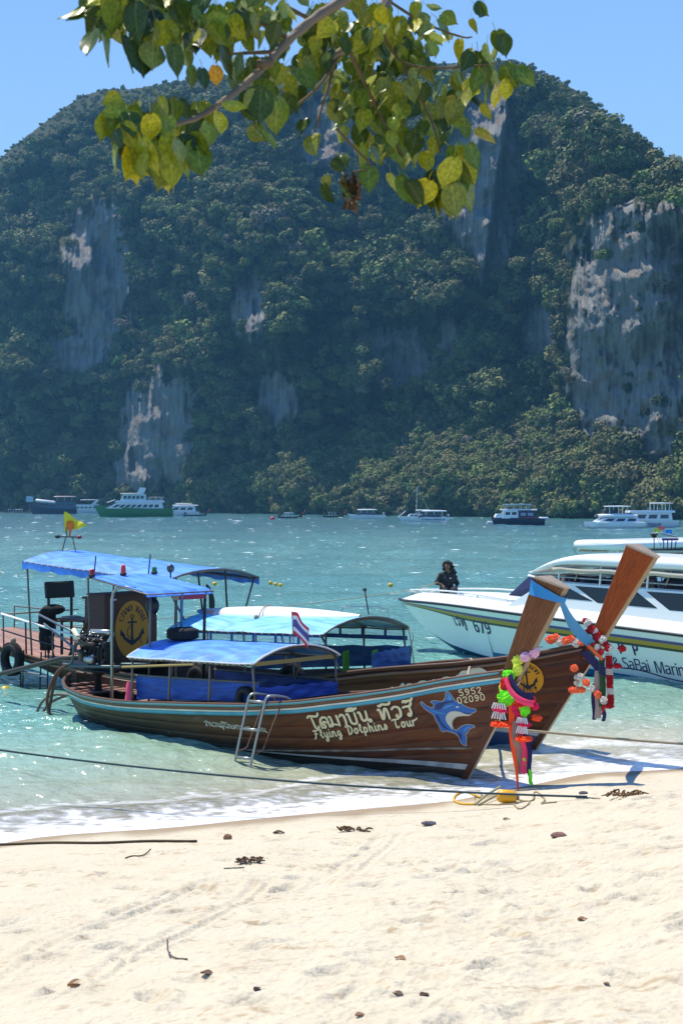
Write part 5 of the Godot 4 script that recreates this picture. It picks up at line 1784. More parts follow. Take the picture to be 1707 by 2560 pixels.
func boat_b() -> void:
	root_b = thing("longtail_boat", "dark wooden longtail boat behind the dolphin boat, carrying a white kayak on its roof", "boat", Vector3(-7.6, 0, -35.0), TURN, "longtail boats moored at the beach")
	var h := Hull.new()
	hull_b = h
	h.host = self
	h.L = 14.9
	h.rake = 0.72
	h.b = [[0.0, 0.95], [0.1, 1.06], [0.3, 1.15], [0.5, 1.14], [0.6, 1.09], [0.7, 0.97], [0.8, 0.76], [0.88, 0.46], [0.94, 0.2], [0.975, 0.1], [1.0, 0.07]]
	h.g = [[0.0, 0.93], [0.075, 0.81], [0.19, 0.675], [0.4, 0.60], [0.528, 0.63], [0.61, 0.755], [0.705, 0.9], [0.765, 1.09], [0.805, 1.2], [0.864, 1.33], [0.906, 1.46], [0.941, 1.59], [0.976, 1.74], [1.0, 1.83]]
	h.k = [[0.0, 0.62], [0.06, 0.55], [0.16, 0.3], [0.25, -0.1], [0.45, -0.45], [0.8, -0.35], [1.0, -0.12]]
	h.p = [[0.0, 0.25], [0.2, 0.3], [0.5, 0.36], [0.7, 0.5], [0.9, 0.75], [1.0, 0.5]]
	var nz := noise(311, 1.0, 4)
	var tone := func(s: float, y: float) -> Color:
		var c := Color(0.13, 0.045, 0.017).lerp(Color(0.19, 0.058, 0.016), smoothstep(0.5, 0.95, s))
		c = c.lerp(Color(0.06, 0.022, 0.012), clampf(nz.get_noise_2d(s * 4.0, y * 12.0) + 0.1, 0.0, 0.7))
		if s > 0.35:
			if y < 0.235: c = Color(0.02, 0.055, 0.125)
		return c
	build_hull(root_b, h, tone, 9, Color(0.22, 0.11, 0.075))
	var hull := root_b.get_node("hull")
	for side in [1.0, -1.0]:
		var m := MB.new()
		var tn := func(s: float, _y: float) -> Color: return Color(0.42, 0.26, 0.18) * (0.9 + 0.5 * nz.get_noise_2d(s * 40.0, side))
		h.strip(m, 0.12, 0.985, 70, [[0.0, 0.06]], [[0.0, 0.10]], 0.03, side, 2, tn, 0.0, true, 0.035)
		obj("rubbing_strake", m, M.wood, hull)
		var bm := MB.new()
		var bc := func(_s: float, _y: float) -> Color: return Color(0.02, 0.06, 0.15)
		h.strip(bm, 0.4, 0.998, 60, [[0.0, 0.235]], [[0.0, -0.25]], 0.012, side, 4, bc, 0.0, false)
		obj("bottom_paint", bm, M.paint, hull)
		var wm := MB.new()
		var wc := func(_s: float, _y: float) -> Color: return Color(0.46, 0.48, 0.50)
		h.strip(wm, 0.4, 0.998, 60, [[0.0, 0.33]], [[0.0, 0.237]], 0.014, side, 1, wc, 0.0, false)
		obj("boot_line", wm, M.paint, hull)
	stem_and_prow(root_b, 14.9, 0.72, -0.12, [15.93, 1.55], [16.76, 3.35], [16.08, 1.62], [17.19, 3.17], 0.19, 0.07, Color(0.52, 0.105, 0.008), Color(0.50, 0.36, 0.2))
	# white lettering, mostly hidden by the nearer boat
	var onto := func(x0: float, y0: float, slope: float, off: float) -> Callable:
		return func(p: Vector2) -> Vector3: return h.at(x0 + p.x - slope * p.y * 0.6, y0 + p.y + p.x * slope, off)
	for lines in glyph_strokes("ชาวเกาะ", 0.25, 0.0, 1.2):
		var lm := MB.new()
		ink(lm, lines, 0.036, onto.call(12.36, 0.60, 0.22, 0.008), 0.5)
		obj("letter", lm, M.letter_white, root_b)
	var sc := MB.new()
	ink(sc, [[Vector2(0, 0.1), Vector2(0.1, 0.16), Vector2(0.16, 0.06), Vector2(0.24, 0.14), Vector2(0.34, 0.17), Vector2(0.46, 0.08)]], 0.075, onto.call(13.72, 1.03, 0.2, 0.008), 0.5)
	obj("painted_scroll", sc, M.letter_white, root_b)
	var dg := MB.new()
	ink(dg, strokes_of("95", 0.11, 0.0), 0.016, onto.call(14.55, 0.77, 0.18, 0.008), 0.1)
	obj("registration", dg, M.letter_white, root_b)
	# yellow bow roundel with its anchor
	var put := func(p: Vector2, off: float) -> Vector3: return h.at(14.87 + p.x, 1.19 + p.y, 0.016 + off)
	var md := MB.new(); var mi := MB.new()
	round_sign(md, mi, 0.30, 0.265, "CHAO KOH", "GROUP", put)
	obj("bow_roundel", md, mat(Color(0.86, 0.58, 0.04), 0.5), root_b)
	obj("roundel_print", mi, mat(Color(0.08, 0.09, 0.13), 0.6), root_b)
	# ---- passenger roof
	var foot := func(x: float, sd: float) -> Vector3:
		return h.ofs(x / h.L, 1.0, sd, -0.03)
	build_canopy(root_b, "kayak_canopy", 7.0, 11.2, 1.12, 1.58, 1.72, 0.25, M.tarp_pale, [7.1, 8.1, 9.1, 10.1, 11.1], foot, M.pipe, 0.0)
	var can := root_b.get_node("kayak_canopy")
	# roll-down valance of clear panes in blue cloth frames
	for sd in [1.0, -1.0]:
		var np := 7
		for k in np:
			var xa := lerpf(7.05, 11.15, k / 7.0); var xb := lerpf(7.05, 11.15, (k + 1) / 7.0)
			var ya := lerpf(1.58, 1.72, k / 7.0) - 0.03; var yb := lerpf(1.58, 1.72, (k + 1) / 7.0) - 0.03
			var z: float = sd * 1.135
			var fm := MB.new()
			var bar := func(x1: float, y1: float, x2: float, y2: float) -> void:
				fm.quad(Vector3(x1, y1, z), Vector3(x2, y1 + (yb - ya) * (x2 - x1) / (xb - xa), z), Vector3(x2, y2 + (yb - ya) * (x2 - x1) / (xb - xa), z), Vector3(x1, y2, z))
			bar.call(xa, ya - 0.01, xa + 0.07, ya - 0.22)
			bar.call(xa + 0.07, ya - 0.14, xb, ya - 0.22)
			bar.call(xa + 0.07, ya - 0.01, xb, ya - 0.03)
			obj("valance_frame", fm, M.curtain_teal, can)
			var gm := MB.new()
			gm.quad(Vector3(xa + 0.07, ya - 0.03, z + 0.003), Vector3(xb, yb - 0.03, z + 0.003), Vector3(xb, yb - 0.14, z + 0.003), Vector3(xa + 0.07, ya - 0.14, z + 0.003))
			var gl := mat(Color(0.75, 0.85, 0.9, 0.25), 0.2)
			gl.transparency = BaseMaterial3D.TRANSPARENCY_ALPHA
			obj("valance_pane", gm, gl, can)
	cloth_wall(can, "side_curtain", h.ofs(7.0 / 14.9, 1.0, -1.0, -0.05), h.ofs(11.2 / 14.9, 1.0, -1.0, -0.05), 0.5, 0.34, M.curtain_teal, 15)
	cloth_wall(can, "front_curtain", h.ofs(11.2 / 14.9, 1.0, -1.0, -0.06), h.ofs(11.15 / 14.9, 1.0, 0.2, -0.06), 0.34, 0.3, M.curtain_teal, 16)
	var up := MB.new()
	up.smooth(true)
	up.bar(Vector3(11.0, 1.98, -0.25), Vector3(10.9, 2.42, -0.25), 0.012)
	up.box(Vector3(10.9, 2.43, -0.25), Vector3(0.07, 0.06, 0.05), 0.01)
	obj("roof_rod", up, M.dark_pipe, can)
	var rr := MB.new()
	rr.smooth(true)
	rr.tube(chaikin([Vector3(10.55, 1.9, -0.02), Vector3(10.55, 2.1, -0.02), Vector3(10.6, 2.12, -0.1), Vector3(11.0, 2.1, -0.75), Vector3(11.0, 1.88, -0.8)], 1), 0.012, 7)
	obj("roof_rail", rr, M.steel, can)
	for k in 5:
		var bm := MB.new()
		bm.col = Color(0.2, 0.1, 0.06)
		bm.box(Vector3(7.5 + k * 0.8, 0.45 + k * 0.05, 0), Vector3(0.3, 0.035, 1.9), 0.008)
		obj("bench", bm, M.wood, root_b)
	# ---- tall after roof
	var tf := func(x: float, sd: float) -> Vector3:
		if x > 6.0: return Vector3(x + 0.12, 1.74, sd * 0.78)
		return h.ofs(x / h.L, 1.0, sd, -0.05)
	build_canopy(root_b, "stern_canopy", 2.25, 7.05, 1.22, 2.76, 2.50, 0.2, M.tarp, [2.35, 4.5, 6.95], tf, M.pipe, 0.15)
	var sc2 := root_b.get_node("stern_canopy")
	for z in [-0.35, 0.3]:
		var pm := MB.new()
		pm.bar(Vector3(7.05, 1.9, z), Vector3(6.95, 2.66, z * 1.1), 0.02)
		obj("post", pm, M.dark_pipe, sc2)
	var sp := MB.new()
	sp.smooth(true)
	sp.ball(Vector3(7.02, 2.74, 1.08), Vector3(0.07, 0.085, 0.08), 12, 8)
	sp.bar(Vector3(7.02, 2.66, 1.08), Vector3(7.02, 2.5, 1.08), 0.016)
	obj("spotlight", sp, mat(Color(0.35, 0.36, 0.36), 0.25, 0.8), sc2)
	# ---- stern platform: boards laid fore and aft, running out past the stern
	for k in 10:
		var z := (k - 4.5) * 0.215
		var dm := MB.new()
		dm.col = Color(0.42, 0.235, 0.165) * (0.82 + 0.35 * fmod(k * 0.618, 1.0))
		var n := 10
		for i in n:
			var xa := lerpf(-1.4, 4.1, i * 1.0 / n); var xb := lerpf(-1.4, 4.1, (i + 1.0) / n)
			var y1 := h.gw(clampf(xa / 14.9, 0, 1)) - 0.03 + (maxf(-xa, 0) * 0.06); var y2 := h.gw(clampf(xb / 14.9, 0, 1)) - 0.03 + (maxf(-xb, 0) * 0.06)
			var a := Vector3(xa, y1, z); var b := Vector3(xb, y2, z)
			var w := Vector3(0, 0, 0.102); var t := Vector3(0, 0.03, 0)
			dm.quad(a + w + t, a - w + t, b - w + t, b + w + t)
			dm.quad(a - w, a + w, b + w, b - w)
			dm.quad(a + w, a + w + t, b + w + t, b + w)
		dm.quad(Vector3(-1.4, h.gw(0) + 0.08, z - 0.1), Vector3(-1.4, h.gw(0) + 0.05, z - 0.1), Vector3(-1.4, h.gw(0) + 0.05, z + 0.1), Vector3(-1.4, h.gw(0) + 0.08, z + 0.1))
		obj("platform_board", dm, M.wood, root_b)
	for sd in [1.0, -1.0]:
		var sm := MB.new()
		sm.col = Color(0.30, 0.16, 0.11)
		sm.bar(Vector3(-1.4, h.gw(0) + 0.02, sd * 1.08), Vector3(1.2, h.gw(0.08) + 0.0, sd * 1.1), 0.05)
		obj("platform_edge", sm, M.wood, root_b)
	# ---- rails round the platform
	var rails := Node3D.new()
	rails.name = "stern_rail"
	root_b.add_child(rails)
	var rail := func(pts: Array, r: float, mt: Material, called := "rail") -> void:
		var m := MB.new()
		m.smooth(true)
		m.tube(pts, r, 7)
		obj(called, m, mt, rails)
	var deck := 0.90
	rail.call([Vector3(-1.35, deck, -1.0), Vector3(-1.35, deck + 0.62, -1.0)], 0.018, M.pipe, "stanchion")
	rail.call([Vector3(0.3, deck - 0.03, -1.02), Vector3(0.3, deck + 0.6, -1.02)], 0.018, M.pipe, "stanchion")
	rail.call([Vector3(1.9, deck - 0.1, -1.03), Vector3(1.9, deck + 0.5, -1.03)], 0.018, M.pipe, "stanchion")
	rail.call([Vector3(-1.35, deck + 0.62, -1.0), Vector3(0.3, deck + 0.6, -1.02)], 0.018, M.pipe)
	rail.call([Vector3(-1.35, deck + 0.28, -1.0), Vector3(0.3, deck + 0.26, -1.02), Vector3(1.9, deck + 0.24, -1.03)], 0.018, M.pipe)
	rail.call([Vector3(1.22, 0.80, 1.0), Vector3(1.22, 1.56, 1.02)], 0.018, M.pipe, "stanchion")
	rail.call([Vector3(2.12, 0.72, 1.03), Vector3(2.12, 1.46, 1.05)], 0.02, M.dark_pipe, "stanchion")
	rail.call([Vector3(3.12, 0.66, 1.05), Vector3(3.12, 1.28, 1.06)], 0.018, M.pipe, "stanchion")
	rail.call([Vector3(1.20, 1.57, 1.05), Vector3(2.6, 1.40, 1.07), Vector3(4.1, 1.22, 1.05)], 0.026, M.white)
	rail.call([Vector3(1.20, 1.22, 1.05), Vector3(2.6, 1.06, 1.07), Vector3(4.0, 0.92, 1.05)], 0.018, M.dark_pipe)
	rail.call([Vector3(1.22, 1.56, 1.0), Vector3(1.22, 1.56, -1.0)], 0.018, M.pipe)
	rail.call([Vector3(2.75, 0.70, 0.98), Vector3(2.8, 1.14, 1.0), Vector3(2.95, 1.17, 1.0), Vector3(3.12, 0.68, 1.0)], 0.016, M.dark_pipe)
	# stern ladder into the water
	var lad := Node3D.new()
	lad.name = "stern_ladder"
	root_b.add_child(lad)
	for xx in [2.06, 2.22, 2.86, 3.12]:
		var m := MB.new()
		m.bar(Vector3(xx, 0.85, 1.16), Vector3(xx + (0.12 if xx < 2.1 else 0.0), -0.15 + (0.0 if xx < 2.5 else 0.18), 1.2), 0.018)
		obj("ladder_leg", m, M.dark_pipe, lad)
	for yy in [0.38, 0.33]:
		var m := MB.new()
		if yy > 0.35: m.bar(Vector3(2.1, yy, 1.19), Vector3(2.86, yy, 1.19), 0.02)
		else: m.bar(Vector3(2.2, yy, 1.19), Vector3(3.12, yy + 0.02, 1.19), 0.016)
		obj("ladder_rung", m, M.steel, lad)
	# ---- wheelhouse with the painted sign
	var wh := Node3D.new()
	wh.name = "wheelhouse"
	root_b.add_child(wh)
	var maroon := mat(Color.WHITE, 0.55, 0.0, true)
	maroon.albedo_texture = M.wood.albedo_texture
	var boxes := [[Vector3(4.26, 1.30, 0.07), Vector3(0.54, 1.58, 1.39), Color(0.125, 0.03, 0.022)], [Vector3(3.9, 1.22, 0.12), Vector3(0.20, 1.55, 1.25), Color(0.15, 0.036, 0.028)]]
	for b in boxes:
		var m := MB.new()
		m.col = b[2]
		m.box(b[0], b[1], 0.02)
		obj("cabin_panel", m, maroon, wh)
	var lip := MB.new()
	lip.col = Color(0.13, 0.032, 0.025)
	lip.box(Vector3(4.25, 2.10, 0.07), Vector3(0.62, 0.05, 1.45), 0.012)
	obj("cabin_lid", lip, maroon, wh)
	var lip2 := MB.new()
	lip2.col = Color(0.13, 0.032, 0.025)
	lip2.box(Vector3(3.88, 2.02, 0.12), Vector3(0.26, 0.05, 1.32), 0.012)
	obj("cabin_lid", lip2, maroon, wh)
	var slot := MB.new()
	slot.box(Vector3(4.537, 2.0, 0.55), Vector3(0.006, 0.03, 0.16))
	obj("slot", slot, M.white, wh)
	var tr := MB.new()
	tr.bar(Vector3(4.54, 0.55, -0.42), Vector3(4.54, 1.98, -0.42), 0.02)
	obj("corner_pipe", tr, M.pipe, wh)
	var fp := func(p: Vector2, off: float) -> Vector3: return Vector3(4.537 + off, 1.36 + p.y, 0.06 - p.x)
	var sd1 := MB.new(); var si1 := MB.new()
	round_sign(sd1, si1, 0.44, 0.60, "CHAO KOH", "", fp)
	obj("oval_sign", sd1, mat(Color(0.80, 0.53, 0.05), 0.5), wh)
	obj("sign_print", si1, mat(Color(0.06, 0.10, 0.20), 0.6), wh)
	for k in 2:
		var st := MB.new()
		st.col = Color(0.23, 0.075, 0.03)
		st.bar(Vector3(3.3 - k * 0.1, 0.78, 0.75 - k * 1.2), Vector3(3.95, 1.55, 0.75 - k * 1.2), 0.035)
		obj("brace", st, M.wood, wh)
	var tab := MB.new()
	tab.col = Color(0.16, 0.05, 0.04)
	tab.box(Vector3(3.35, 1.52, 0.3), Vector3(0.85, 0.05, 0.9), 0.01)
	obj("shelf", tab, M.wood, wh)

func boat_b_gear() -> void:
	var h := hull_b
	# kayak lashed on the roof
	var ky := thing("kayak", "white kayak lying upside down on the pale blue boat roof, blue at one end", "kayak", root_b.position, TURN)
	var m := MB.new()
	m.smooth(true)
	var rows := []; var low := []
	for i in 41:
		var u := i / 40.0
		var x := lerpf(6.55, 11.0, u)
		var w := 0.34 * pow(sin(PI * clampf(u, 0.004, 0.996)), 0.55)
		var hh := 0.22 * pow(sin(PI * clampf(u * 0.94 + 0.02, 0.01, 0.99)), 0.6)
		var y := lerpf(1.76, 1.87, u) + 0.06 * pow(absf(u - 0.5) * 2.0, 3.0)
		var row := []; var lr := []
		for j in 15:
			var a := PI * j / 14.0
			row.append(Vector3(x, y + sin(a) * hh, -0.02 + cos(a) * w))
			lr.append(Vector3(x, y - sin(a) * hh * 0.35, -0.02 - cos(a) * w))
		rows.append(row); low.append(lr)
	var cols := []
	for i in 41:
		var rc := []
		for j in 15:
			var c := Color(0.80, 0.81, 0.80)
			if i < 4: c = Color(0.04, 0.14, 0.5)
			elif i < 7 and (j < 4 or j > 10): c = Color(0.62, 0.32, 0.26)
			elif i == 8 and (j < 4 or j > 10): c = Color(0.55, 0.5, 0.5)
			rc.append(c)
		cols.append(rc)
	m.grid(rows, null, cols)
	var hullm = M.paint.duplicate()
	hullm.roughness = 0.3
	obj("hull", m, hullm, ky)
	var d := MB.new()
	d.smooth(true)
	d.grid(low)
	obj("deck", d, mat(Color(0.05, 0.10, 0.16), 0.5), ky)
	var f := MB.new()
	f.prism(PackedVector2Array(chaikin([Vector2(-0.02, 0), Vector2(0.0, 0.22), Vector2(-0.10, 0.42), Vector2(-0.24, 0.54), Vector2(-0.26, 0.50), Vector2(-0.16, 0.36), Vector2(-0.16, 0.0)], 2, true)), -0.012, 0.012, Vector3(7.05, 1.86, -0.02))
	obj("fin", f, M.black, ky)
	var st := MB.new()
	st.smooth(true)
	var e := []
	for k in 9: 
		var a := PI * k / 8.0
		e.append(Vector3(8.6 + 0.2 * cos(a) , 1.80 + sin(a) * 0.25, cos(a) * 0.42))
	e.insert(0, Vector3(8.95, 1.66, 0.9))
	st.tube(e, 0.012, 6)
	st.ball(Vector3(8.82, 1.86, 0.5), Vector3(0.05, 0.05, 0.05), 7, 5)
	obj("strap", st, M.rope, ky)
	# chairs on deck
	for k in 2:
		var c := thing("plastic_chair", ["lime green plastic chair under the roof, nearer the stern", "lime green plastic chair under the roof, nearer the bow"][k], "chair", world_b(Vector3(10.6 + k * 0.72, 0.62 + k * 0.06, -0.35)), TURN + 0.5, "lime green chairs under the boat roof")
		var gm := mat(Color(0.42, 0.68, 0.02), 0.45)
		var b := MB.new()
		b.box(Vector3(-0.2, 0.42, 0), Vector3(0.04, 0.5, 0.36), 0.015)
		obj("backrest", b, gm, c)
		b = MB.new()
		b.box(Vector3(0, 0.2, 0), Vector3(0.38, 0.04, 0.38), 0.015)
		obj("seat", b, gm, c)
		for q in 4:
			b = MB.new()
			b.bar(Vector3(-0.16 + 0.32 * (q % 2), -0.15, -0.16 + 0.32 * int(q / 2)), Vector3(-0.15 + 0.3 * (q % 2), 0.2, -0.15 + 0.3 * int(q / 2)), 0.02, 6)
			obj("leg", b, gm, c)
	# dark armchair on the stern platform
	var ch := thing("helm_chair", "dark wooden helmsman's chair with a coat over it on the stern platform", "chair", world_b(Vector3(2.6, 0.76, 0.35)), TURN)
	var dark := mat(Color(0.13, 0.13, 0.14), 0.6)
	var cb := MB.new()
	cb.box(Vector3(-0.22, 1.36, 0.0), Vector3(0.06, 0.36, 0.78), 0.04, Basis(Vector3.BACK, 0.12))
	obj("backrest", cb, dark, ch)
	cb = MB.new()
	cb.box(Vector3(0.05, 0.72, 0.0), Vector3(0.55, 0.06, 0.7), 0.02)
	obj("seat", cb, mat(Color(0.28, 0.14, 0.11), 0.6), ch)
	for q in 4:
		cb = MB.new()
		var lx := -0.2 if q < 2 else 0.28
		cb.bar(Vector3(lx, 0.0, -0.3 + 0.6 * (q % 2)), Vector3(lx, 0.72 if q >= 2 else 1.22, -0.3 + 0.6 * (q % 2)), 0.032, 7)
		obj("leg", cb, dark, ch)
	cb = MB.new()
	cb.smooth(true)
	var rows2 := []
	var nb := noise(77, 3.0, 3)
	for i in 13:
		var row := []
		var t := i / 12.0
		for j in 17:
			var a := TAU * j / 16.0
			var rr := 0.20 + 0.05 * nb.get_noise_2d(a * 0.6, t * 2.0) - 0.05 * t
			row.append(Vector3(-0.18 + cos(a) * rr * 0.8, 0.92 - t * 0.85 + 0.06 * sin(a * 2.0) * (1.0 - t), 0.36 + sin(a) * rr))
		rows2.append(row)
	cb.grid(rows2)
	cb.ball(Vector3(-0.14, 0.94, 0.22), Vector3(0.26, 0.12, 0.26), 12, 7)
	obj("coat", cb, mat(Color(0.06, 0.055, 0.06), 0.9), ch)
	cb = MB.new()
	cb.smooth(true)
	cb.box(Vector3(0.35, 0.79, 0.1), Vector3(0.3, 0.06, 0.4), 0.03)
	obj("towel", cb, mat(Color(0.62, 0.58, 0.52), 0.9), ch)
	# fender tyre hung from the rail
	tyre("tyre", "black tyre hanging on edge from the railed stern platform at the left", world_b(Vector3(1.92, 0.64, 1.26)), 0.355, 0.085, Basis(Vector3.UP, TURN) * Basis(Vector3.RIGHT, PI / 2))
	var tr := MB.new()
	tr.smooth(true)
	tr.xf = root_b.transform
	tr.tube(chaikin([Vector3(1.6, 0.3, 1.3), Vector3(1.66, 0.75, 1.3), Vector3(1.8, 1.02, 1.18), Vector3(1.95, 0.92, 1.24)]), 0.014, 6)
	tr.ball(Vector3(1.82, 1.03, 1.16), Vector3(0.07, 0.07, 0.06), 8, 6)
	tag(obj("tyre_rope", tr, M.rope), "pale rope knotted over the rail above the hanging tyre at the left", "rope")
	# flags and signal bar on the tall roof
	var fl := thing("signal_mast", "small mast with crossbar lamps and a torn yellow flag on the tall blue roof", "mast", world_b(Vector3(2.3, 2.95, 0.1)), 0.0)
	fl.scale = Vector3.ONE * 0.76
	var fm := MB.new()
	fm.bar(Vector3(-0.13, 0, 0), Vector3(-0.03, 0.42, 0), 0.014)
	fm.bar(Vector3(0.25, 0, 0), Vector3(0.16, 0.42, 0), 0.014)
	obj("strut", fm, M.dark_pipe, fl)
	fm = MB.new()
	fm.bar(Vector3(-0.28, 0.42, 0), Vector3(0.36, 0.40, 0), 0.018)
	obj("crossbar", fm, M.dark_pipe, fl)
	fm = MB.new()
	fm.smooth(true)
	fm.ball(Vector3(-0.27, 0.42, 0), Vector3(0.08, 0.055, 0.055), 10, 7)
	obj("lamp", fm, M.black, fl)
	fm = MB.new()
	fm.smooth(true)
	fm.ball(Vector3(0.36, 0.40, 0), Vector3(0.075, 0.055, 0.055), 10, 7)
	obj("lamp", fm, mat(Color(0.55, 0.06, 0.08), 0.3), fl)
	fm = MB.new()
	fm.bar(Vector3(0.0, 0.42, 0), Vector3(-0.08, 1.15, 0.0), 0.012)
	obj("flag_pole", fm, M.dark_pipe, fl)
	fm = MB.new()
	fm.smooth(true)
	fm.tube([Vector3(0.08, 0.42, 0), Vector3(0.1, 0.62, 0), Vector3(0.09, 0.66, 0.0)], [0.02, 0.05, 0.09], 12)
	fm.tube([Vector3(0.09, 0.66, 0), Vector3(0.09, 0.86, 0)], [0.1, 0.09], 14)
	obj("orange_lamp", fm, mat(Color(0.92, 0.42, 0.03), 0.3), fl)
	fm = MB.new()
	fm.smooth(true)
	var rows3 := []
	for i in 9:
		var u := i / 8.0
		var row := []
		for j in 8:
			var v := j / 7.0
			var hgt := lerpf(0.62, 0.05, pow(u, 0.8))
			row.append(Vector3(-0.08 + u * 0.66 + 0.03 * v * (1.0 - u), 1.15 - 0.42 * u - v * hgt + 0.03 * sin(u * 9.0), 0.06 * sin(u * 8.0 + v * 3.0)))
		rows3.append(row)
	fm.grid(rows3)
	var ym := mat(Color(0.88, 0.80, 0.16), 0.85)
	ym.backlight = Color(0.6, 0.6, 0.6)
	obj("yellow_flag", fm, ym, fl)
	# rope over the far bow rail, tying the two boats
	var rp := MB.new()
	rp.smooth(true)
	var a0 := world_b(h.ofs(0.83, 1.0, -1.0, 0.02)); var a1 := world_a(hull_a.ofs(0.895, 1.0, -1.0, -0.02))
	rp.tube(chaikin([world_b(h.ofs(0.83, 1.0, -1.0, 0.05) + Vector3(0, -0.1, 0)), a0 + Vector3(0, 0.05, 0), a0 + Vector3(0.06, 0.04, 0.1), a0.lerp(a1, 0.5) + Vector3(0, -0.03, 0), a1]), 0.022, 7)
	tag(obj("mooring_rope", rp, M.rope), "thick pale rope looped over the dark boat's rail, tying it to the dolphin boat", "rope")
	# two guy ropes at the front of the kayak roof
	for k in 2:
		var gp := MB.new()
		gp.smooth(true)
		gp.xf = root_b.transform
		var q := Vector3(11.2, 1.70, -1.1)
		if k == 0: gp.tube(chaikin([q, q + Vector3(0.04, -0.1, 0.0), q + Vector3(0.24, -0.66, 0.1)]), 0.010, 6)
		else: gp.tube(chaikin([q, q + Vector3(0.12, -0.06, 0.02), q + Vector3(0.16, -0.2, 0.03), q + Vector3(0.05, -0.36, 0.02)]), 0.007, 6)
		tag(obj("guy_rope", gp, M.rope), ["pale guy rope slanting down from the far front corner of the kayak roof", "thin slack rope end dangling at the far front corner of the kayak roof"][k], "rope")
	# the pale post behind the prows
	var pp := thing("box_post", "slanted pale grey box post with a steel pin on the dark boat's far rail", "post", world_b(h.ofs(0.915, 1.0, -1.0, 0.02)), TURN)
	var pb := MB.new()
	pb.box(Vector3(0.16, 0.66, 0), Vector3(0.17, 0.80, 0.15), 0.015, Basis(Vector3.BACK, -0.27))
	obj("casing", pb, mat(Color(0.66, 0.70, 0.70), 0.5), pp)
	pb = MB.new()
	pb.smooth(true)
	pb.bar(Vector3(0, -0.05, 0), Vector3(0.06, 0.3, 0), 0.035)
	obj("pin", pb, M.steel, pp)
	pb = MB.new()
	pb.smooth(true)
	pb.bar(Vector3(-0.1, 0.14, 0.1), Vector3(0.14, 0.14, -0.1), 0.012)
	obj("cross_pin", pb, M.steel, pp)
	garland_b()
	# blue sash from one prow to the other
	var sa := MB.new()
	sa.smooth(true)
	var path := []
	var s0 := world_a(Vector3(11.19, 2.70, 0.06)); var s1 := world_b(Vector3(16.1, 1.78, 0.12))
	for i in 21:
		var t := i / 20.0
		path.append(s0.lerp(s1, t) + Vector3(-0.05 * sin(PI * t), -0.03 * sin(PI * t), 0))
	var ra := []; var rb := []; var rc := []
	for i in 21:
		var t := i / 20.0
		var w := lerpf(0.03, 0.09, smoothstep(0.0, 0.7, t)) * (1.0 - 0.3 * smoothstep(0.9, 1.0, t))
		ra.append(path[i] + Vector3(w, 0.02, 0.0)); rb.append(path[i] + Vector3(0, 0, 0.05 * sin(t * 5.0) + 0.02)); rc.append(path[i] - Vector3(w, 0.02, 0))
	sa.grid([ra, rb, rc])
	# the turns round the dolphin boat's post
	var ring := [Vector3(10.80, 2.80, 0.205), Vector3(11.0, 2.74, 0.155), Vector3(11.20, 2.68, 0.07), Vector3(11.24, 2.67, 0.0), Vector3(11.20, 2.68, -0.07), Vector3(11.0, 2.74, -0.155), Vector3(10.80, 2.80, -0.205), Vector3(10.76, 2.81, 0.0), Vector3(10.80, 2.80, 0.205)]
	var r1 := []; var r2 := []
	for q in ring:
		var flare := clampf((11.24 - q.x) / 0.44, 0.0, 1.0)
		r1.append(world_a(q + Vector3(0.01, 0.03 + 0.12 * flare, 0.012 * signf(q.z)))); r2.append(world_a(q + Vector3(-0.02, -0.04 - 0.02 * flare, 0.008 * signf(q.z))))
	sa.grid([r1, r2])
	var sm := mat(Color(0.16, 0.52, 0.76), 0.7)
	sm.backlight = Color(0.5, 0.5, 0.5)
	tag(obj("blue_sash", sa, sm), "sky blue sash tied round the nearer prow and slung across to the farther one", "sash")

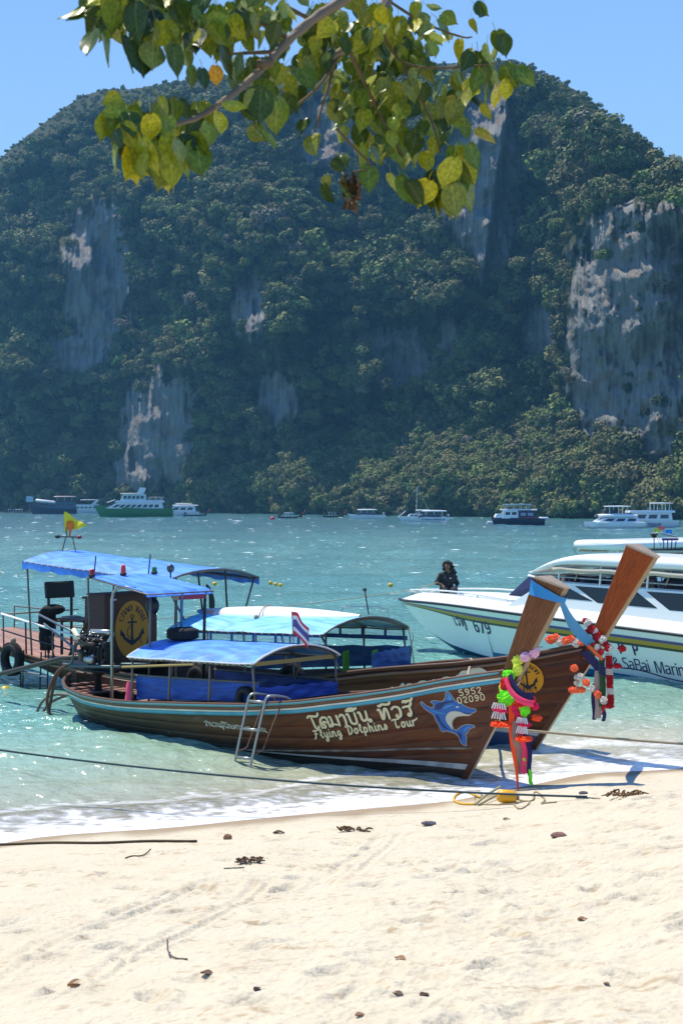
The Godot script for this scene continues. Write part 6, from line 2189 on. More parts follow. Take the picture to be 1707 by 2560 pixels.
func garland_b() -> void:
	var t := thing("prow_garland", "red and white garland with hanging ribbons on the farther prow", "garland", root_b.position, TURN, "garlands tied round the prows")
	var red := mat(Color(0.72, 0.05, 0.09), 0.85)
	var white := mat(Color(0.82, 0.80, 0.74), 0.85)
	var orange := mat(Color(0.98, 0.45, 0.26), 0.85)
	var green := mat(Color(0.16, 0.33, 0.14), 0.8)
	var navy := mat(Color(0.13, 0.12, 0.30), 0.8)
	var grey := mat(Color(0.62, 0.56, 0.52), 0.8)
	for mm in [red, white, orange, green, navy, grey]: mm.backlight = Color(0.4, 0.4, 0.4)
	var ball := func(called: String, mt: Material, c: Vector3, r: Vector3) -> void:
		var m := MB.new()
		fluff(m, c, r, int(c.x * 313.0 + c.y * 977.0), 0.35)
		obj(called, m, mt, t)
	# necklace of small flowers slanting round the post
	for k in 11:
		var u := k / 10.0
		var c := Vector3(16.02 + 0.42 * u, 2.16 - 0.42 * u + 0.02 * sin(k * 2.0), 0.19 - 0.06 * u)
		ball.call("flower", red if k % 3 != 1 else white, c, Vector3(0.05, 0.05, 0.05) * (1.0 + 0.3 * (k % 2)))
	for k in 5: ball.call("flower", white if k % 2 else red, Vector3(16.04 + k * 0.07, 1.98 - k * 0.07, 0.20), Vector3(0.05, 0.05, 0.05))
	ball.call("flower", red, Vector3(16.62, 1.76, 0.08), Vector3(0.07, 0.05, 0.06))
	# leaf fan
	var lf := MB.new()
	lf.prism(PackedVector2Array([Vector2(15.96, 1.98), Vector2(16.08, 2.06), Vector2(16.36, 1.68), Vector2(16.3, 1.62), Vector2(16.12, 1.66)]), 0.17, 0.18)
	obj("leaf_fan", lf, green, t)
	var ob := MB.new()
	ob.prism(PackedVector2Array([Vector2(16.0, 1.80), Vector2(16.05, 1.84), Vector2(16.36, 1.60), Vector2(16.32, 1.56)]), 0.185, 0.19)
	obj("band", ob, orange, t)
	var nb := MB.new()
	nb.prism(PackedVector2Array([Vector2(15.90, 1.66), Vector2(16.06, 1.70), Vector2(16.40, 1.44), Vector2(16.36, 1.32), Vector2(16.25, 1.36)]), 0.165, 0.175)
	obj("band", nb, navy, t)
	# orange and white flowers lying on the bow
	for k in 7:
		ball.call("flower", orange if k % 3 != 2 else white, Vector3(15.30 + k * 0.1, 1.82 + 0.035 * sin(k * 2.1), 0.12), Vector3(0.07, 0.065, 0.065) * (1.1 - k * 0.03))
	for k in 6:
		ball.call("flower", orange if k % 2 == 0 else white, Vector3(15.82 + k * 0.11, 1.36 - 0.09 * k * 0.9 + (0.05 if k == 0 else 0.0), 0.2), Vector3(0.065, 0.06, 0.06))
	for k in 3: ball.call("flower", orange, Vector3(15.78 + k * 0.09, 1.06 + 0.01 * k, 0.2), Vector3(0.07, 0.05, 0.05))
	for k in 2: ball.call("flower", white, Vector3(15.86, 1.18 + 0.09 * k, 0.2), Vector3(0.04, 0.04, 0.04))
	# the thick hanging strand
	for k in 24:
		var y := 1.66 - k * 0.033
		var w := k % 9 in [0, 7, 8] 
		ball.call("strand_flower", white if w else red, Vector3(16.42 + 0.0015 * k, y, 0.14), Vector3(0.058, 0.026, 0.058))
	ball.call("flower", red, Vector3(16.42, 0.86, 0.15), Vector3(0.10, 0.035, 0.06))
	ball.call("flower", red, Vector3(16.55, 1.49, 0.1), Vector3(0.08, 0.04, 0.06))
	var ribbon := func(mt: Material, x: float, z: float, w: float, y0: float, y1: float) -> void:
		var m := MB.new()
		m.smooth(true)
		var rows := []
		for i in 17:
			var u := i / 16.0
			var xx := x + 0.012 * sin(u * 7.0 + x * 11.0)
			rows.append([Vector3(xx - w * 0.72, lerpf(y0, y1, u), z + w * 0.69), Vector3(xx, lerpf(y0, y1, u), z + 0.015), Vector3(xx + w * 0.72, lerpf(y0, y1, u), z - w * 0.69)])
		m.grid(rows)
		obj("ribbon", m, mt, t)
	ribbon.call(green, 16.31, 0.15, 0.045, 1.6, 0.84)
	ribbon.call(navy, 16.17, 0.18, 0.03, 1.2, 0.63)
	ribbon.call(grey, 16.24, 0.172, 0.05, 1.4, 0.66)
	ribbon.call(red, 16.33, 0.16, 0.02, 1.0, 0.72)
	ribbon.call(navy, 16.34, 0.15, 0.03, 0.85, 0.62)

const S_TURN := -0.9096
func speedboat(label: String, at: Vector3, turn: float, painted: bool) -> Node3D:
	var t := thing("speedboat", label, "speedboat", at, turn)
	var gel := mat(Color(0.90, 0.92, 0.90), 0.22)
	gel.clearcoat_enabled = true
	gel.clearcoat = 0.4
	var sheer := [[0.0, 1.36], [0.25, 1.36], [2.9, 1.41], [5.5, 1.36], [8.7, 1.26], [13.0, 1.13]]
	var beam := [[0.0, 0.03], [0.12, 0.16], [0.5, 0.40], [1.2, 0.68], [2.9, 1.12], [5.5, 1.42], [8.0, 1.52], [13.0, 1.5]]
	var chine_b := [[0.0, 0.0], [1.0, 0.2], [2.3, 0.45], [4.0, 0.75], [6.5, 0.98], [13.0, 1.08]]
	var chine_y := [[0.0, 1.25], [0.6, 0.95], [1.4, 0.6], [2.6, 0.32], [4.5, 0.14], [13.0, 0.05]]
	var keel_y := [[0.0, 1.22], [0.7, 0.8], [1.6, 0.35], [2.6, -0.02], [4.0, -0.35], [13.0, -0.45]]
	# a point of the topside: v = 0 at the rubbing strake, 1 at the chine
	var side := func(x: float, v: float, sd: float, off: float) -> Vector3:
		var b0 := curve_at(beam, x); var b1 := curve_at(chine_b, x)
		var flare := lerpf(b0, b1, v) - 0.10 * sin(PI * v) * smoothstep(0.3, 3.0, x) * (1.0 - smoothstep(4.0, 8.0, x))
		return Vector3(x - 0.0, lerpf(curve_at(sheer, x), curve_at(chine_y, x), v), sd * (flare + off))
	var at_y := func(x: float, y: float, off: float) -> Vector3:
		var v := (curve_at(sheer, x) - y) / (curve_at(sheer, x) - curve_at(chine_y, x))
		return side.call(x, v, 1.0, off)
	var n := 60
	for sd in [1.0, -1.0]:
		var m := MB.new()
		m.smooth(true)
		var rows := []
		for j in 9:
			var row := []
			for i in n + 1:
				var x := 13.0 * pow(i * 1.0 / n, 1.35)
				row.append(side.call(x, j / 8.0, sd, 0.0))
			if sd > 0: row.reverse()
			rows.append(row)
		m.grid(rows)
		obj("topside", m, gel, t)
		m = MB.new()
		m.smooth(true)
		rows = []
		for j in 4:
			var row := []
			for i in n + 1:
				var x := 13.0 * pow(i * 1.0 / n, 1.35)
				var c: Vector3 = side.call(x, 1.0, sd, 0.0)
				row.append(c.lerp(Vector3(x, curve_at(keel_y, x), 0), j / 3.0))
			if sd > 0: row.reverse()
			rows.append(row)
		m.grid(rows)
		obj("bottom", m, mat(Color(0.10, 0.42, 0.55), 0.4), t)
		# stripes: navy, mustard and green, and the black rubbing strake
		var stripe := func(called: String, d0: float, d1: float, c: Color, off: float, x0: float) -> void:
			var sm := MB.new()
			sm.smooth(true)
			var a := []; var b := []
			for i in n + 1:
				var x := lerpf(x0, 12.98, pow(i * 1.0 / n, 1.35))
				var thin := lerpf(0.3, 1.0, smoothstep(x0, 4.5, x))
				for q in 2:
					var y: float = curve_at(sheer, x) - [d0, d1][q] * thin
					var v := (curve_at(sheer, x) - y) / (curve_at(sheer, x) - curve_at(chine_y, x))
					(a if q == 0 else b).append(side.call(x, v, sd, off))
			if sd > 0: sm.grid([b, a])
			else: sm.grid([a, b])
			obj(called, sm, mat(c, 0.35), t)
		stripe.call("navy_stripe", 0.17, 0.235, Color(0.27, 0.26, 0.50), 0.006, 0.35)
		stripe.call("mustard_stripe", 0.2355, 0.33, Color(0.66, 0.55, 0.02), 0.006, 0.35)
		stripe.call("green_stripe", 0.3305, 0.39, Color(0.10, 0.20, 0.10), 0.006, 0.35)
		stripe.call("boot_stripe", 1.10, 1.26, Color(0.10, 0.42, 0.55), 0.005, 4.5)
		var rs := MB.new()
		rs.smooth(true)
		var rp := []
		for i in n + 1:
			var x := 13.0 * pow(i * 1.0 / n, 1.35)
			rp.append(side.call(x, 0.0, sd, 0.012))
		rs.tube(rp, 0.035, 8)
		obj("rubbing_strake", rs, mat(Color(0.06, 0.07, 0.11), 0.5), t)
	# side decks, sloping in and up to the coaming, and the foredeck
	var deck := func(called: String, bands: Array) -> void:
		for sd in [1.0, -1.0]:
			var m := MB.new()
			m.smooth(true)
			var rows := []
			for bd in bands:
				var row := []
				for i in n + 1:
					var x := 13.0 * pow(i * 1.0 / n, 1.35)
					var rise := smoothstep(0.0, 1.6, x)
					row.append(Vector3(x + (0.0 if x > 0.3 else 0.0), curve_at(sheer, x) + bd[1] * rise, sd * maxf(curve_at(beam, x) * bd[2] - bd[0] * rise, 0.0)))
				if sd < 0: row.reverse()
				rows.append(row)
			m.grid(rows)
			obj(called, m, gel, t)
	deck.call("side_deck", [[0.0, 0.0, 1.0], [0.02, 0.07, 1.0], [0.09, 0.11, 1.0], [0.20, 0.125, 1.0]])
	deck.call("coaming", [[0.20, 0.125, 1.0], [0.23, 0.14, 1.0], [0.26, 0.215, 1.0], [0.30, 0.24, 1.0], [0.42, 0.24, 1.0]])
	deck.call("deck", [[0.42, 0.24, 1.0], [0.5, 0.22, 0.8], [0.3, 0.17, 0.3], [0.0, 0.16, 0.0]])
	var tr := MB.new()
	tr.quad(Vector3(13.0, 1.5, 1.4), Vector3(13.0, 1.5, -1.4), Vector3(13.0, -0.4, -1.2), Vector3(13.0, -0.4, 1.2))
	obj("transom", tr, gel, t)
	# bow rails
	for sd in [1.0, -1.0]:
		var m := MB.new()
		m.smooth(true)
		var pts := []
		for i in 15:
			var x := lerpf(0.5, 5.7, i / 14.0)
			pts.append(Vector3(x, curve_at(sheer, x) + 0.27 + 0.05 * sin(PI * i / 14.0), sd * maxf(curve_at(beam, x) - 0.30, 0.06)))
		m.tube(pts, 0.022, 7)
		obj("bow_rail", m, M.white, t)
		for x in [0.6, 1.7, 2.9, 4.1, 5.3]:
			var pm := MB.new()
			var z: float = sd * maxf(curve_at(beam, x) - 0.32, 0.06)
			pm.bar(Vector3(x, curve_at(sheer, x) + 0.1, z), Vector3(x, curve_at(sheer, x) + 0.30, z), 0.014)
			obj("rail_post", pm, M.steel, t)
	# foredeck hatch standing open
	var hm := MB.new()
	hm.box(Vector3(1.15, 1.64, 0.12), Vector3(0.9, 0.03, 0.5), 0.012, Basis(Vector3.RIGHT, 0.2))
	obj("hatch_lid", hm, mat(Color(0.55, 0.63, 0.62), 0.4), t)
	var cl := MB.new()
	cl.smooth(true)
	cl.ball(Vector3(0.45, 1.5, 0.0), Vector3(0.05, 0.07, 0.05), 8, 6)
	obj("bow_cleat", cl, M.steel, t)
	# cabin sides with raked windows
	for sd in [1.0, -1.0]:
		var m := MB.new()
		var zc: float = sd * 1.2
		var lo := 1.50
		var q := func(x: float, y: float, o: float) -> Vector3: return Vector3(x, y, zc + sd * (o - (y - lo) * 0.16))
		var hgt := func(x: float) -> float: return lerpf(2.14, 2.05, (x - 6.6) / 6.4)
		m.smooth(false)
		m.quad(q.call(5.4, lo, 0), q.call(6.6, 2.14, 0), q.call(13.0, 2.05, 0), q.call(13.0, lo - 0.1, 0))
		m.quad(q.call(6.6, 2.14, 0), q.call(6.7, 2.17, -0.08), q.call(13.0, 2.08, -0.08), q.call(13.0, 2.05, 0))
		obj("cabin_side", m, gel, t)
		var gl := mat(Color(0.045, 0.035, 0.05), 0.08)
		gl.metallic_specular = 0.6
		for w in [[6.55, 2.08, 7.15, 2.08, 8.15, 1.76, 6.3, 1.80], [7.6, 2.07, 9.35, 2.045, 10.05, 1.70, 8.35, 1.735], [9.75, 2.04, 11.15, 2.02, 12.0, 1.66, 10.45, 1.685]]:
			var fm := MB.new()
			var ct := Vector2((w[0] + w[4]) * 0.5, (w[1] + w[5]) * 0.5)
			var g := func(px: float, py: float, gr: float, o: float) -> Vector3:
				var v := Vector2(px, py) + (Vector2(px, py) - ct).normalized() * gr
				return q.call(v.x, v.y, o)
			fm.quad(g.call(w[0], w[1], 0.035, 0.004), g.call(w[2], w[3], 0.035, 0.004), g.call(w[4], w[5], 0.035, 0.004), g.call(w[6], w[7], 0.035, 0.004))
			obj("window_frame", fm, mat(Color(0.08, 0.09, 0.10), 0.5), t)
			var pm := MB.new()
			pm.quad(g.call(w[0], w[1], 0.0, 0.008), g.call(w[2], w[3], 0.0, 0.008), g.call(w[4], w[5], 0.0, 0.008), g.call(w[6], w[7], 0.0, 0.008))
			obj("window", pm, gl, t)
	# tinted windscreen
	var ws := MB.new()
	ws.quad(Vector3(5.2, 1.74, 0.95), Vector3(5.75, 2.22, 0.8), Vector3(5.75, 2.22, -0.8), Vector3(5.2, 1.74, -0.95))
	ws.quad(Vector3(5.2, 1.74, 0.95), Vector3(6.5, 1.72, 1.12), Vector3(6.6, 2.16, 1.05), Vector3(5.75, 2.22, 0.8))
	ws.quad(Vector3(5.2, 1.74, -0.95), Vector3(5.75, 2.22, -0.8), Vector3(6.6, 2.16, -1.05), Vector3(6.5, 1.72, -1.12))
	var wm := mat(Color(0.17, 0.14, 0.26), 0.12)
	obj("windscreen", ws, wm, t)
	var wf := MB.new()
	wf.smooth(true)
	wf.tube([Vector3(6.6, 2.18, 1.06), Vector3(5.75, 2.24, 0.81), Vector3(5.75, 2.24, -0.81), Vector3(6.6, 2.18, -1.06)], 0.03, 7)
	obj("windscreen_frame", wf, M.white, t)
	# the long roof, drooping at its front lip
	var rf := MB.new()
	rf.smooth(true)
	var rows := []
	for i in 31:
		var x := lerpf(5.55, 13.2, pow(i / 30.0, 1.3))
		var y := 2.74 - 0.36 * pow(1.0 - smoothstep(5.5, 8.0, x), 1.6) - (x - 8.0) * 0.004
		var th := lerpf(0.03, 0.17, smoothstep(5.5, 8.0, x))
		var hw := 1.18 * pow(smoothstep(4.6, 7.0, x), 0.6)
		var row := []
		for j in 25:
			var a := TAU * j / 24.0
			var cx := signf(cos(a)) * pow(absf(cos(a)), 0.35) * hw
			row.append(Vector3(x, y - 0.08 + signf(sin(a)) * pow(absf(sin(a)), 0.7) * th * (1.0 if sin(a) > 0 else 0.9), -cx))
		rows.append(row)
	rf.grid(rows)
	for e in [0, 30]:
		var ce := Vector3.ZERO
		for j in 24: ce += rows[e][j] / 24.0
		for j in 24:
			if e == 0: rf.tri(rows[e][j + 1], rows[e][j], ce)
			else: rf.tri(rows[e][j], rows[e][j + 1], ce)
	obj("roof", rf, gel, t)
	for sd in [1.0, -1.0]:
		var lm := MB.new()
		lm.smooth(true)
		var lp := []
		for i in 25:
			var x := lerpf(6.9, 13.0, i / 24.0)
			lp.append(Vector3(x, 2.46 - 0.03 * absf(sin(x * 2.2)), sd * 1.13))
		lm.tube(lp, 0.055, 8)
		obj("rolled_curtain", lm, mat(Color(0.72, 0.70, 0.62), 0.85), t)
		for x in [7.0, 8.3, 9.7, 11.1, 12.5]:
			var pm := MB.new()
			pm.bar(Vector3(x, 2.05, sd * 1.08), Vector3(x + 0.04, 2.6, sd * 1.06), 0.025)
			obj("roof_post", pm, M.white, t)
			var tm := MB.new()
			tm.bar(Vector3(x + 0.55, 2.2, sd * 1.1), Vector3(x + 0.75, 2.53, sd * 1.14), 0.012)
			obj("curtain_tie", tm, M.rope, t)
		var gr := MB.new()
		gr.bar(Vector3(6.7, 2.27, sd * 1.06), Vector3(13.0, 2.2, sd * 1.06), 0.018)
		obj("grab_rail", gr, M.steel, t)
	# seats inside
	for k in 7:
		for z in [-0.55, 0.5]:
			var sm := MB.new()
			sm.box(Vector3(7.5 + k * 0.8, 2.0, z), Vector3(0.12, 0.55, 0.7), 0.05)
			obj("seat_back", sm, mat([Color(0.66, 0.58, 0.50), Color(0.30, 0.28, 0.40), Color(0.12, 0.25, 0.34)][(k + int(z > 0)) % 3], 0.7), t)
	if painted:
		var navy := mat(Color(0.07, 0.13, 0.33), 0.45)
		var write := func(words: String, x0: float, y0: float, size: float, slope: float, bold: bool) -> void:
			var x := x0
			for ch in words:
				if ch == " ":
					x += size * 0.55
					continue
				var lm := MB.new()
				var w := [0.0]
				var put := func(p: Vector2) -> Vector3: return at_y.call(x + p.x, y0 + p.y + (x - x0) * slope, 0.008)
				# letters come centred: set each one from its left edge
				var tmp := MB.new()
				var width: float = text_mesh_on(tmp, ch, size, func(p: Vector2) -> Vector3: return Vector3(p.x, p.y, 0), false, bold)
				var put2 := func(p: Vector2) -> Vector3: return at_y.call(x + width * 0.5 + p.x, y0 + p.y + (x - x0) * slope, 0.008)
				text_mesh_on(lm, ch, size, put2, false, bold)
				obj("letter", lm, navy, t)
				x += width + size * 0.09
		write.call("679", 3.95, 0.90, 0.32, -0.015, true)
		write.call("P", 9.08, 0.76, 0.27, -0.01, true)
		write.call("P", 9.5, 0.755, 0.27, -0.01, true)
		write.call("&", 8.78, 0.40, 0.25, -0.01, false)
		write.call("SaBai Marina", 9.08, 0.41, 0.27, -0.01, false)
		for lines in glyph_strokes("เรณู", 0.22, 0.0, 1.0):
			var lm := MB.new()
			ink(lm, lines, 0.032, func(p: Vector2) -> Vector3: return at_y.call(3.1 + p.x, 0.86 + p.y, 0.008), 0.2)
			obj("letter", lm, navy, t)
		var wv := MB.new()
		var wl := []
		for i in 13: wl.append(Vector2(i * 0.3, 0.27 - 0.12 * smoothstep(0.0, 6.0, i) + 0.03 * sin(i * 0.8)))
		ink(wv, [wl], 0.022, func(p: Vector2) -> Vector3: return at_y.call(8.95 + p.x, p.y + 0.02, 0.008), 0.3)
		obj("wave_line", wv, navy, t)
	return t

func speedboats() -> void:
	speedboat("white speedboat with navy, mustard and green stripes, someone sitting on its bow", Vector3(1.65, 0, -42.0), S_TURN, true)
	var d2 := Vector3(-0.8, 0, 0.6)
	var s2 := speedboat("second white speedboat, only its roof showing above the nearer striped one", Vector3(18.9, 0, -57.0), atan2(-0.6, -0.8), false)
	# gear on its roof
	var g := thing("roof_gear", "purple framed rack with a dark lamp on a pole on the farther speedboat's roof", "rack", P(1660, 1375, 48.0))
	var m := MB.new()
	m.bar(Vector3(-0.33, 0, 0), Vector3(-0.33, 0.5, 0), 0.015)
	obj("pole", m, M.dark_pipe, g)
	m = MB.new()
	m.smooth(true)
	m.lathe([[0.001, 0.38], [0.07, 0.4], [0.13, 0.5], [0.12, 0.52], [0.001, 0.5]], 12, Vector3(-0.33, 0, 0))
	obj("lamp_bowl", m, M.black, g)
	var pur := mat(Color(0.36, 0.24, 0.48), 0.6)
	for k in 4:
		m = MB.new()
		m.bar(Vector3(-0.05 + k * 0.12, 0.03, 0.1), Vector3(-0.05 + k * 0.13, 0.34 - k * 0.02, 0.1), 0.018)
		obj("rack_upright", m, pur, g)
	m = MB.new()
	m.box(Vector3(0.15, 0.34, 0.1), Vector3(0.5, 0.07, 0.25), 0.02)
	obj("rack_top", m, pur, g)
	m = MB.new()
	m.box(Vector3(0.1, 0.48, 0.1), Vector3(0.55, 0.05, 0.3), 0.02, Basis(Vector3.BACK, -0.25))
	obj("canopy_flap", m, mat(Color(0.5, 0.55, 0.6), 0.7), g)
	m = MB.new()
	m.box(Vector3(0.1, 0.02, 0.1), Vector3(1.2, 0.05, 0.4), 0.02)
	obj("rack_base", m, M.black, g)
	for k in 3:
		var f := MB.new()
		f.smooth(true)
		var c: Vector3 = [P(1641, 1327, 47.5), P(1652, 1321, 47.5), P(1671, 1330, 47.5)][k]
		f.grid([[c + Vector3(-0.1, 0.06, 0), c + Vector3(0, 0.08, 0.03), c + Vector3(0.1, 0.05, 0)], [c + Vector3(-0.1, -0.05, 0), c + Vector3(0.01, -0.04, 0.02), c + Vector3(0.1, -0.07, 0)]])
		f.bar(c + Vector3(-0.1, 0.06, 0), P(1650, 1366, 47.6), 0.006, 5)
		tag(obj("pennant", f, mat([Color(0.72, 0.72, 0.2), Color(0.85, 0.35, 0.4), Color(0.15, 0.5, 0.85)][k], 0.8)), ["yellow pennant above the rack on the farther speedboat", "pink pennant above the rack on the farther speedboat", "bright blue pennant above the rack on the farther speedboat"][k], "flag", "pennants above the farther speedboat")

# ---- smooth bodies from tapered capsules: [from, to, radius, radius, colour]
func body_mesh(m: MB, bones: Array, cell: float, k: float) -> void:
	var lo := Vector3.INF; var hi := -Vector3.INF
	for b in bones:
		for q in 2:
			var r: float = maxf(b[2], b[3]) + cell * 2.5 + k * 0.5
			lo = lo.min(b[q] - Vector3.ONE * r); hi = hi.max(b[q] + Vector3.ONE * r)
	var nx := int((hi.x - lo.x) / cell) + 2; var ny := int((hi.y - lo.y) / cell) + 2; var nz := int((hi.z - lo.z) / cell) + 2
	var f := PackedFloat32Array(); f.resize(nx * ny * nz); f.fill(9.0)
	var who := PackedInt32Array(); who.resize(nx * ny * nz)
	var bestd := PackedFloat32Array(); bestd.resize(nx * ny * nz); bestd.fill(9.0)
	for bi in bones.size():
		var b: Array = bones[bi]
		var a: Vector3 = b[0]; var c: Vector3 = b[1]
		var r := maxf(b[2], b[3]) + k + cell * 2.0
		var l := ((a.min(c) - Vector3.ONE * r - lo) / cell).floor().max(Vector3.ZERO)
		var h := ((a.max(c) + Vector3.ONE * r - lo) / cell).ceil().min(Vector3(nx - 1, ny - 1, nz - 1))
		var ac := c - a
		var l2 := maxf(ac.length_squared(), 1e-9)
		for iz in range(int(l.z), int(h.z) + 1):
			for iy in range(int(l.y), int(h.y) + 1):
				for ix in range(int(l.x), int(h.x) + 1):
					var p := lo + Vector3(ix, iy, iz) * cell
					var t := clampf((p - a).dot(ac) / l2, 0.0, 1.0)
					var d: float = (p - a - ac * t).length() - lerpf(b[2], b[3], t)
					var o := (iz * ny + iy) * nx + ix
					if d < bestd[o]:
						bestd[o] = d; who[o] = bi
					var e := f[o]
					var hh := maxf(k - absf(e - d), 0.0) / k
					f[o] = minf(e, d) - hh * hh * k * 0.25
	var vid := {}
	var vs := []
	var vc := []
	for iz in nz - 1:
		for iy in ny - 1:
			for ix in nx - 1:
				var o := (iz * ny + iy) * nx + ix
				var neg := 0
				var sum := Vector3.ZERO
				var cnt := 0
				var vals := []
				for q in 8:
					var v := f[o + (q & 1) + ((q >> 1) & 1) * nx + (q >> 2) * nx * ny]
					vals.append(v)
					if v < 0.0: neg += 1
				if neg == 0 or neg == 8: continue
				for e in [[0, 1], [2, 3], [4, 5], [6, 7], [0, 2], [1, 3], [4, 6], [5, 7], [0, 4], [1, 5], [2, 6], [3, 7]]:
					var va: float = vals[e[0]]; var vb: float = vals[e[1]]
					if (va < 0.0) != (vb < 0.0):
						var t := va / (va - vb)
						var pa := Vector3(e[0] & 1, (e[0] >> 1) & 1, e[0] >> 2); var pb := Vector3(e[1] & 1, (e[1] >> 1) & 1, e[1] >> 2)
						sum += pa.lerp(pb, t); cnt += 1
				vid[o] = vs.size()
				vs.append(lo + (Vector3(ix, iy, iz) + sum / cnt) * cell)
				vc.append(bones[who[o]][4])
	m.smooth(true)
	for o in vid:
		var ix: int = o % nx; var iy: int = (o / nx) % ny; var iz: int = o / (nx * ny)
		for ax in 3:
			var step: int = [1, nx, nx * ny][ax]
			var u: int = [nx, nx * ny, 1][ax]; var w: int = [nx * ny, 1, nx][ax]
			if [ix, iy, iz][(ax + 1) % 3] == 0 or [ix, iy, iz][(ax + 2) % 3] == 0: continue
			var s0 := f[o] < 0.0; var s1 := f[o + step] < 0.0
			if s0 == s1: continue
			if not (vid.has(o - u) and vid.has(o - w) and vid.has(o - u - w)): continue
			var q := [vid[o], vid[o - u], vid[o - u - w], vid[o - w]]
			if s0: q.reverse()
			for e in [0, 1, 2, 0, 2, 3]:
				m.col = vc[q[e]]
				m.v(vs[q[e]])

func seated_person() -> void:
	var seat := P(1117, 1481, 40.4)
	var t := thing("person", "person in black clothes with long curly black hair sitting on the speedboat's bow", "person", seat, 0.12)
	var shirt := Color(0.012, 0.012, 0.014)
	var pants := Color(0.014, 0.015, 0.02)
	var skin := Color(0.17, 0.085, 0.05)
	var bones := [
		[Vector3(-0.09, 0.07, 0), Vector3(0.09, 0.07, 0), 0.125, 0.125, pants],
		[Vector3(0, 0.10, 0), Vector3(0.0, 0.34, -0.01), 0.135, 0.155, shirt], [Vector3(-0.07, 0.30, 0.0), Vector3(0.07, 0.30, 0.0), 0.125, 0.125, shirt],
		[Vector3(-0.13, 0.45, -0.01), Vector3(0.13, 0.45, -0.01), 0.085, 0.085, shirt], [Vector3(0, 0.45, -0.01), Vector3(0.0, 0.56, 0.005), 0.062, 0.055, skin],
		[Vector3(-0.17, 0.455, -0.01), Vector3(-0.29, 0.26, 0.03), 0.068, 0.056, shirt], [Vector3(-0.29, 0.26, 0.03), Vector3(-0.18, 0.20, 0.24), 0.045, 0.032, shirt], [Vector3(-0.2, 0.21, 0.2), Vector3(-0.17, 0.195, 0.26), 0.032, 0.028, skin],
		[Vector3(0.17, 0.455, -0.01), Vector3(0.27, 0.24, 0.02), 0.068, 0.056, shirt], [Vector3(0.27, 0.24, 0.02), Vector3(0.2, 0.13, 0.22), 0.045, 0.032, shirt], [Vector3(0.21, 0.15, 0.19), Vector3(0.19, 0.12, 0.25), 0.032, 0.028, skin],
		[Vector3(-0.09, 0.06, 0.02), Vector3(-0.13, 0.08, 0.42), 0.095, 0.07, pants], [Vector3(-0.13, 0.08, 0.42), Vector3(-0.12, -0.10, 0.50), 0.065, 0.05, pants],
		[Vector3(0.09, 0.06, 0.02), Vector3(0.13, 0.08, 0.42), 0.095, 0.07, pants], [Vector3(0.13, 0.08, 0.42), Vector3(0.13, -0.10, 0.50), 0.065, 0.05, pants]]
	var m := MB.new()
	body_mesh(m, bones, 0.016, 0.05)
	# head
	var hc := Vector3(0.0, 0.66, 0.015)
	body_mesh(m, [[hc + Vector3(0, 0.03, -0.015), hc + Vector3(0, 0.03, 0.01), 0.082, 0.08, skin], [hc + Vector3(0, -0.04, 0.02), hc + Vector3(0, -0.055, 0.035), 0.062, 0.045, skin], [hc + Vector3(0, 0.02, 0.085), hc + Vector3(0, -0.012, 0.10), 0.012, 0.017, skin],
		[hc + Vector3(-0.022, -0.05, 0.075), hc + Vector3(0.022, -0.05, 0.075), 0.010, 0.010, Color(0.20, 0.07, 0.05)], [hc + Vector3(-0.035, 0.035, 0.072), hc + Vector3(-0.022, 0.036, 0.077), 0.012, 0.012, Color(0.03, 0.02, 0.02)], [hc + Vector3(0.022, 0.036, 0.077), hc + Vector3(0.035, 0.035, 0.072), 0.012, 0.012, Color(0.03, 0.02, 0.02)]], 0.008, 0.012)
	# hands, fingers closed
	for sd in [-1.0, 1.0]:
		var w := Vector3(-0.17, 0.195, 0.26) if sd < 0 else Vector3(0.19, 0.12, 0.25)
		var hb := [[w, w + Vector3(-sd * 0.012, -0.02, 0.05), 0.024, 0.026, skin], [w + Vector3(-sd * 0.03, 0.0, 0.02), w + Vector3(-sd * 0.045, 0.012, 0.055), 0.011, 0.009, skin]]
		for q in 4:
			var k0 := w + Vector3(-sd * 0.012 + (q - 1.5) * 0.019, -0.018, 0.066 - absf(q - 1.2) * 0.003)
			var ln: float = [0.030, 0.036, 0.033, 0.026][q]
			hb.append([k0, k0 + Vector3(0, -0.018, ln * 0.8), 0.0095, 0.009, skin])
			hb.append([k0 + Vector3(0, -0.018, ln * 0.8), k0 + Vector3(0, -0.045, ln * 0.4), 0.009, 0.0075, skin])
		body_mesh(m, hb, 0.006, 0.008)
	obj("body", m, mat(Color.WHITE, 0.8, 0.0, true), t)
	# long curly hair: a mass of curls round the head and down one side
	var hm := MB.new()
	hm.smooth(true)
	var rng := RandomNumberGenerator.new()
	rng.seed = 5
	for k in 170:
		var a := rng.randf() * TAU
		var up := rng.randf_range(-1.0, 1.0)
		var d := Vector3(cos(a) * sqrt(1.0 - up * up), up, sin(a) * sqrt(1.0 - up * up))
		if d.z > 0.35 and d.y < 0.55: continue
		var c := hc + Vector3(0.015, 0.035, -0.02) + d * Vector3(0.115, 0.125, 0.11)
		if d.y < 0.0: c += Vector3(signf(d.x) * 0.02 + 0.02, d.y * 0.12, 0.0)
		if rng.randf() < 0.3: c += Vector3(0.07, -0.12 - 0.12 * rng.randf(), 0.02)
		hm.ball(c, Vector3.ONE * rng.randf_range(0.028, 0.045), 6, 4)
	tag(obj("hair", hm, mat(Color(0.07, 0.05, 0.045), 0.75), t), "")
	var wt := MB.new()
	wt.torus(Vector3(0.195, 0.135, 0.225), 0.034, 0.012, Basis(Vector3.RIGHT, 1.2), 14, 6)
	obj("wristband", wt, mat(Color(0.75, 0.85, 0.85), 0.4), t)
	var lg := MB.new()
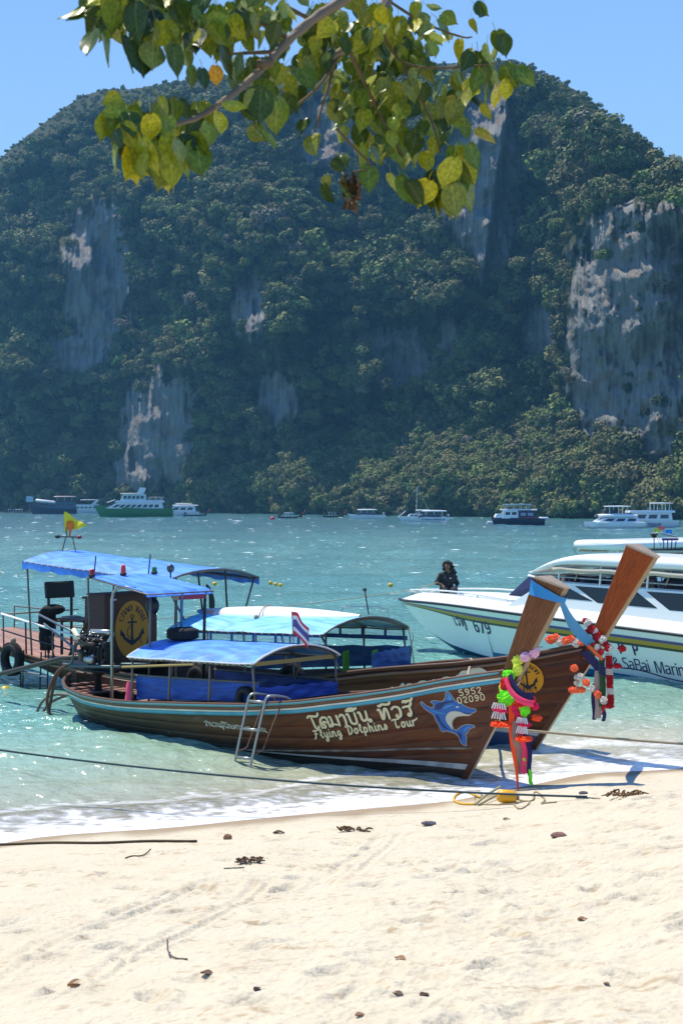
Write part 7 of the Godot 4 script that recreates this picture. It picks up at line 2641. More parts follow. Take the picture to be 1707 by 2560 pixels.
	lg.box(Vector3(0.06, 0.385, 0.148), Vector3(0.05, 0.022, 0.004))
	obj("shirt_print", lg, M.white_cloth, t)

# a far boat: hull lofted bow to stern, then whatever stands on it
func far_hull(t: Node3D, L: float, W: float, fb: float, bow_up: float, c: Color, rake := 0.18, band := Color(0, 0, 0, 0)) -> void:
	var m := MB.new()
	m.smooth(true)
	for sd in [1.0, -1.0]:
		var rows := []
		for j in 7:
			var v := j / 6.0
			var row := []
			for i in 25:
				var u := i / 24.0
				var y := lerpf(fb + bow_up * pow(1.0 - u, 2.5), -0.3, v)
				var hw := W * 0.5 * pow(sin(PI * 0.5 * minf(u * 1.7 + 0.02, 1.0)), 0.8) * pow(1.0 - v * 0.75, 0.4)
				row.append(Vector3((u - 0.5) * L + rake * L * (1.0 - u) * v * 0.9, y, sd * hw))
			if sd > 0: row.reverse()
			rows.append(row)
		m.grid(rows)
	obj("hull", m, mat(c, 0.4), t)
	var d := MB.new()
	var rows2 := [[], [], []]
	for i in 25:
		var u := i / 24.0
		var hw := W * 0.5 * pow(sin(PI * 0.5 * minf(u * 1.7 + 0.02, 1.0)), 0.8) * 0.98
		for j in 3: rows2[j].append(Vector3((u - 0.5) * L, fb + bow_up * pow(1.0 - u, 2.5) - 0.04, (j - 1) * -hw))
	d.smooth(true)
	d.grid(rows2)
	d.quad(Vector3(L * 0.5, fb, -W * 0.49), Vector3(L * 0.5, fb, W * 0.49), Vector3(L * 0.5, -0.3, W * 0.4), Vector3(L * 0.5, -0.3, -W * 0.4))
	obj("deck", d, mat(Color(0.6, 0.6, 0.57), 0.7), t)
	if band.a > 0.0:
		for sd in [1.0, -1.0]:
			var b := MB.new()
			b.smooth(true)
			var r1 := []; var r2 := []
			for i in 25:
				var u := i / 24.0
				var hw := W * 0.5 * pow(sin(PI * 0.5 * minf(u * 1.7 + 0.02, 1.0)), 0.8)
				var y := fb + bow_up * pow(1.0 - u, 2.5)
				r1.append(Vector3((u - 0.5) * L, y, sd * (hw + 0.03))); r2.append(Vector3((u - 0.5) * L + 0.02 * L * (1.0 - u), y - fb * 0.28, sd * (hw + 0.02)))
			if sd > 0: b.grid([r2, r1])
			else: b.grid([r1, r2])
			obj("band", b, mat(band, 0.4), t)

# a deckhouse with a raked front and windows along its sides
func far_house(t: Node3D, x0: float, x1: float, w: float, y0: float, y1: float, rake: float, c: Color, nwin: int, wy := 0.5, wh := 0.4, glass := Color(0.06, 0.09, 0.12), called := "deckhouse") -> void:
	var m := MB.new()
	var h := w * 0.5
	var a := [Vector3(x0, y0, h), Vector3(x0 + rake, y1, h * 0.92), Vector3(x1 - rake * 0.15, y1, h * 0.92), Vector3(x1, y0, h)]
	var b := []
	for q in a: b.append(Vector3(q.x, q.y, -q.z))
	m.quad(a[0], a[1], a[2], a[3]); m.quad(b[3], b[2], b[1], b[0]); m.quad(a[1], b[1], b[2], a[2]); m.quad(b[0], b[1], a[1], a[0]); m.quad(a[3], a[2], b[2], b[3])
	obj(called, m, mat(c, 0.4), t)
	if nwin <= 0: return
	var gl := mat(glass, 0.15)
	for sd in [1.0, -1.0]:
		for k in nwin:
			var u0 := (k + 0.14) / nwin; var u1 := (k + 0.86) / nwin
			var wm := MB.new()
			var ya := lerpf(y0, y1, wy - wh * 0.5); var yb := lerpf(y0, y1, wy + wh * 0.5)
			var xr := func(u: float, y: float) -> float: return lerpf(x0 + rake * (y - y0) / (y1 - y0), x1 - rake * 0.15, lerpf(0.06, 0.96, u))
			var zz := func(y: float) -> float: return sd * (h * lerpf(1.0, 0.92, (y - y0) / (y1 - y0)) + 0.025)
			var q := [Vector3(xr.call(u0, ya), ya, zz.call(ya)), Vector3(xr.call(u0, yb), yb, zz.call(yb)), Vector3(xr.call(u1, yb), yb, zz.call(yb)), Vector3(xr.call(u1, ya), ya, zz.call(ya))]
			if sd > 0: wm.quad(q[0], q[1], q[2], q[3])
			else: wm.quad(q[3], q[2], q[1], q[0])
			obj("window", wm, gl, t)

func far_roof(t: Node3D, x0: float, x1: float, w: float, y: float, th: float, c: Color, posts: int, py0: float, called := "roof") -> void:
	var m := MB.new()
	m.smooth(true)
	var rows := []
	for i in 9:
		var u := i / 8.0
		var row := []
		for j in 17:
			var a := TAU * j / 16.0
			row.append(Vector3(lerpf(x0, x1, u), y + signf(sin(a)) * pow(absf(sin(a)), 0.8) * th * 0.5 * pow(sin(PI * clampf(u, 0.03, 0.97)), 0.3), -signf(cos(a)) * pow(absf(cos(a)), 0.5) * w * 0.5 * pow(sin(PI * clampf(u, 0.03, 0.97)), 0.2)))
		rows.append(row)
	m.grid(rows)
	obj(called, m, mat(c, 0.4), t)
	for k in posts:
		for sd in [-1.0, 1.0]:
			var p := MB.new()
			var x := lerpf(x0, x1, (k + 0.5) / posts)
			p.bar(Vector3(x, py0, sd * w * 0.42), Vector3(x, y, sd * w * 0.42), 0.05, 6)
			obj("roof_post", p, M.white, t)

func far_longtail(label: String, px: float, d: float, L: float, flip: float, hullc: Color, roofc: Color) -> void:
	var t := thing("far_longtail_boat", label, "boat", P(px, 1258.0 + 4.0 * F / d, d), 0.12 if flip > 0 else PI - 0.1, "longtail boats at anchor far across the bay")
	var m := MB.new()
	m.smooth(true)
	for sd in [1.0, -1.0]:
		var rows := []
		for j in 5:
			var v := j / 4.0
			var row := []
			for i in 21:
				var u := i / 20.0
				var y := lerpf(0.45 + 0.25 * pow(absf(u - 0.45) * 1.8, 3.0) + 0.9 * pow(maxf(u - 0.78, 0) / 0.22, 2.0), -0.2, v)
				row.append(Vector3((u - 0.5) * L - v * 0.06 * L * u, y, sd * 0.8 * sin(PI * clampf(u * 0.96 + 0.02, 0, 1)) * pow(1.0 - v * 0.8, 0.4)))
			if sd < 0: row.reverse()
			rows.append(row)
		m.grid(rows)
	obj("hull", m, mat(hullc, 0.6), t)
	m = MB.new()
	m.smooth(true)
	m.tube([Vector3(L * 0.46, 0.7, 0), Vector3(L * 0.55, 1.5, 0), Vector3(L * 0.60, 2.2, 0)], [0.12, 0.14, 0.18], 6)
	obj("prow_post", m, mat(Color(0.46, 0.17, 0.07), 0.6), t)
	m = MB.new()
	m.smooth(true)
	for k in 3: m.ball(Vector3(L * 0.50, 1.0 + k * 0.16, 0), Vector3(0.22, 0.14, 0.22), 7, 5)
	obj("prow_cloth", m, mat(Color(0.75, 0.2, 0.15), 0.8), t)
	far_roof(t, -L * 0.28, L * 0.14, 1.6, 1.4, 0.22, roofc, 3, 0.4)
	m = MB.new()
	m.box(Vector3(-L * 0.42, 0.95, 0), Vector3(0.7, 0.6, 0.5), 0.1)
	obj("engine", m, M.black, t)
	m = MB.new()
	m.bar(Vector3(-L * 0.42, 0.9, 0), Vector3(-L * 0.75, 0.1, 0), 0.06, 6)
	obj("tail_shaft", m, M.dark_pipe, t)

func far_at(called: String, label: String, cat: String, px: float, d: float, turn: float) -> Node3D:
	return thing(called, label, cat, P(px, 1258.0 + 4.0 * F / d, d), turn)

func far_fleet() -> void:
	var W := Color(0.86, 0.88, 0.88)
	# 1 blue wooden liveaboard
	var t := far_at("wooden_boat", "dark blue wooden tour boat with a white slanted roof, far left", "boat", 134, 560.0, 0.1)
	far_hull(t, 17.0, 4.6, 2.6, 1.4, Color(0.05, 0.11, 0.26), 0.06, Color(0.10, 0.28, 0.38))
	far_house(t, 0.5, 8.2, 4.0, 2.5, 4.3, 0.3, Color(0.10, 0.32, 0.40), 4, 0.55, 0.3)
	var m := MB.new()
	m.smooth(true)
	m.box(Vector3(-2.4, 4.6, 0), Vector3(8.0, 1.1, 3.6), 0.4, Basis(Vector3.BACK, -0.12))
	obj("slanted_roof", m, mat(W, 0.5), t)
	far_house(t, -6.0, 0.5, 3.4, 2.6, 4.2, 0.4, Color(0.2, 0.22, 0.3), 3)
	far_roof(t, 0.2, 8.2, 3.8, 6.4, 0.5, Color(0.75, 0.66, 0.66), 3, 4.2)
	far_house(t, 1.0, 7.8, 3.4, 4.3, 5.4, 0.2, Color(0.12, 0.12, 0.14), 0)
	t = far_at("sign_board", "square white board on a pole beside the dark blue wooden boat", "sign", 75, 566.0, 0.0)
	m = MB.new()
	m.box(Vector3(0, 5.5, 0), Vector3(2.6, 2.0, 0.15), 0.03)
	obj("board", m, mat(Color(0.62, 0.75, 0.80), 0.6), t)
	m = MB.new()
	m.bar(Vector3(0, -0.5, -0.15), Vector3(0, 5.0, -0.15), 0.12)
	obj("pole", m, M.pipe, t)
	# 2 yacht behind it
	t = far_at("motor_yacht", "small white motor yacht between the dark blue boat and the green ferry", "yacht", 212, 600.0, 0.08)
	far_hull(t, 11.5, 3.6, 1.6, 0.7, W)
	far_house(t, -4.2, 5.2, 3.2, 1.6, 3.0, 0.8, W, 5)
	far_house(t, -4.4, 5.6, 3.4, 3.0, 3.5, 0.1, W, 0, 0.5, 0.4, Color.BLACK, "upper_deck")
	far_roof(t, -1.6, 5.4, 3.0, 5.3, 0.35, Color(0.78, 0.78, 0.82), 0, 3.5)
	m = MB.new()
	m.prism(PackedVector2Array([Vector2(2.6, 3.5), Vector2(4.2, 3.5), Vector2(5.6, 5.3), Vector2(4.6, 5.3)]), -1.2, 1.2)
	obj("roof_arch", m, mat(W, 0.4), t)
	# 3 green ferry
	t = far_at("ferry", "green hulled ferry with a two storey white cabin", "ferry", 334, 434.0, 0.06)
	far_hull(t, 22.5, 5.4, 2.5, 1.0, Color(0.14, 0.44, 0.22), 0.1)
	far_house(t, -7.6, 8.6, 4.6, 2.5, 4.2, 3.2, W, 8, 0.42, 0.48, Color(0.10, 0.15, 0.18))
	far_house(t, -5.2, 8.8, 4.8, 4.2, 4.8, 0.6, W, 0, 0.5, 0.4, Color.BLACK, "upper_deck")
	far_house(t, -3.6, 3.6, 3.4, 4.8, 6.6, 0.8, Color(0.74, 0.82, 0.8), 5, 0.5, 0.5, Color(0.12, 0.22, 0.24), "wheelhouse")
	far_roof(t, -3.6, 1.6, 3.8, 6.75, 0.3, Color(0.86, 0.84, 0.76), 0, 4.8)
	m = MB.new()
	m.prism(PackedVector2Array([Vector2(1.0, 6.6), Vector2(2.8, 6.6), Vector2(3.6, 8.4), Vector2(1.9, 8.5)]), -1.1, 1.1)
	obj("funnel", m, mat(W, 0.4), t)
	far_roof(t, 3.8, 8.8, 4.2, 5.7, 0.12, Color(0.8, 0.82, 0.82), 3, 4.8, "awning")
	for k in 12:
		var rm := MB.new()
		rm.bar(Vector3(3.6 + k * 0.45, 4.8, 2.3), Vector3(3.6 + k * 0.45, 5.4, 2.3), 0.04, 5)
		obj("rail_post", rm, M.white, t)
	m = MB.new()
	m.bar(Vector3(-7.5, 4.2, 0), Vector3(-5.2, 5.0, 0), 0.08)
	obj("foredeck_rail", m, M.white, t)
	# 4 yacht to its right
	t = far_at("motor_yacht", "low white motor yacht with dark curved windows, right of the green ferry", "yacht", 453, 475.0, 0.05)
	far_hull(t, 11.5, 3.6, 1.4, 0.5, W)
	far_house(t, -4.0, 4.6, 3.2, 1.4, 3.2, 2.0, W, 3, 0.5, 0.45)
	far_roof(t, -2.6, 5.4, 3.4, 3.3, 0.5, W, 0, 1.4)
	far_roof(t, -1.8, 3.4, 2.6, 3.8, 0.35, W, 0, 1.4, "flybridge")
	far_longtail("longtail boat with an orange prow in front of the low white yacht", 489, 466.0, 7.4, 1.0, Color(0.16, 0.2, 0.32), Color(0.35, 0.5, 0.72))
	far_longtail("longtail boat with a blue roof at the far left edge of the bay", 32, 640.0, 7.6, 1.0, Color(0.10, 0.12, 0.16), Color(0.16, 0.32, 0.62))
	far_longtail("longtail boat with a tall orange prow left of the dark blue boat", 52, 630.0, 8.4, 1.0, Color(0.55, 0.5, 0.46), Color(0.7, 0.72, 0.72))
	far_longtail("dark longtail boat with a pale roof, left of the two alone in mid bay", 726, 400.0, 6.6, 1.0, Color(0.09, 0.09, 0.11), Color(0.62, 0.72, 0.85))
	far_longtail("dark longtail boat lying just left of the plain white speedboat", 834, 432.0, 6.2, 1.0, Color(0.10, 0.10, 0.12), Color(0.32, 0.38, 0.48))
	# 5 speedboats in the middle
	for k in 2:
		t = far_at("far_speedboat", ["white speedboat with a plain side near the middle of the bay", "white speedboat with a long white roof moored beside a sailing mast"][k], "speedboat", [915.0, 1072.0][k], [380.0, 317.0][k], [0.04, 0.03][k])
		far_hull(t, [9.6, 8.6][k], 2.6, 1.05, 0.35, W)
		far_house(t, -2.6, 2.6, 2.2, 1.05, 1.75, 1.2, Color(0.3, 0.32, 0.38), 4, 0.5, 0.5)
		far_roof(t, [-2.2, -1.6][k], [2.6, 3.6][k], 2.4, 2.35, 0.42, W, 3, 1.1)
		m = MB.new()
		m.smooth(true)
		m.box(Vector3([4.4, 4.0][k], 1.3, 0.5), Vector3(0.5, 0.8, 0.4), 0.12)
		obj("outboard", m, mat(Color(0.6, 0.62, 0.65), 0.4), t)
		m = MB.new()
		m.smooth(true)
		m.box(Vector3([4.4, 4.0][k], 1.3, -0.5), Vector3(0.5, 0.8, 0.4), 0.12)
		obj("outboard", m, mat(Color(0.6, 0.62, 0.65), 0.4), t)
		if k == 1:
			for q in 8:
				m = MB.new()
				m.box(Vector3(-1.4 + q * 0.62, 0.62, 1.22), Vector3(0.3 + 0.1 * (q % 3), 0.22, 0.05))
				obj("side_lettering_block", m, mat(Color(0.3, 0.36, 0.5), 0.5), t)
	t = far_at("sailing_yacht", "white sailing yacht with one bare mast behind the mid bay speedboat", "yacht", 1038, 330.0, 0.05)
	far_hull(t, 8.0, 2.6, 1.0, 0.3, W)
	far_house(t, -1.8, 1.6, 1.9, 1.0, 1.7, 0.6, W, 3)
	far_roof(t, 0.0, 3.2, 2.2, 2.5, 0.25, W, 2, 1.0, "awning")
	m = MB.new()
	m.bar(Vector3(0.2, 1.4, 0), Vector3(0.35, 7.6, 0), 0.05)
	obj("mast", m, M.white, t)
	for k in 2:
		m = MB.new()
		m.bar(Vector3(0.35, 7.5, 0), Vector3([-3.8, 3.6][k], 1.1, 0), 0.015, 5)
		obj("stay", m, M.white, t)
	m = MB.new()
	m.bar(Vector3(-3.8, 0.9, 0.3), Vector3(-2.2, 2.3, 0.2), 0.09)
	obj("boarding_plank", m, M.white, t)
	# 6 dive boat
	t = far_at("dive_boat", "navy and white dive boat with a red lower stripe", "boat", 1292, 276.0, 0.05)
	far_hull(t, 9.6, 3.2, 1.25, 0.35, Color(0.06, 0.08, 0.22), 0.08)
	far_house(t, -2.9, 0.0, 2.7, 1.25, 2.75, 0.4, W, 2, 0.6, 0.35)
	far_house(t, 0.0, 3.0, 2.7, 1.25, 2.6, 0.05, Color(0.05, 0.07, 0.25), 2, 0.55, 0.4, Color(0.5, 0.55, 0.62))
	far_house(t, -3.0, 3.4, 2.8, 2.75, 2.95, 0.0, W, 0, 0.5, 0.4, Color.BLACK, "upper_deck")
	far_roof(t, -2.8, 2.6, 2.7, 3.75, 0.25, Color(0.38, 0.56, 0.62), 4, 2.9)
	m = MB.new()
	m.box(Vector3(1.6, 1.32, 1.42), Vector3(3.0, 0.22, 0.06), 0.02)
	obj("red_stripe", m, mat(Color(0.62, 0.10, 0.08), 0.5), t)
	far_house(t, -4.3, -2.6, 2.2, 1.35, 2.1, 0.5, W, 0)
	m = MB.new()
	m.smooth(true)
	m.box(Vector3(4.7, 1.25, 0.3), Vector3(1.9, 0.5, 1.4), 0.2)
	obj("tender", m, mat(Color(0.7, 0.76, 0.8), 0.5), t)
	m = MB.new()
	m.box(Vector3(-5.1, 0.45, 0.6), Vector3(1.0, 0.6, 1.0), 0.15)
	obj("dive_platform", m, mat(Color(0.7, 0.74, 0.74), 0.5), t)
	# 7 catamaran and yacht at the right
	t = far_at("catamaran", "white catamaran with two hulls and a rounded roof, far right", "catamaran", 1537, 237.0, 0.10)
	for z in [1.5, -1.5]:
		m = MB.new()
		m.smooth(true)
		var rows := []
		for j in 7:
			var row := []
			for i in 21:
				var u := i / 20.0
				var a := PI * j / 6.0
				row.append(Vector3(lerpf(-4.6, 4.3, u) + 0.3 * (1.0 - u) * (1.0 - cos(a)) * 0.5, lerpf(1.15, 1.0, u) - 1.5 * sin(a) * 0.85 * pow(sin(PI * clampf(u * 0.8 + 0.12, 0, 1)), 0.4), z - cos(a) * 0.7 * pow(sin(PI * 0.5 * clampf(u * 1.6 + 0.02, 0, 1)), 0.7)))
			rows.append(row)
		m.grid(rows)
		obj("hull", m, mat(W, 0.35), t)
	m = MB.new()
	m.box(Vector3(0.3, 0.95, 0), Vector3(7.6, 0.3, 4.2), 0.05)
	obj("bridge_deck", m, mat(W, 0.4), t)
	far_house(t, -3.2, 3.4, 3.8, 1.1, 1.75, 1.2, Color(0.78, 0.82, 0.86), 3, 0.5, 0.6)
	far_roof(t, -3.0, 3.2, 3.9, 2.05, 0.75, W, 0, 1.1, "saloon_roof")
	far_roof(t, -2.0, 2.2, 3.2, 3.5, 0.22, W, 3, 2.1)
	m = MB.new()
	m.box(Vector3(-1.2, 2.6, 0), Vector3(1.6, 0.8, 2.2), 0.1)
	obj("helm_station", m, mat(Color(0.12, 0.15, 0.2), 0.5), t)
	t = far_at("motor_yacht", "white two deck yacht with faded lettering, behind the catamaran's stern", "yacht", 1622, 243.0, 0.1)
	far_hull(t, 8.8, 2.9, 1.25, 0.2, W)
	far_house(t, -3.4, 3.4, 2.6, 1.25, 2.5, 0.9, W, 3, 0.5, 0.5, Color(0.2, 0.24, 0.3))
	far_house(t, -3.6, 3.8, 2.8, 2.5, 2.85, 0.1, W, 0, 0.5, 0.4, Color.BLACK, "upper_deck")
	far_roof(t, -0.2, 3.6, 2.6, 4.0, 0.2, W, 3, 2.8)
	for k in 9:
		m = MB.new()
		m.bar(Vector3(-0.6 + k * 0.48, 2.85, 1.3), Vector3(-0.6 + k * 0.48, 3.35, 1.3), 0.025, 5)
		obj("rail_post", m, M.white, t)
	m = MB.new()
	text_mesh_on(m, "TRAVE", 0.55, func(p: Vector2) -> Vector3: return Vector3(0.4 + p.x, 0.55 + p.y, 1.42), false, true)
	obj("side_lettering", m, mat(Color(0.3, 0.36, 0.55), 0.5), t)
	t = far_at("paddle_board", "low white paddle board on the water at the right edge, beyond the yachts", "board", 1690, 235.0, 0.1)
	m = MB.new()
	m.smooth(true)
	m.ball(Vector3(0, 0.08, 0), Vector3(0.8, 0.08, 0.35), 12, 6)
	obj("board", m, mat(W, 0.4), t)
	# buoys
	var buoy := func(label: String, px: float, py: float, r: float, c: Color, grp: String) -> void:
		var dd := 4.0 * F / (py - 1258.0)
		var bb := thing("buoy", label, "buoy", P(px, py, dd), 0.0, grp)
		var bm := MB.new()
		bm.smooth(true)
		bm.ball(Vector3(0, r * 0.5, 0), Vector3(r * 1.2, r, r * 1.2), 14, 9)
		obj("float", bm, mat(c, 0.4), bb)
		bm = MB.new()
		bm.smooth(true)
		bm.torus(Vector3(0, r * 1.55, 0), r * 0.22, r * 0.07, Basis(Vector3.RIGHT, PI / 2), 10, 6)
		obj("ring", bm, M.rope, bb)
	var yel := Color(0.82, 0.66, 0.05)
	buoy.call("yellow ball buoy beside the stern ladder at the left edge", 14, 1730, 0.088, yel, "")
	buoy.call("yellow float just below the right end of the tall blue roof", 537, 1462, 0.10, yel, "yellow floats in the middle of the bay")
	for k in 3: buoy.call(["leftmost of three yellow floats right of the tall blue roof", "middle one of three yellow floats right of the tall blue roof", "rightmost of three yellow floats right of the tall blue roof"][k], [676.0, 689.0, 701.0][k], [1459.0, 1463.0, 1465.0][k], 0.09, yel, "row of three yellow floats")
	buoy.call("yellow float alone left of the seated person", 976, 1465, 0.10, yel, "yellow floats in the middle of the bay")
	buoy.call("orange float behind the speedboat's windscreen", 1318, 1466, 0.14, Color(0.85, 0.5, 0.2), "")
	buoy.call("red buoy left of the two dark longtails in mid bay", 681, 1299, 0.5, Color(0.75, 0.12, 0.1), "")

func on_sand(px: float, py: float) -> Vector3:
	var d := 12.0
	var p := Vector3.ZERO
	for i in 30:
		var x := (px - 853.5) * d / F
		var h := maxf(sand_height(x, d), 0.0)
		d = lerpf(d, (4.0 - h) * F / (py - 1258.0), 0.7)
		p = Vector3((px - 853.5) * d / F, h, -d)
	return p

func laid(pts: Array, lift: float) -> Array:
	var o := []
	for q in pts: o.append(on_sand(q[0], q[1]) + Vector3(0, lift + (q[2] if q.size() > 2 else 0.0), 0))
	return o

func rope_thing(called: String, label: String, pts: Array, r: float, mt: Material, sag := 0.0) -> void:
	var m := MB.new()
	m.smooth(true)
	var p := []
	if pts.size() == 2:
		for i in 41:
			var u := i / 40.0
			p.append(pts[0].lerp(pts[1], u) - Vector3(0, sag * 4.0 * u * (1.0 - u), 0))
	else: p = chaikin(pts, 2)
	m.tube(p, r, 7)
	tag(obj(called, m, mt), label, "rope")

func shore_things() -> void:
	var dark := mat(Color(0.13, 0.24, 0.27), 0.8)
	var tan_rope := mat(Color(0.60, 0.53, 0.40), 0.9)
	# the long dark line from the left, over the shallows, to the sand
	var e := on_sand(1467, 1996)
	rope_thing("mooring_line", "long dark green line stretched above the shallows from the left to the sand", [P(-160, 1852, 20.2), e + Vector3(0, 0.02, 0)], 0.014, dark, 0.13)
	var stake := MB.new()
	stake.smooth(true)
	stake.tube(laid([[1440, 1995], [1470, 1996], [1500, 1996.5]], 0.004), [0.016, 0.012, 0.003], 6)
	tag(obj("rope_end", stake, dark), "dark frayed end of the long green line going into the sand", "rope")
	# bow line of the dark boat to the right
	rope_thing("bow_line", "pale rope running from the boats' bows past the ribbons to the right edge", [P(1228, 1817, 22.8), Vector3(8.4, 0.25, -22.6)], 0.02, M.rope, 0.06)
	# the speedboat's anchor line
	rope_thing("anchor_line", "thin pale line from the speedboat's bow across the water to the left", [P(1041, 1474, 41.6), P(-60, 1580, 37.0)], 0.014, mat(Color(0.66, 0.68, 0.6), 0.9), 0.12)
	rope_thing("hand_line", "short line from the seated person's hand down to the bow cleat", [P(1094, 1456, 40.1), P(1062, 1466, 40.6), P(1041, 1474, 41.6)], 0.012, M.rope)
	# brown rope lying on the sand at the left
	var m := MB.new()
	m.smooth(true)
	var pts := []
	for i in 30:
		var u := i / 29.0
		pts.append([lerpf(-60, 492, u), 2114 - 9.0 * u + 1.2 * sin(u * 14.0)])
	m.tube(laid(pts, 0.012), 0.017, 7)
	tag(obj("beach_rope", m, mat(Color(0.26, 0.21, 0.12), 0.9)), "dark brown rope lying along the wet sand at the left", "rope")
	# float with its tangle
	var b := thing("mooring_float", "yellow plastic float lying on the sand among loops of rope", "float", on_sand(1266, 2008))
	m = MB.new()
	m.smooth(true)
	m.lathe([[0.001, -0.125], [0.06, -0.12], [0.082, -0.09], [0.088, 0.0], [0.082, 0.09], [0.06, 0.12], [0.001, 0.125]], 18, Vector3(0, 0.085, 0), Basis(Vector3.BACK, PI / 2 - 0.12))
	obj("barrel", m, mat(Color(0.86, 0.62, 0.04), 0.4), b)
	m = MB.new()
	m.smooth(true)
	m.lathe([[0.03, 0.12], [0.035, 0.15], [0.02, 0.16], [0.001, 0.16]], 10, Vector3(0, 0.085, 0), Basis(Vector3.BACK, -PI / 2 - 0.12))
	obj("end_fitting", m, mat(Color(0.55, 0.45, 0.4), 0.6), b)
	m = MB.new()
	m.smooth(true)
	m.tube(chaikin(laid([[1200, 1996], [1182, 1988], [1160, 1981], [1140, 1988], [1131, 2002], [1150, 2013], [1186, 2013]], 0.014), 2), 0.015, 7)
	tag(obj("yellow_rope", m, mat(Color(0.78, 0.62, 0.10), 0.7)), "loop of thick yellow rope on the sand left of the yellow float", "rope")
	m = MB.new()
	m.tube(laid([[1186, 2014], [1216, 1998, 0.05], [1250, 1986, 0.09]], 0.012), 0.017, 6)
	tag(obj("webbing_strap", m, mat(Color(0.60, 0.58, 0.42), 0.8)), "upper pale webbing strap slanting up to the yellow float", "strap")
	m = MB.new()
	m.tube(laid([[1196, 2015], [1222, 2006, 0.03], [1250, 1996, 0.05]], 0.012), 0.015, 6)
	tag(obj("webbing_strap", m, mat(Color(0.56, 0.54, 0.40), 0.8)), "lower pale webbing strap slanting up to the yellow float", "strap")
	m = MB.new()
	m.smooth(true)
	m.tube(chaikin(laid([[1186, 2013], [1285, 2013], [1305, 2005], [1325, 2004], [1318, 2015], [1298, 2026], [1284, 2014]], 0.009), 2), 0.009, 6)
	tag(obj("brown_rope", m, tan_rope), "thin brown rope looping on the sand below the yellow float", "rope")
	m = MB.new()
	m.smooth(true)
	m.tube(chaikin(laid([[1289, 1999], [1310, 2005], [1334, 2004], [1332, 1990, 0.03], [1340, 1988, 0.04], [1356, 1995, 0.02], [1362, 2004], [1350, 2012], [1366, 2009], [1390, 2007]], 0.01), 2), 0.012, 6)
	tag(obj("brown_rope", m, tan_rope), "knotted brown rope end on the sand right of the yellow float", "rope")
	m = MB.new()
	m.smooth(true)
	m.tube(chaikin(laid([[1188, 2008], [1184, 1996], [1194, 1982, 0.04], [1200, 1986, 0.02], [1210, 1994]], 0.008), 2), 0.007, 6)
	tag(obj("brown_rope", m, tan_rope), "small arched loop of rope between the yellow loop and the straps", "rope")
	# what the tide left behind
	var dry := mat(Color(0.54, 0.41, 0.29), 0.9)
	var blk := mat(Color(0.36, 0.28, 0.21), 0.9)
	var rng := RandomNumberGenerator.new()
	rng.seed = 9
	var leaf := func(label: String, px: float, py: float, size: float, turn: float, mt: Material) -> void:
		var mm := MB.new()
		mm.smooth(true)
		var o := on_sand(px, py)
		var rows := []
		for i in 7:
			var u := i / 6.0
			var w := size * 0.34 * pow(sin(PI * clampf(u * 0.92 + 0.06, 0, 1)), 0.8)
			var row := []
			for j in 5:
				var v := j / 2.0 - 1.0
				row.append(Vector3((u - 0.5) * size, 0.004 + size * (0.10 * v * v + 0.07 * sin(u * 3.0) + 0.05 * sin(v * 7.0 + u * 5.0)), v * w))
			rows.append(row)
		mm.xf = Transform3D(Basis(Vector3.UP, turn).scaled(Vector3.ONE * 0.85), o)
		mm.grid(rows)
		tag(obj("dead_leaf", mm, mt), label, "leaf", "dead leaves scattered on the sand")
	leaf.call("curled brown dead leaf low at the left of the sand", 195, 2462, 0.15, 0.4, dry)
	leaf.call("small dark dead leaf on the sand below the V shaped twig", 518, 2436, 0.10, -0.3, blk)
	leaf.call("dark curled leaf on the sand just right of the middle foreground", 1000, 2399, 0.10, -0.7, dry)
	leaf.call("dark leaf near the bottom edge, left of the pinkish one", 994, 2487, 0.08, -0.5, blk)
	leaf.call("pinkish brown leaf near the bottom edge, right of the dark one", 1060, 2490, 0.08, 0.8, mat(Color(0.30, 0.20, 0.16), 0.9))
	leaf.call("small dark leaf at the lower right of the sand", 1515, 2462, 0.05, -0.8, blk)
	leaf.call("brown leaf on the sand below and left of the yellow float", 1265, 2049, 0.10, 0.2, dry)
	leaf.call("flat dark leaf on the upper sand below the dolphin boat's name", 697, 2084, 0.16, 0.1, blk)
	leaf.call("small reddish leaf among the low left footprints", 643, 2475, 0.07, 1.0, mat(Color(0.25, 0.13, 0.1), 0.9))
	leaf.call("brown leaf in a footprint near the bottom edge, right of centre", 900, 2540, 0.07, 0.5, dry)
	leaf.call("tiny dark leaf in the middle of the left foreground sand", 662, 2326, 0.06, 0.2, blk)
	leaf.call("small brown leaf at the right side below the boats' shadow", 1455, 2300, 0.09, 0.2, dry)
	var stone := func(label: String, px: float, py: float, s: Vector3, mt: Material) -> void:
		var mm := MB.new()
		mm.xf = Transform3D(Basis(), on_sand(px, py))
		fluff(mm, Vector3(0, s.y * 0.5, 0), s, int(px), 0.16)
		tag(obj("stone", mm, mt), label, "stone")
	stone.call("small dark stone at the tide mark left of the flat dark leaf", 569, 2098, Vector3(0.05, 0.04, 0.04), dry)
	stone.call("flat grey stone at the tide mark in the middle of the beach", 1072, 2061, Vector3(0.09, 0.025, 0.05), mat(Color(0.33, 0.33, 0.36), 0.9))
	stone.call("flat pinkish stone right of the middle, below the rope tangle", 1395, 2091, Vector3(0.08, 0.03, 0.05), mat(Color(0.52, 0.38, 0.34), 0.9))
	stone.call("grey stone on the wet sand right of the float's rope", 1457, 1985, Vector3(0.06, 0.025, 0.04), mat(Color(0.35, 0.33, 0.36), 0.9))
	var twig := func(label: String, p: Array, r: float, mt: Material) -> void:
		var mm := MB.new()
		mm.smooth(true)
		mm.tube(chaikin(laid(p, 0.008), 1), r, 6)
		tag(obj("twig", mm, mt), label, "twig")
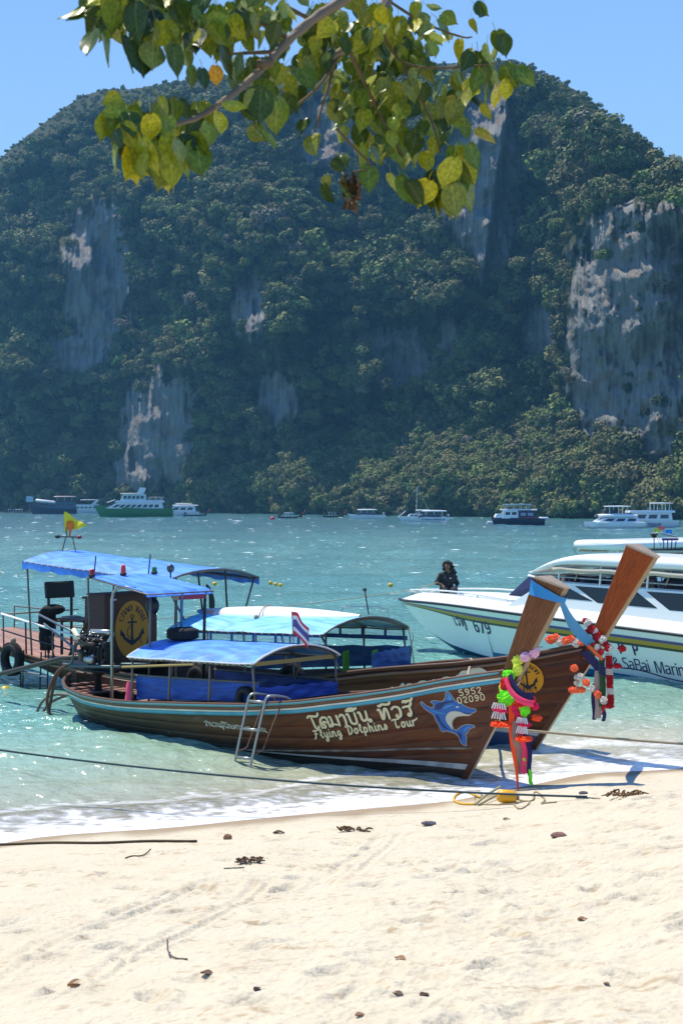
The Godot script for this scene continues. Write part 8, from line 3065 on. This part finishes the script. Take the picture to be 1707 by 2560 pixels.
	twig.call("thin curved twig on the upper left sand below the brown rope", [[314, 2147], [330, 2141], [352, 2142], [366, 2136], [378, 2131, 0.03]], 0.007, mat(Color(0.33, 0.25, 0.17), 0.9))
	twig.call("V shaped twig standing up from the left foreground sand", [[419, 2378, 0.07], [420, 2392, 0.02], [436, 2399], [469, 2401]], 0.006, mat(Color(0.36, 0.30, 0.27), 0.9))
	twig.call("straight greenish stick on the sand below the dark seaweed clump", [[560, 2173], [585, 2172], [611, 2171]], 0.006, mat(Color(0.28, 0.36, 0.30), 0.8))
	var weed := func(label: String, px: float, py: float, w: float, nn: int, mt: Material) -> void:
		var mm := MB.new()
		mm.smooth(true)
		var o := on_sand(px, py)
		for k in nn:
			var a := o + Vector3(rng.randf_range(-w, w), 0.01, rng.randf_range(-w, w) * 0.5)
			mm.tube(chaikin([a, a + Vector3(rng.randf_range(-0.06, 0.06), rng.randf_range(0.01, 0.06), rng.randf_range(-0.04, 0.04)), a + Vector3(rng.randf_range(-0.1, 0.1), 0.005, rng.randf_range(-0.06, 0.06))], 1), [0.010, 0.012, 0.012, 0.012, 0.008, 0.006].slice(0, 6), 5)
		var q := obj("seaweed", mm, mt)
		tag(q, label, "seaweed")
	weed.call("dark clump of dried seaweed on the upper sand, left of the middle", 626, 2156, 0.10, 16, blk)
	weed.call("spread of brown dried weed on the sand at the right", 1560, 1989, 0.24, 30, mat(Color(0.42, 0.31, 0.18), 0.9))
	weed.call("thin scatter of brown weed on the sand below the dolphin boat's bow", 883, 2078, 0.14, 14, mat(Color(0.36, 0.27, 0.16), 0.9))

func leaf_mesh(sd: int) -> ArrayMesh:
	# a heart-shaped leaf with a drip tip, folded on its midrib, hanging from its stalk at the origin; one unit long
	var rng := RandomNumberGenerator.new()
	rng.seed = sd
	var m := MB.new()
	m.smooth(true)
	var fold := rng.randf_range(0.05, 0.32)
	var curl := rng.randf_range(-0.15, 0.3)
	var twist := rng.randf_range(-0.5, 0.5)
	var wide := rng.randf_range(0.34, 0.44)
	var rows := []; var uvs := []
	for i in 11:
		var u := i / 10.0
		var w := wide * pow(sin(PI * clampf(pow(u, 0.62) * 0.97 + 0.03, 0.0, 1.0)), 0.9)
		if u > 0.8: w = lerpf(w, 0.012, smoothstep(0.8, 1.0, u))
		if i == 0: w = wide * 0.3
		var row := []; var ru := []
		for j in 7:
			var v := j / 3.0 - 1.0
			var lift := 0.09 * (1.0 - u) * absf(v) * (1.0 if u < 0.15 else 0.0)
			var p := Vector3(v * w, -u + lift + 0.02 * sin(u * 14.0 + v * 3.0) * absf(v), absf(v) * w * fold + curl * u * u + 0.02 * sin(v * 5.0 + u * 6.0))
			p = Basis(Vector3.UP, twist * u) * p
			row.append(p); ru.append(Vector2(v * 0.5 + 0.5, u))
		rows.append(row); uvs.append(ru)
	m.grid(rows, uvs)
	m.tube([Vector3(0, 0.0, 0), Vector3(0.02, 0.2, -0.04), Vector3(0.0, 0.42, -0.12)], [0.013, 0.011, 0.012], 5)
	return m.done()

func leaf_tex(sd: int, veins: Color, a: Color, b: Color) -> ImageTexture:
	var n := noise(sd, 0.06, 3)
	var im := Image.create(64, 96, false, Image.FORMAT_RGB8)
	for y in 96:
		for x in 64:
			var u := absf(x / 31.5 - 1.0)
			var t := y / 95.0
			var c := a.lerp(b, clampf(n.get_noise_2d(x, y) * 0.9 + 0.5, 0, 1))
			var vein := smoothstep(0.07, 0.02, u)
			var k := fposmod(t * 7.0 - u * 1.6, 1.0)
			vein = maxf(vein, smoothstep(0.10, 0.0, absf(k - 0.5)) * 0.6 * smoothstep(1.0, 0.6, u))
			im.set_pixel(x, y, c.lerp(veins, vein * 0.7))
	return ImageTexture.create_from_image(im)

func leafy_branch() -> void:
	var t := thing("overhanging_branch", "leafy tree branch hanging into the top of the view, with glossy heart shaped leaves", "branch")
	var rng := RandomNumberGenerator.new()
	rng.seed = 321
	var bark := mat(Color(0.50, 0.43, 0.34), 0.85)
	bark.normal_enabled = true
	bark.normal_texture = normal_tex(128, 91, 0.05, 4.0)
	var twigm := mat(Color(0.40, 0.33, 0.22), 0.85)
	var limbs := [
		["limb", [[960, -75, 6.6], [861, 0, 6.45], [790, 42, 6.4], [722, 98, 6.3], [671, 156, 6.2], [620, 205, 6.1], [569, 246, 6.0], [502, 293, 5.9], [450, 308, 5.8], [413, 317, 5.75], [350, 321, 5.7]], 0.026, 0.005],
		["limb", [[1000, -70, 7.0], [968, 0, 6.9], [941, 54, 6.8], [892, 103, 6.75], [850, 130, 6.7], [807, 158, 6.65]], 0.027, 0.014],
		["twig", [[720, 96, 6.3], [680, 72, 6.25], [640, 53, 6.2], [560, 66, 6.1], [480, 76, 6.0]], 0.011, 0.005],
		["twig", [[680, 130, 6.3], [620, 132, 6.2], [573, 135, 6.1]], 0.010, 0.005],
		["twig", [[671, 156, 6.2], [660, 158, 6.15], [647, 160, 6.1]], 0.024, 0.016],
		["twig", [[838, 140, 6.7], [826, 200, 6.65], [806, 262, 6.6], [789, 322, 6.55]], 0.010, 0.005],
		["twig", [[870, 125, 6.8], [905, 195, 6.9], [941, 268, 7.0], [975, 335, 7.0], [1012, 402, 7.0]], 0.010, 0.005],
		["twig", [[941, 60, 6.9], [975, 120, 7.0], [1008, 165, 7.0], [1120, 172, 7.1], [1236, 158, 7.1]], 0.009, 0.004],
		["twig", [[1008, 165, 7.0], [1040, 230, 7.0], [1080, 300, 7.0], [1100, 380, 7.0]], 0.008, 0.004],
		["twig", [[850, 135, 6.7], [800, 215, 6.6], [745, 262, 6.5], [690, 292, 6.4]], 0.009, 0.004],
		["twig", [[700, 10, 6.5], [760, 40, 6.5], [830, 75, 6.6], [872, 105, 6.7]], 0.011, 0.008],
		["twig", [[968, 0, 7.0], [1060, 60, 7.1], [1160, 96, 7.2], [1180, 92, 7.2]], 0.008, 0.003],
		["twig", [[840, 320, 6.8], [900, 385, 6.8], [940, 420, 6.8], [880, 430, 6.8]], 0.007, 0.004],
		["twig", [[430, 0, 5.9], [400, 30, 5.9], [330, 30, 5.8], [215, 15, 5.7]], 0.008, 0.003]]
	for l in limbs:
		var pts := []
		for q in l[1]: pts.append(P(q[0], q[1], q[2]))
		pts = chaikin(pts, 2)
		var rs := []
		for i in pts.size(): rs.append(lerpf(l[2], l[3], i / (pts.size() - 1.0)) * (1.0 + 0.10 * sin(i * 2.3)))
		var m := MB.new()
		m.smooth(true)
		m.tube(pts, rs, 9)
		obj(l[0], m, bark if l[0] == "limb" else twigm, t)
	var meshes := []
	for k in 9: meshes.append(leaf_mesh(500 + k))
	var mats := []
	for k in 8:
		var a: Color = [Color(0.60, 0.63, 0.14), Color(0.44, 0.52, 0.12), Color(0.30, 0.38, 0.10), Color(0.68, 0.69, 0.15), Color(0.58, 0.60, 0.24), Color(0.86, 0.80, 0.14), Color(0.22, 0.31, 0.10), Color(0.95, 0.66, 0.14)][k]
		var m := mat(Color.WHITE, 0.33)
		m.metallic_specular = 0.35
		m.albedo_texture = leaf_tex(600 + k, a.lightened(0.25), a, a.darkened(0.25))
		var tr: float = [0.95, 0.85, 0.6, 1.0, 0.9, 1.0, 0.4, 1.0][k]
		m.backlight = Color(tr, tr, tr * 0.5)
		mats.append(m)
	var count := [0]
	var extra := []
	var leaf := func(px: float, py: float, d: float, size: float, lean: float, kind: int) -> void:
		var bb := Basis(Vector3.BACK, lean) * Basis(Vector3.RIGHT, rng.randf_range(-0.5, 0.5)) * Basis(Vector3.UP, rng.randf_range(-1.2, 1.2) + (PI if rng.randf() < 0.5 else 0.0))
		if count[0] >= 300:
			extra.append(Transform3D(bb.scaled(Vector3.ONE * size), P(px, py, d + 0.25)))
			return
		var o := MeshInstance3D.new()
		o.mesh = meshes[rng.randi() % meshes.size()]
		o.material_override = mats[kind]
		o.name = "leaf"
		t.add_child(o, true)
		o.transform = Transform3D(bb.scaled(Vector3.ONE * size), P(px, py, d))
		count[0] += 1
	var pick := func(dark: float) -> int:
		var r := rng.randf()
		if r < dark: return [6, 2, 2, 1][rng.randi() % 4]
		r = rng.randf()
		if r < 0.12: return 5
		return [0, 1, 3, 4, 0, 3][rng.randi() % 6]
	# leaves one can make out along the edges: bearing of the stalk end, length, lean
	var edge := [[222, 22, 5.7, 64, -0.95, 1], [205, 18, 5.7, 66, -1.0, 4], [240, 40, 5.7, 60, -0.1, 0], [232, 80, 5.6, 90, -0.05, 2], [255, 82, 5.6, 84, 0.1, 1],
		[340, 10, 5.5, 100, 0.0, 6], [312, 90, 5.6, 102, 0.1, 2], [352, 105, 5.6, 98, 0.05, 6], [385, 108, 5.6, 84, 0.0, 4], [434, 112, 5.6, 88, 0.0, 2], [478, 165, 5.7, 62, -0.1, 1], [505, 172, 5.7, 60, 0.05, 6], [553, 112, 5.8, 86, 0.2, 6], [538, 165, 5.8, 50, 0.1, 7], [605, 140, 5.9, 60, -0.15, 2],
		[300, 240, 5.6, 52, -1.2, 3], [305, 262, 5.6, 52, -1.25, 0], [318, 275, 5.6, 70, -1.4, 3], [268, 288, 5.6, 72, -0.3, 3], [282, 290, 5.6, 66, 0.05, 1], [298, 352, 5.6, 94, -0.15, 0], [322, 340, 5.6, 70, 0.1, 3], [335, 362, 5.6, 100, 0.05, 5], [370, 360, 5.6, 95, 0.2, 1], [402, 352, 5.7, 92, 0.0, 4], [428, 358, 5.7, 98, 0.02, 4], [470, 350, 5.7, 96, 0.35, 1], [490, 358, 5.7, 92, 0.25, 1], [400, 245, 5.7, 60, 0.5, 3], [420, 252, 5.7, 80, 0.0, 4], [560, 258, 5.9, 60, 1.35, 5], [545, 282, 5.9, 62, 0.1, 5], [520, 310, 5.8, 66, 0.1, 0], [380, 345, 5.6, 50, 0.6, 2], [450, 338, 5.7, 64, 0.8, 6], [475, 342, 5.7, 72, 0.9, 1],
		[640, 230, 6.1, 60, -0.5, 4], [655, 220, 6.1, 100, -0.1, 2], [690, 248, 6.2, 96, 0.05, 1], [628, 315, 6.1, 64, 0.75, 4], [665, 330, 6.1, 64, 0.3, 0], [758, 300, 6.4, 60, -0.1, 2], [780, 340, 6.4, 66, 0.1, 4],
		[1188, 12, 7.1, 44, 0.9, 1], [1205, 8, 7.1, 52, -0.25, 2], [1180, 48, 7.1, 40, 0.5, 3], [1068, 12, 7.1, 40, 1.3, 4], [1105, 35, 7.1, 48, 0.9, 0], [1240, 78, 7.1, 60, 0.35, 1], [1252, 88, 7.1, 58, 0.3, 2], [1150, 100, 7.1, 58, -0.1, 5], [1195, 130, 7.1, 60, 0.05, 2], [1260, 165, 7.1, 66, 0.55, 1], [1290, 170, 7.1, 76, 0.65, 1], [1265, 200, 7.1, 52, 0.0, 5], [1240, 210, 7.1, 62, 0.0, 5], [1215, 200, 7.1, 70, 0.05, 1], [1180, 200, 7.1, 64, -0.1, 5], [1205, 262, 7.1, 44, 0.7, 3], [1190, 325, 7.0, 66, 0.95, 4], [1175, 360, 7.0, 74, 0.25, 1], [1150, 415, 7.0, 62, 0.5, 4], [1160, 440, 7.0, 100, 0.15, 4], [1130, 435, 7.0, 100, 0.05, 1], [1115, 460, 7.0, 88, 0.25, 4], [1082, 445, 7.0, 98, 0.0, 4], [1000, 440, 6.9, 92, 0.5, 1], [975, 435, 6.9, 56, 0.35, 0], [1020, 455, 6.9, 72, 0.55, 6], [920, 415, 6.8, 76, 0.05, 1], [850, 390, 6.8, 40, 0.6, 2], [812, 462, 6.8, 56, 0.4, 2], [818, 440, 6.8, 34, -0.2, 4], [862, 450, 6.8, 66, 0.05, 4], [830, 405, 6.8, 46, 1.0, 6]]
	for q in edge: leaf.call(q[0] + 0.0, q[1] + 0.0, q[2] + 0.0, q[3] * q[2] / F * 1.0, q[4] + 0.0, q[5])
	var fills := [[400, 385, 110, 40, 14, 5.65, 88, 0.2], [350, 330, 80, 40, 8, 5.7, 76, 0.15], [1105, 440, 70, 55, 12, 7.0, 80, 0.2], [1180, 190, 80, 70, 10, 7.1, 60, 0.2], [640, 30, 90, 60, 16, 6.3, 70, 0.4], [860, 70, 110, 70, 22, 6.8, 62, 0.35], [1000, 80, 110, 70, 16, 7.05, 58, 0.35], [330, 25, 110, 60, 40, 5.85, 82, 0.35], [470, 60, 110, 70, 32, 5.95, 70, 0.3], [590, 50, 80, 80, 18, 6.2, 66, 0.35], [430, 300, 120, 38, 16, 5.85, 66, 0.2], [610, 215, 55, 60, 10, 6.1, 66, 0.3], [700, 215, 60, 70, 16, 6.35, 70, 0.35], [770, 90, 90, 90, 24, 6.6, 62, 0.3], [900, 190, 110, 110, 46, 6.9, 60, 0.3], [1010, 150, 120, 130, 30, 7.05, 58, 0.25], [1060, 310, 110, 110, 26, 7.0, 66, 0.25], [930, 320, 80, 80, 14, 6.9, 62, 0.3]]
	for q in fills:
		for k in int(q[4] * 1.5):
			var a := rng.randf() * TAU
			var r := sqrt(rng.randf())
			leaf.call(q[0] + cos(a) * r * q[2], q[1] + sin(a) * r * q[3] - 20.0, q[5] + rng.randf_range(-0.3, 0.3), q[6] * q[5] / F * rng.randf_range(0.7, 1.1), rng.randfn() * 0.35, pick.call(q[7]))
	for g in 4:
		var mm := MultiMesh.new()
		mm.transform_format = MultiMesh.TRANSFORM_3D
		mm.mesh = meshes[g * 2]
		var mine := []
		for i in extra.size():
			if i % 4 == g: mine.append(extra[i])
		mm.instance_count = mine.size()
		for i in mine.size(): mm.set_instance_transform(i, mine[i])
		var ex := MultiMeshInstance3D.new()
		ex.name = "inner_leaves"
		ex.multimesh = mm
		ex.material_override = mats[[1, 0, 2, 4][g]]
		t.add_child(ex, true)
		tag(ex, "", "", "", "stuff")
	# a wad of dead leaves and old twigs caught in the outer twigs
	var dm := MB.new()
	var c := P(882, 468, 6.8)
	for k in 46:
		var u := rng.randf()
		var o := c + Vector3(rng.randfn() * 0.022 * (1.2 - u * 0.8), 0.07 - u * 0.17, rng.randfn() * 0.02)
		var d := Vector3(rng.randfn(), rng.randfn() - 0.6, rng.randfn()).normalized() * 0.035
		var e := d.cross(Vector3(rng.randfn(), rng.randfn(), rng.randfn())).normalized() * 0.014
		dm.quad(o - d, o + e, o + d, o - e)
	tag(obj("dead_leaf_wad", dm, mat(Color(0.36, 0.25, 0.13), 0.9), t), "", "", "", "stuff")
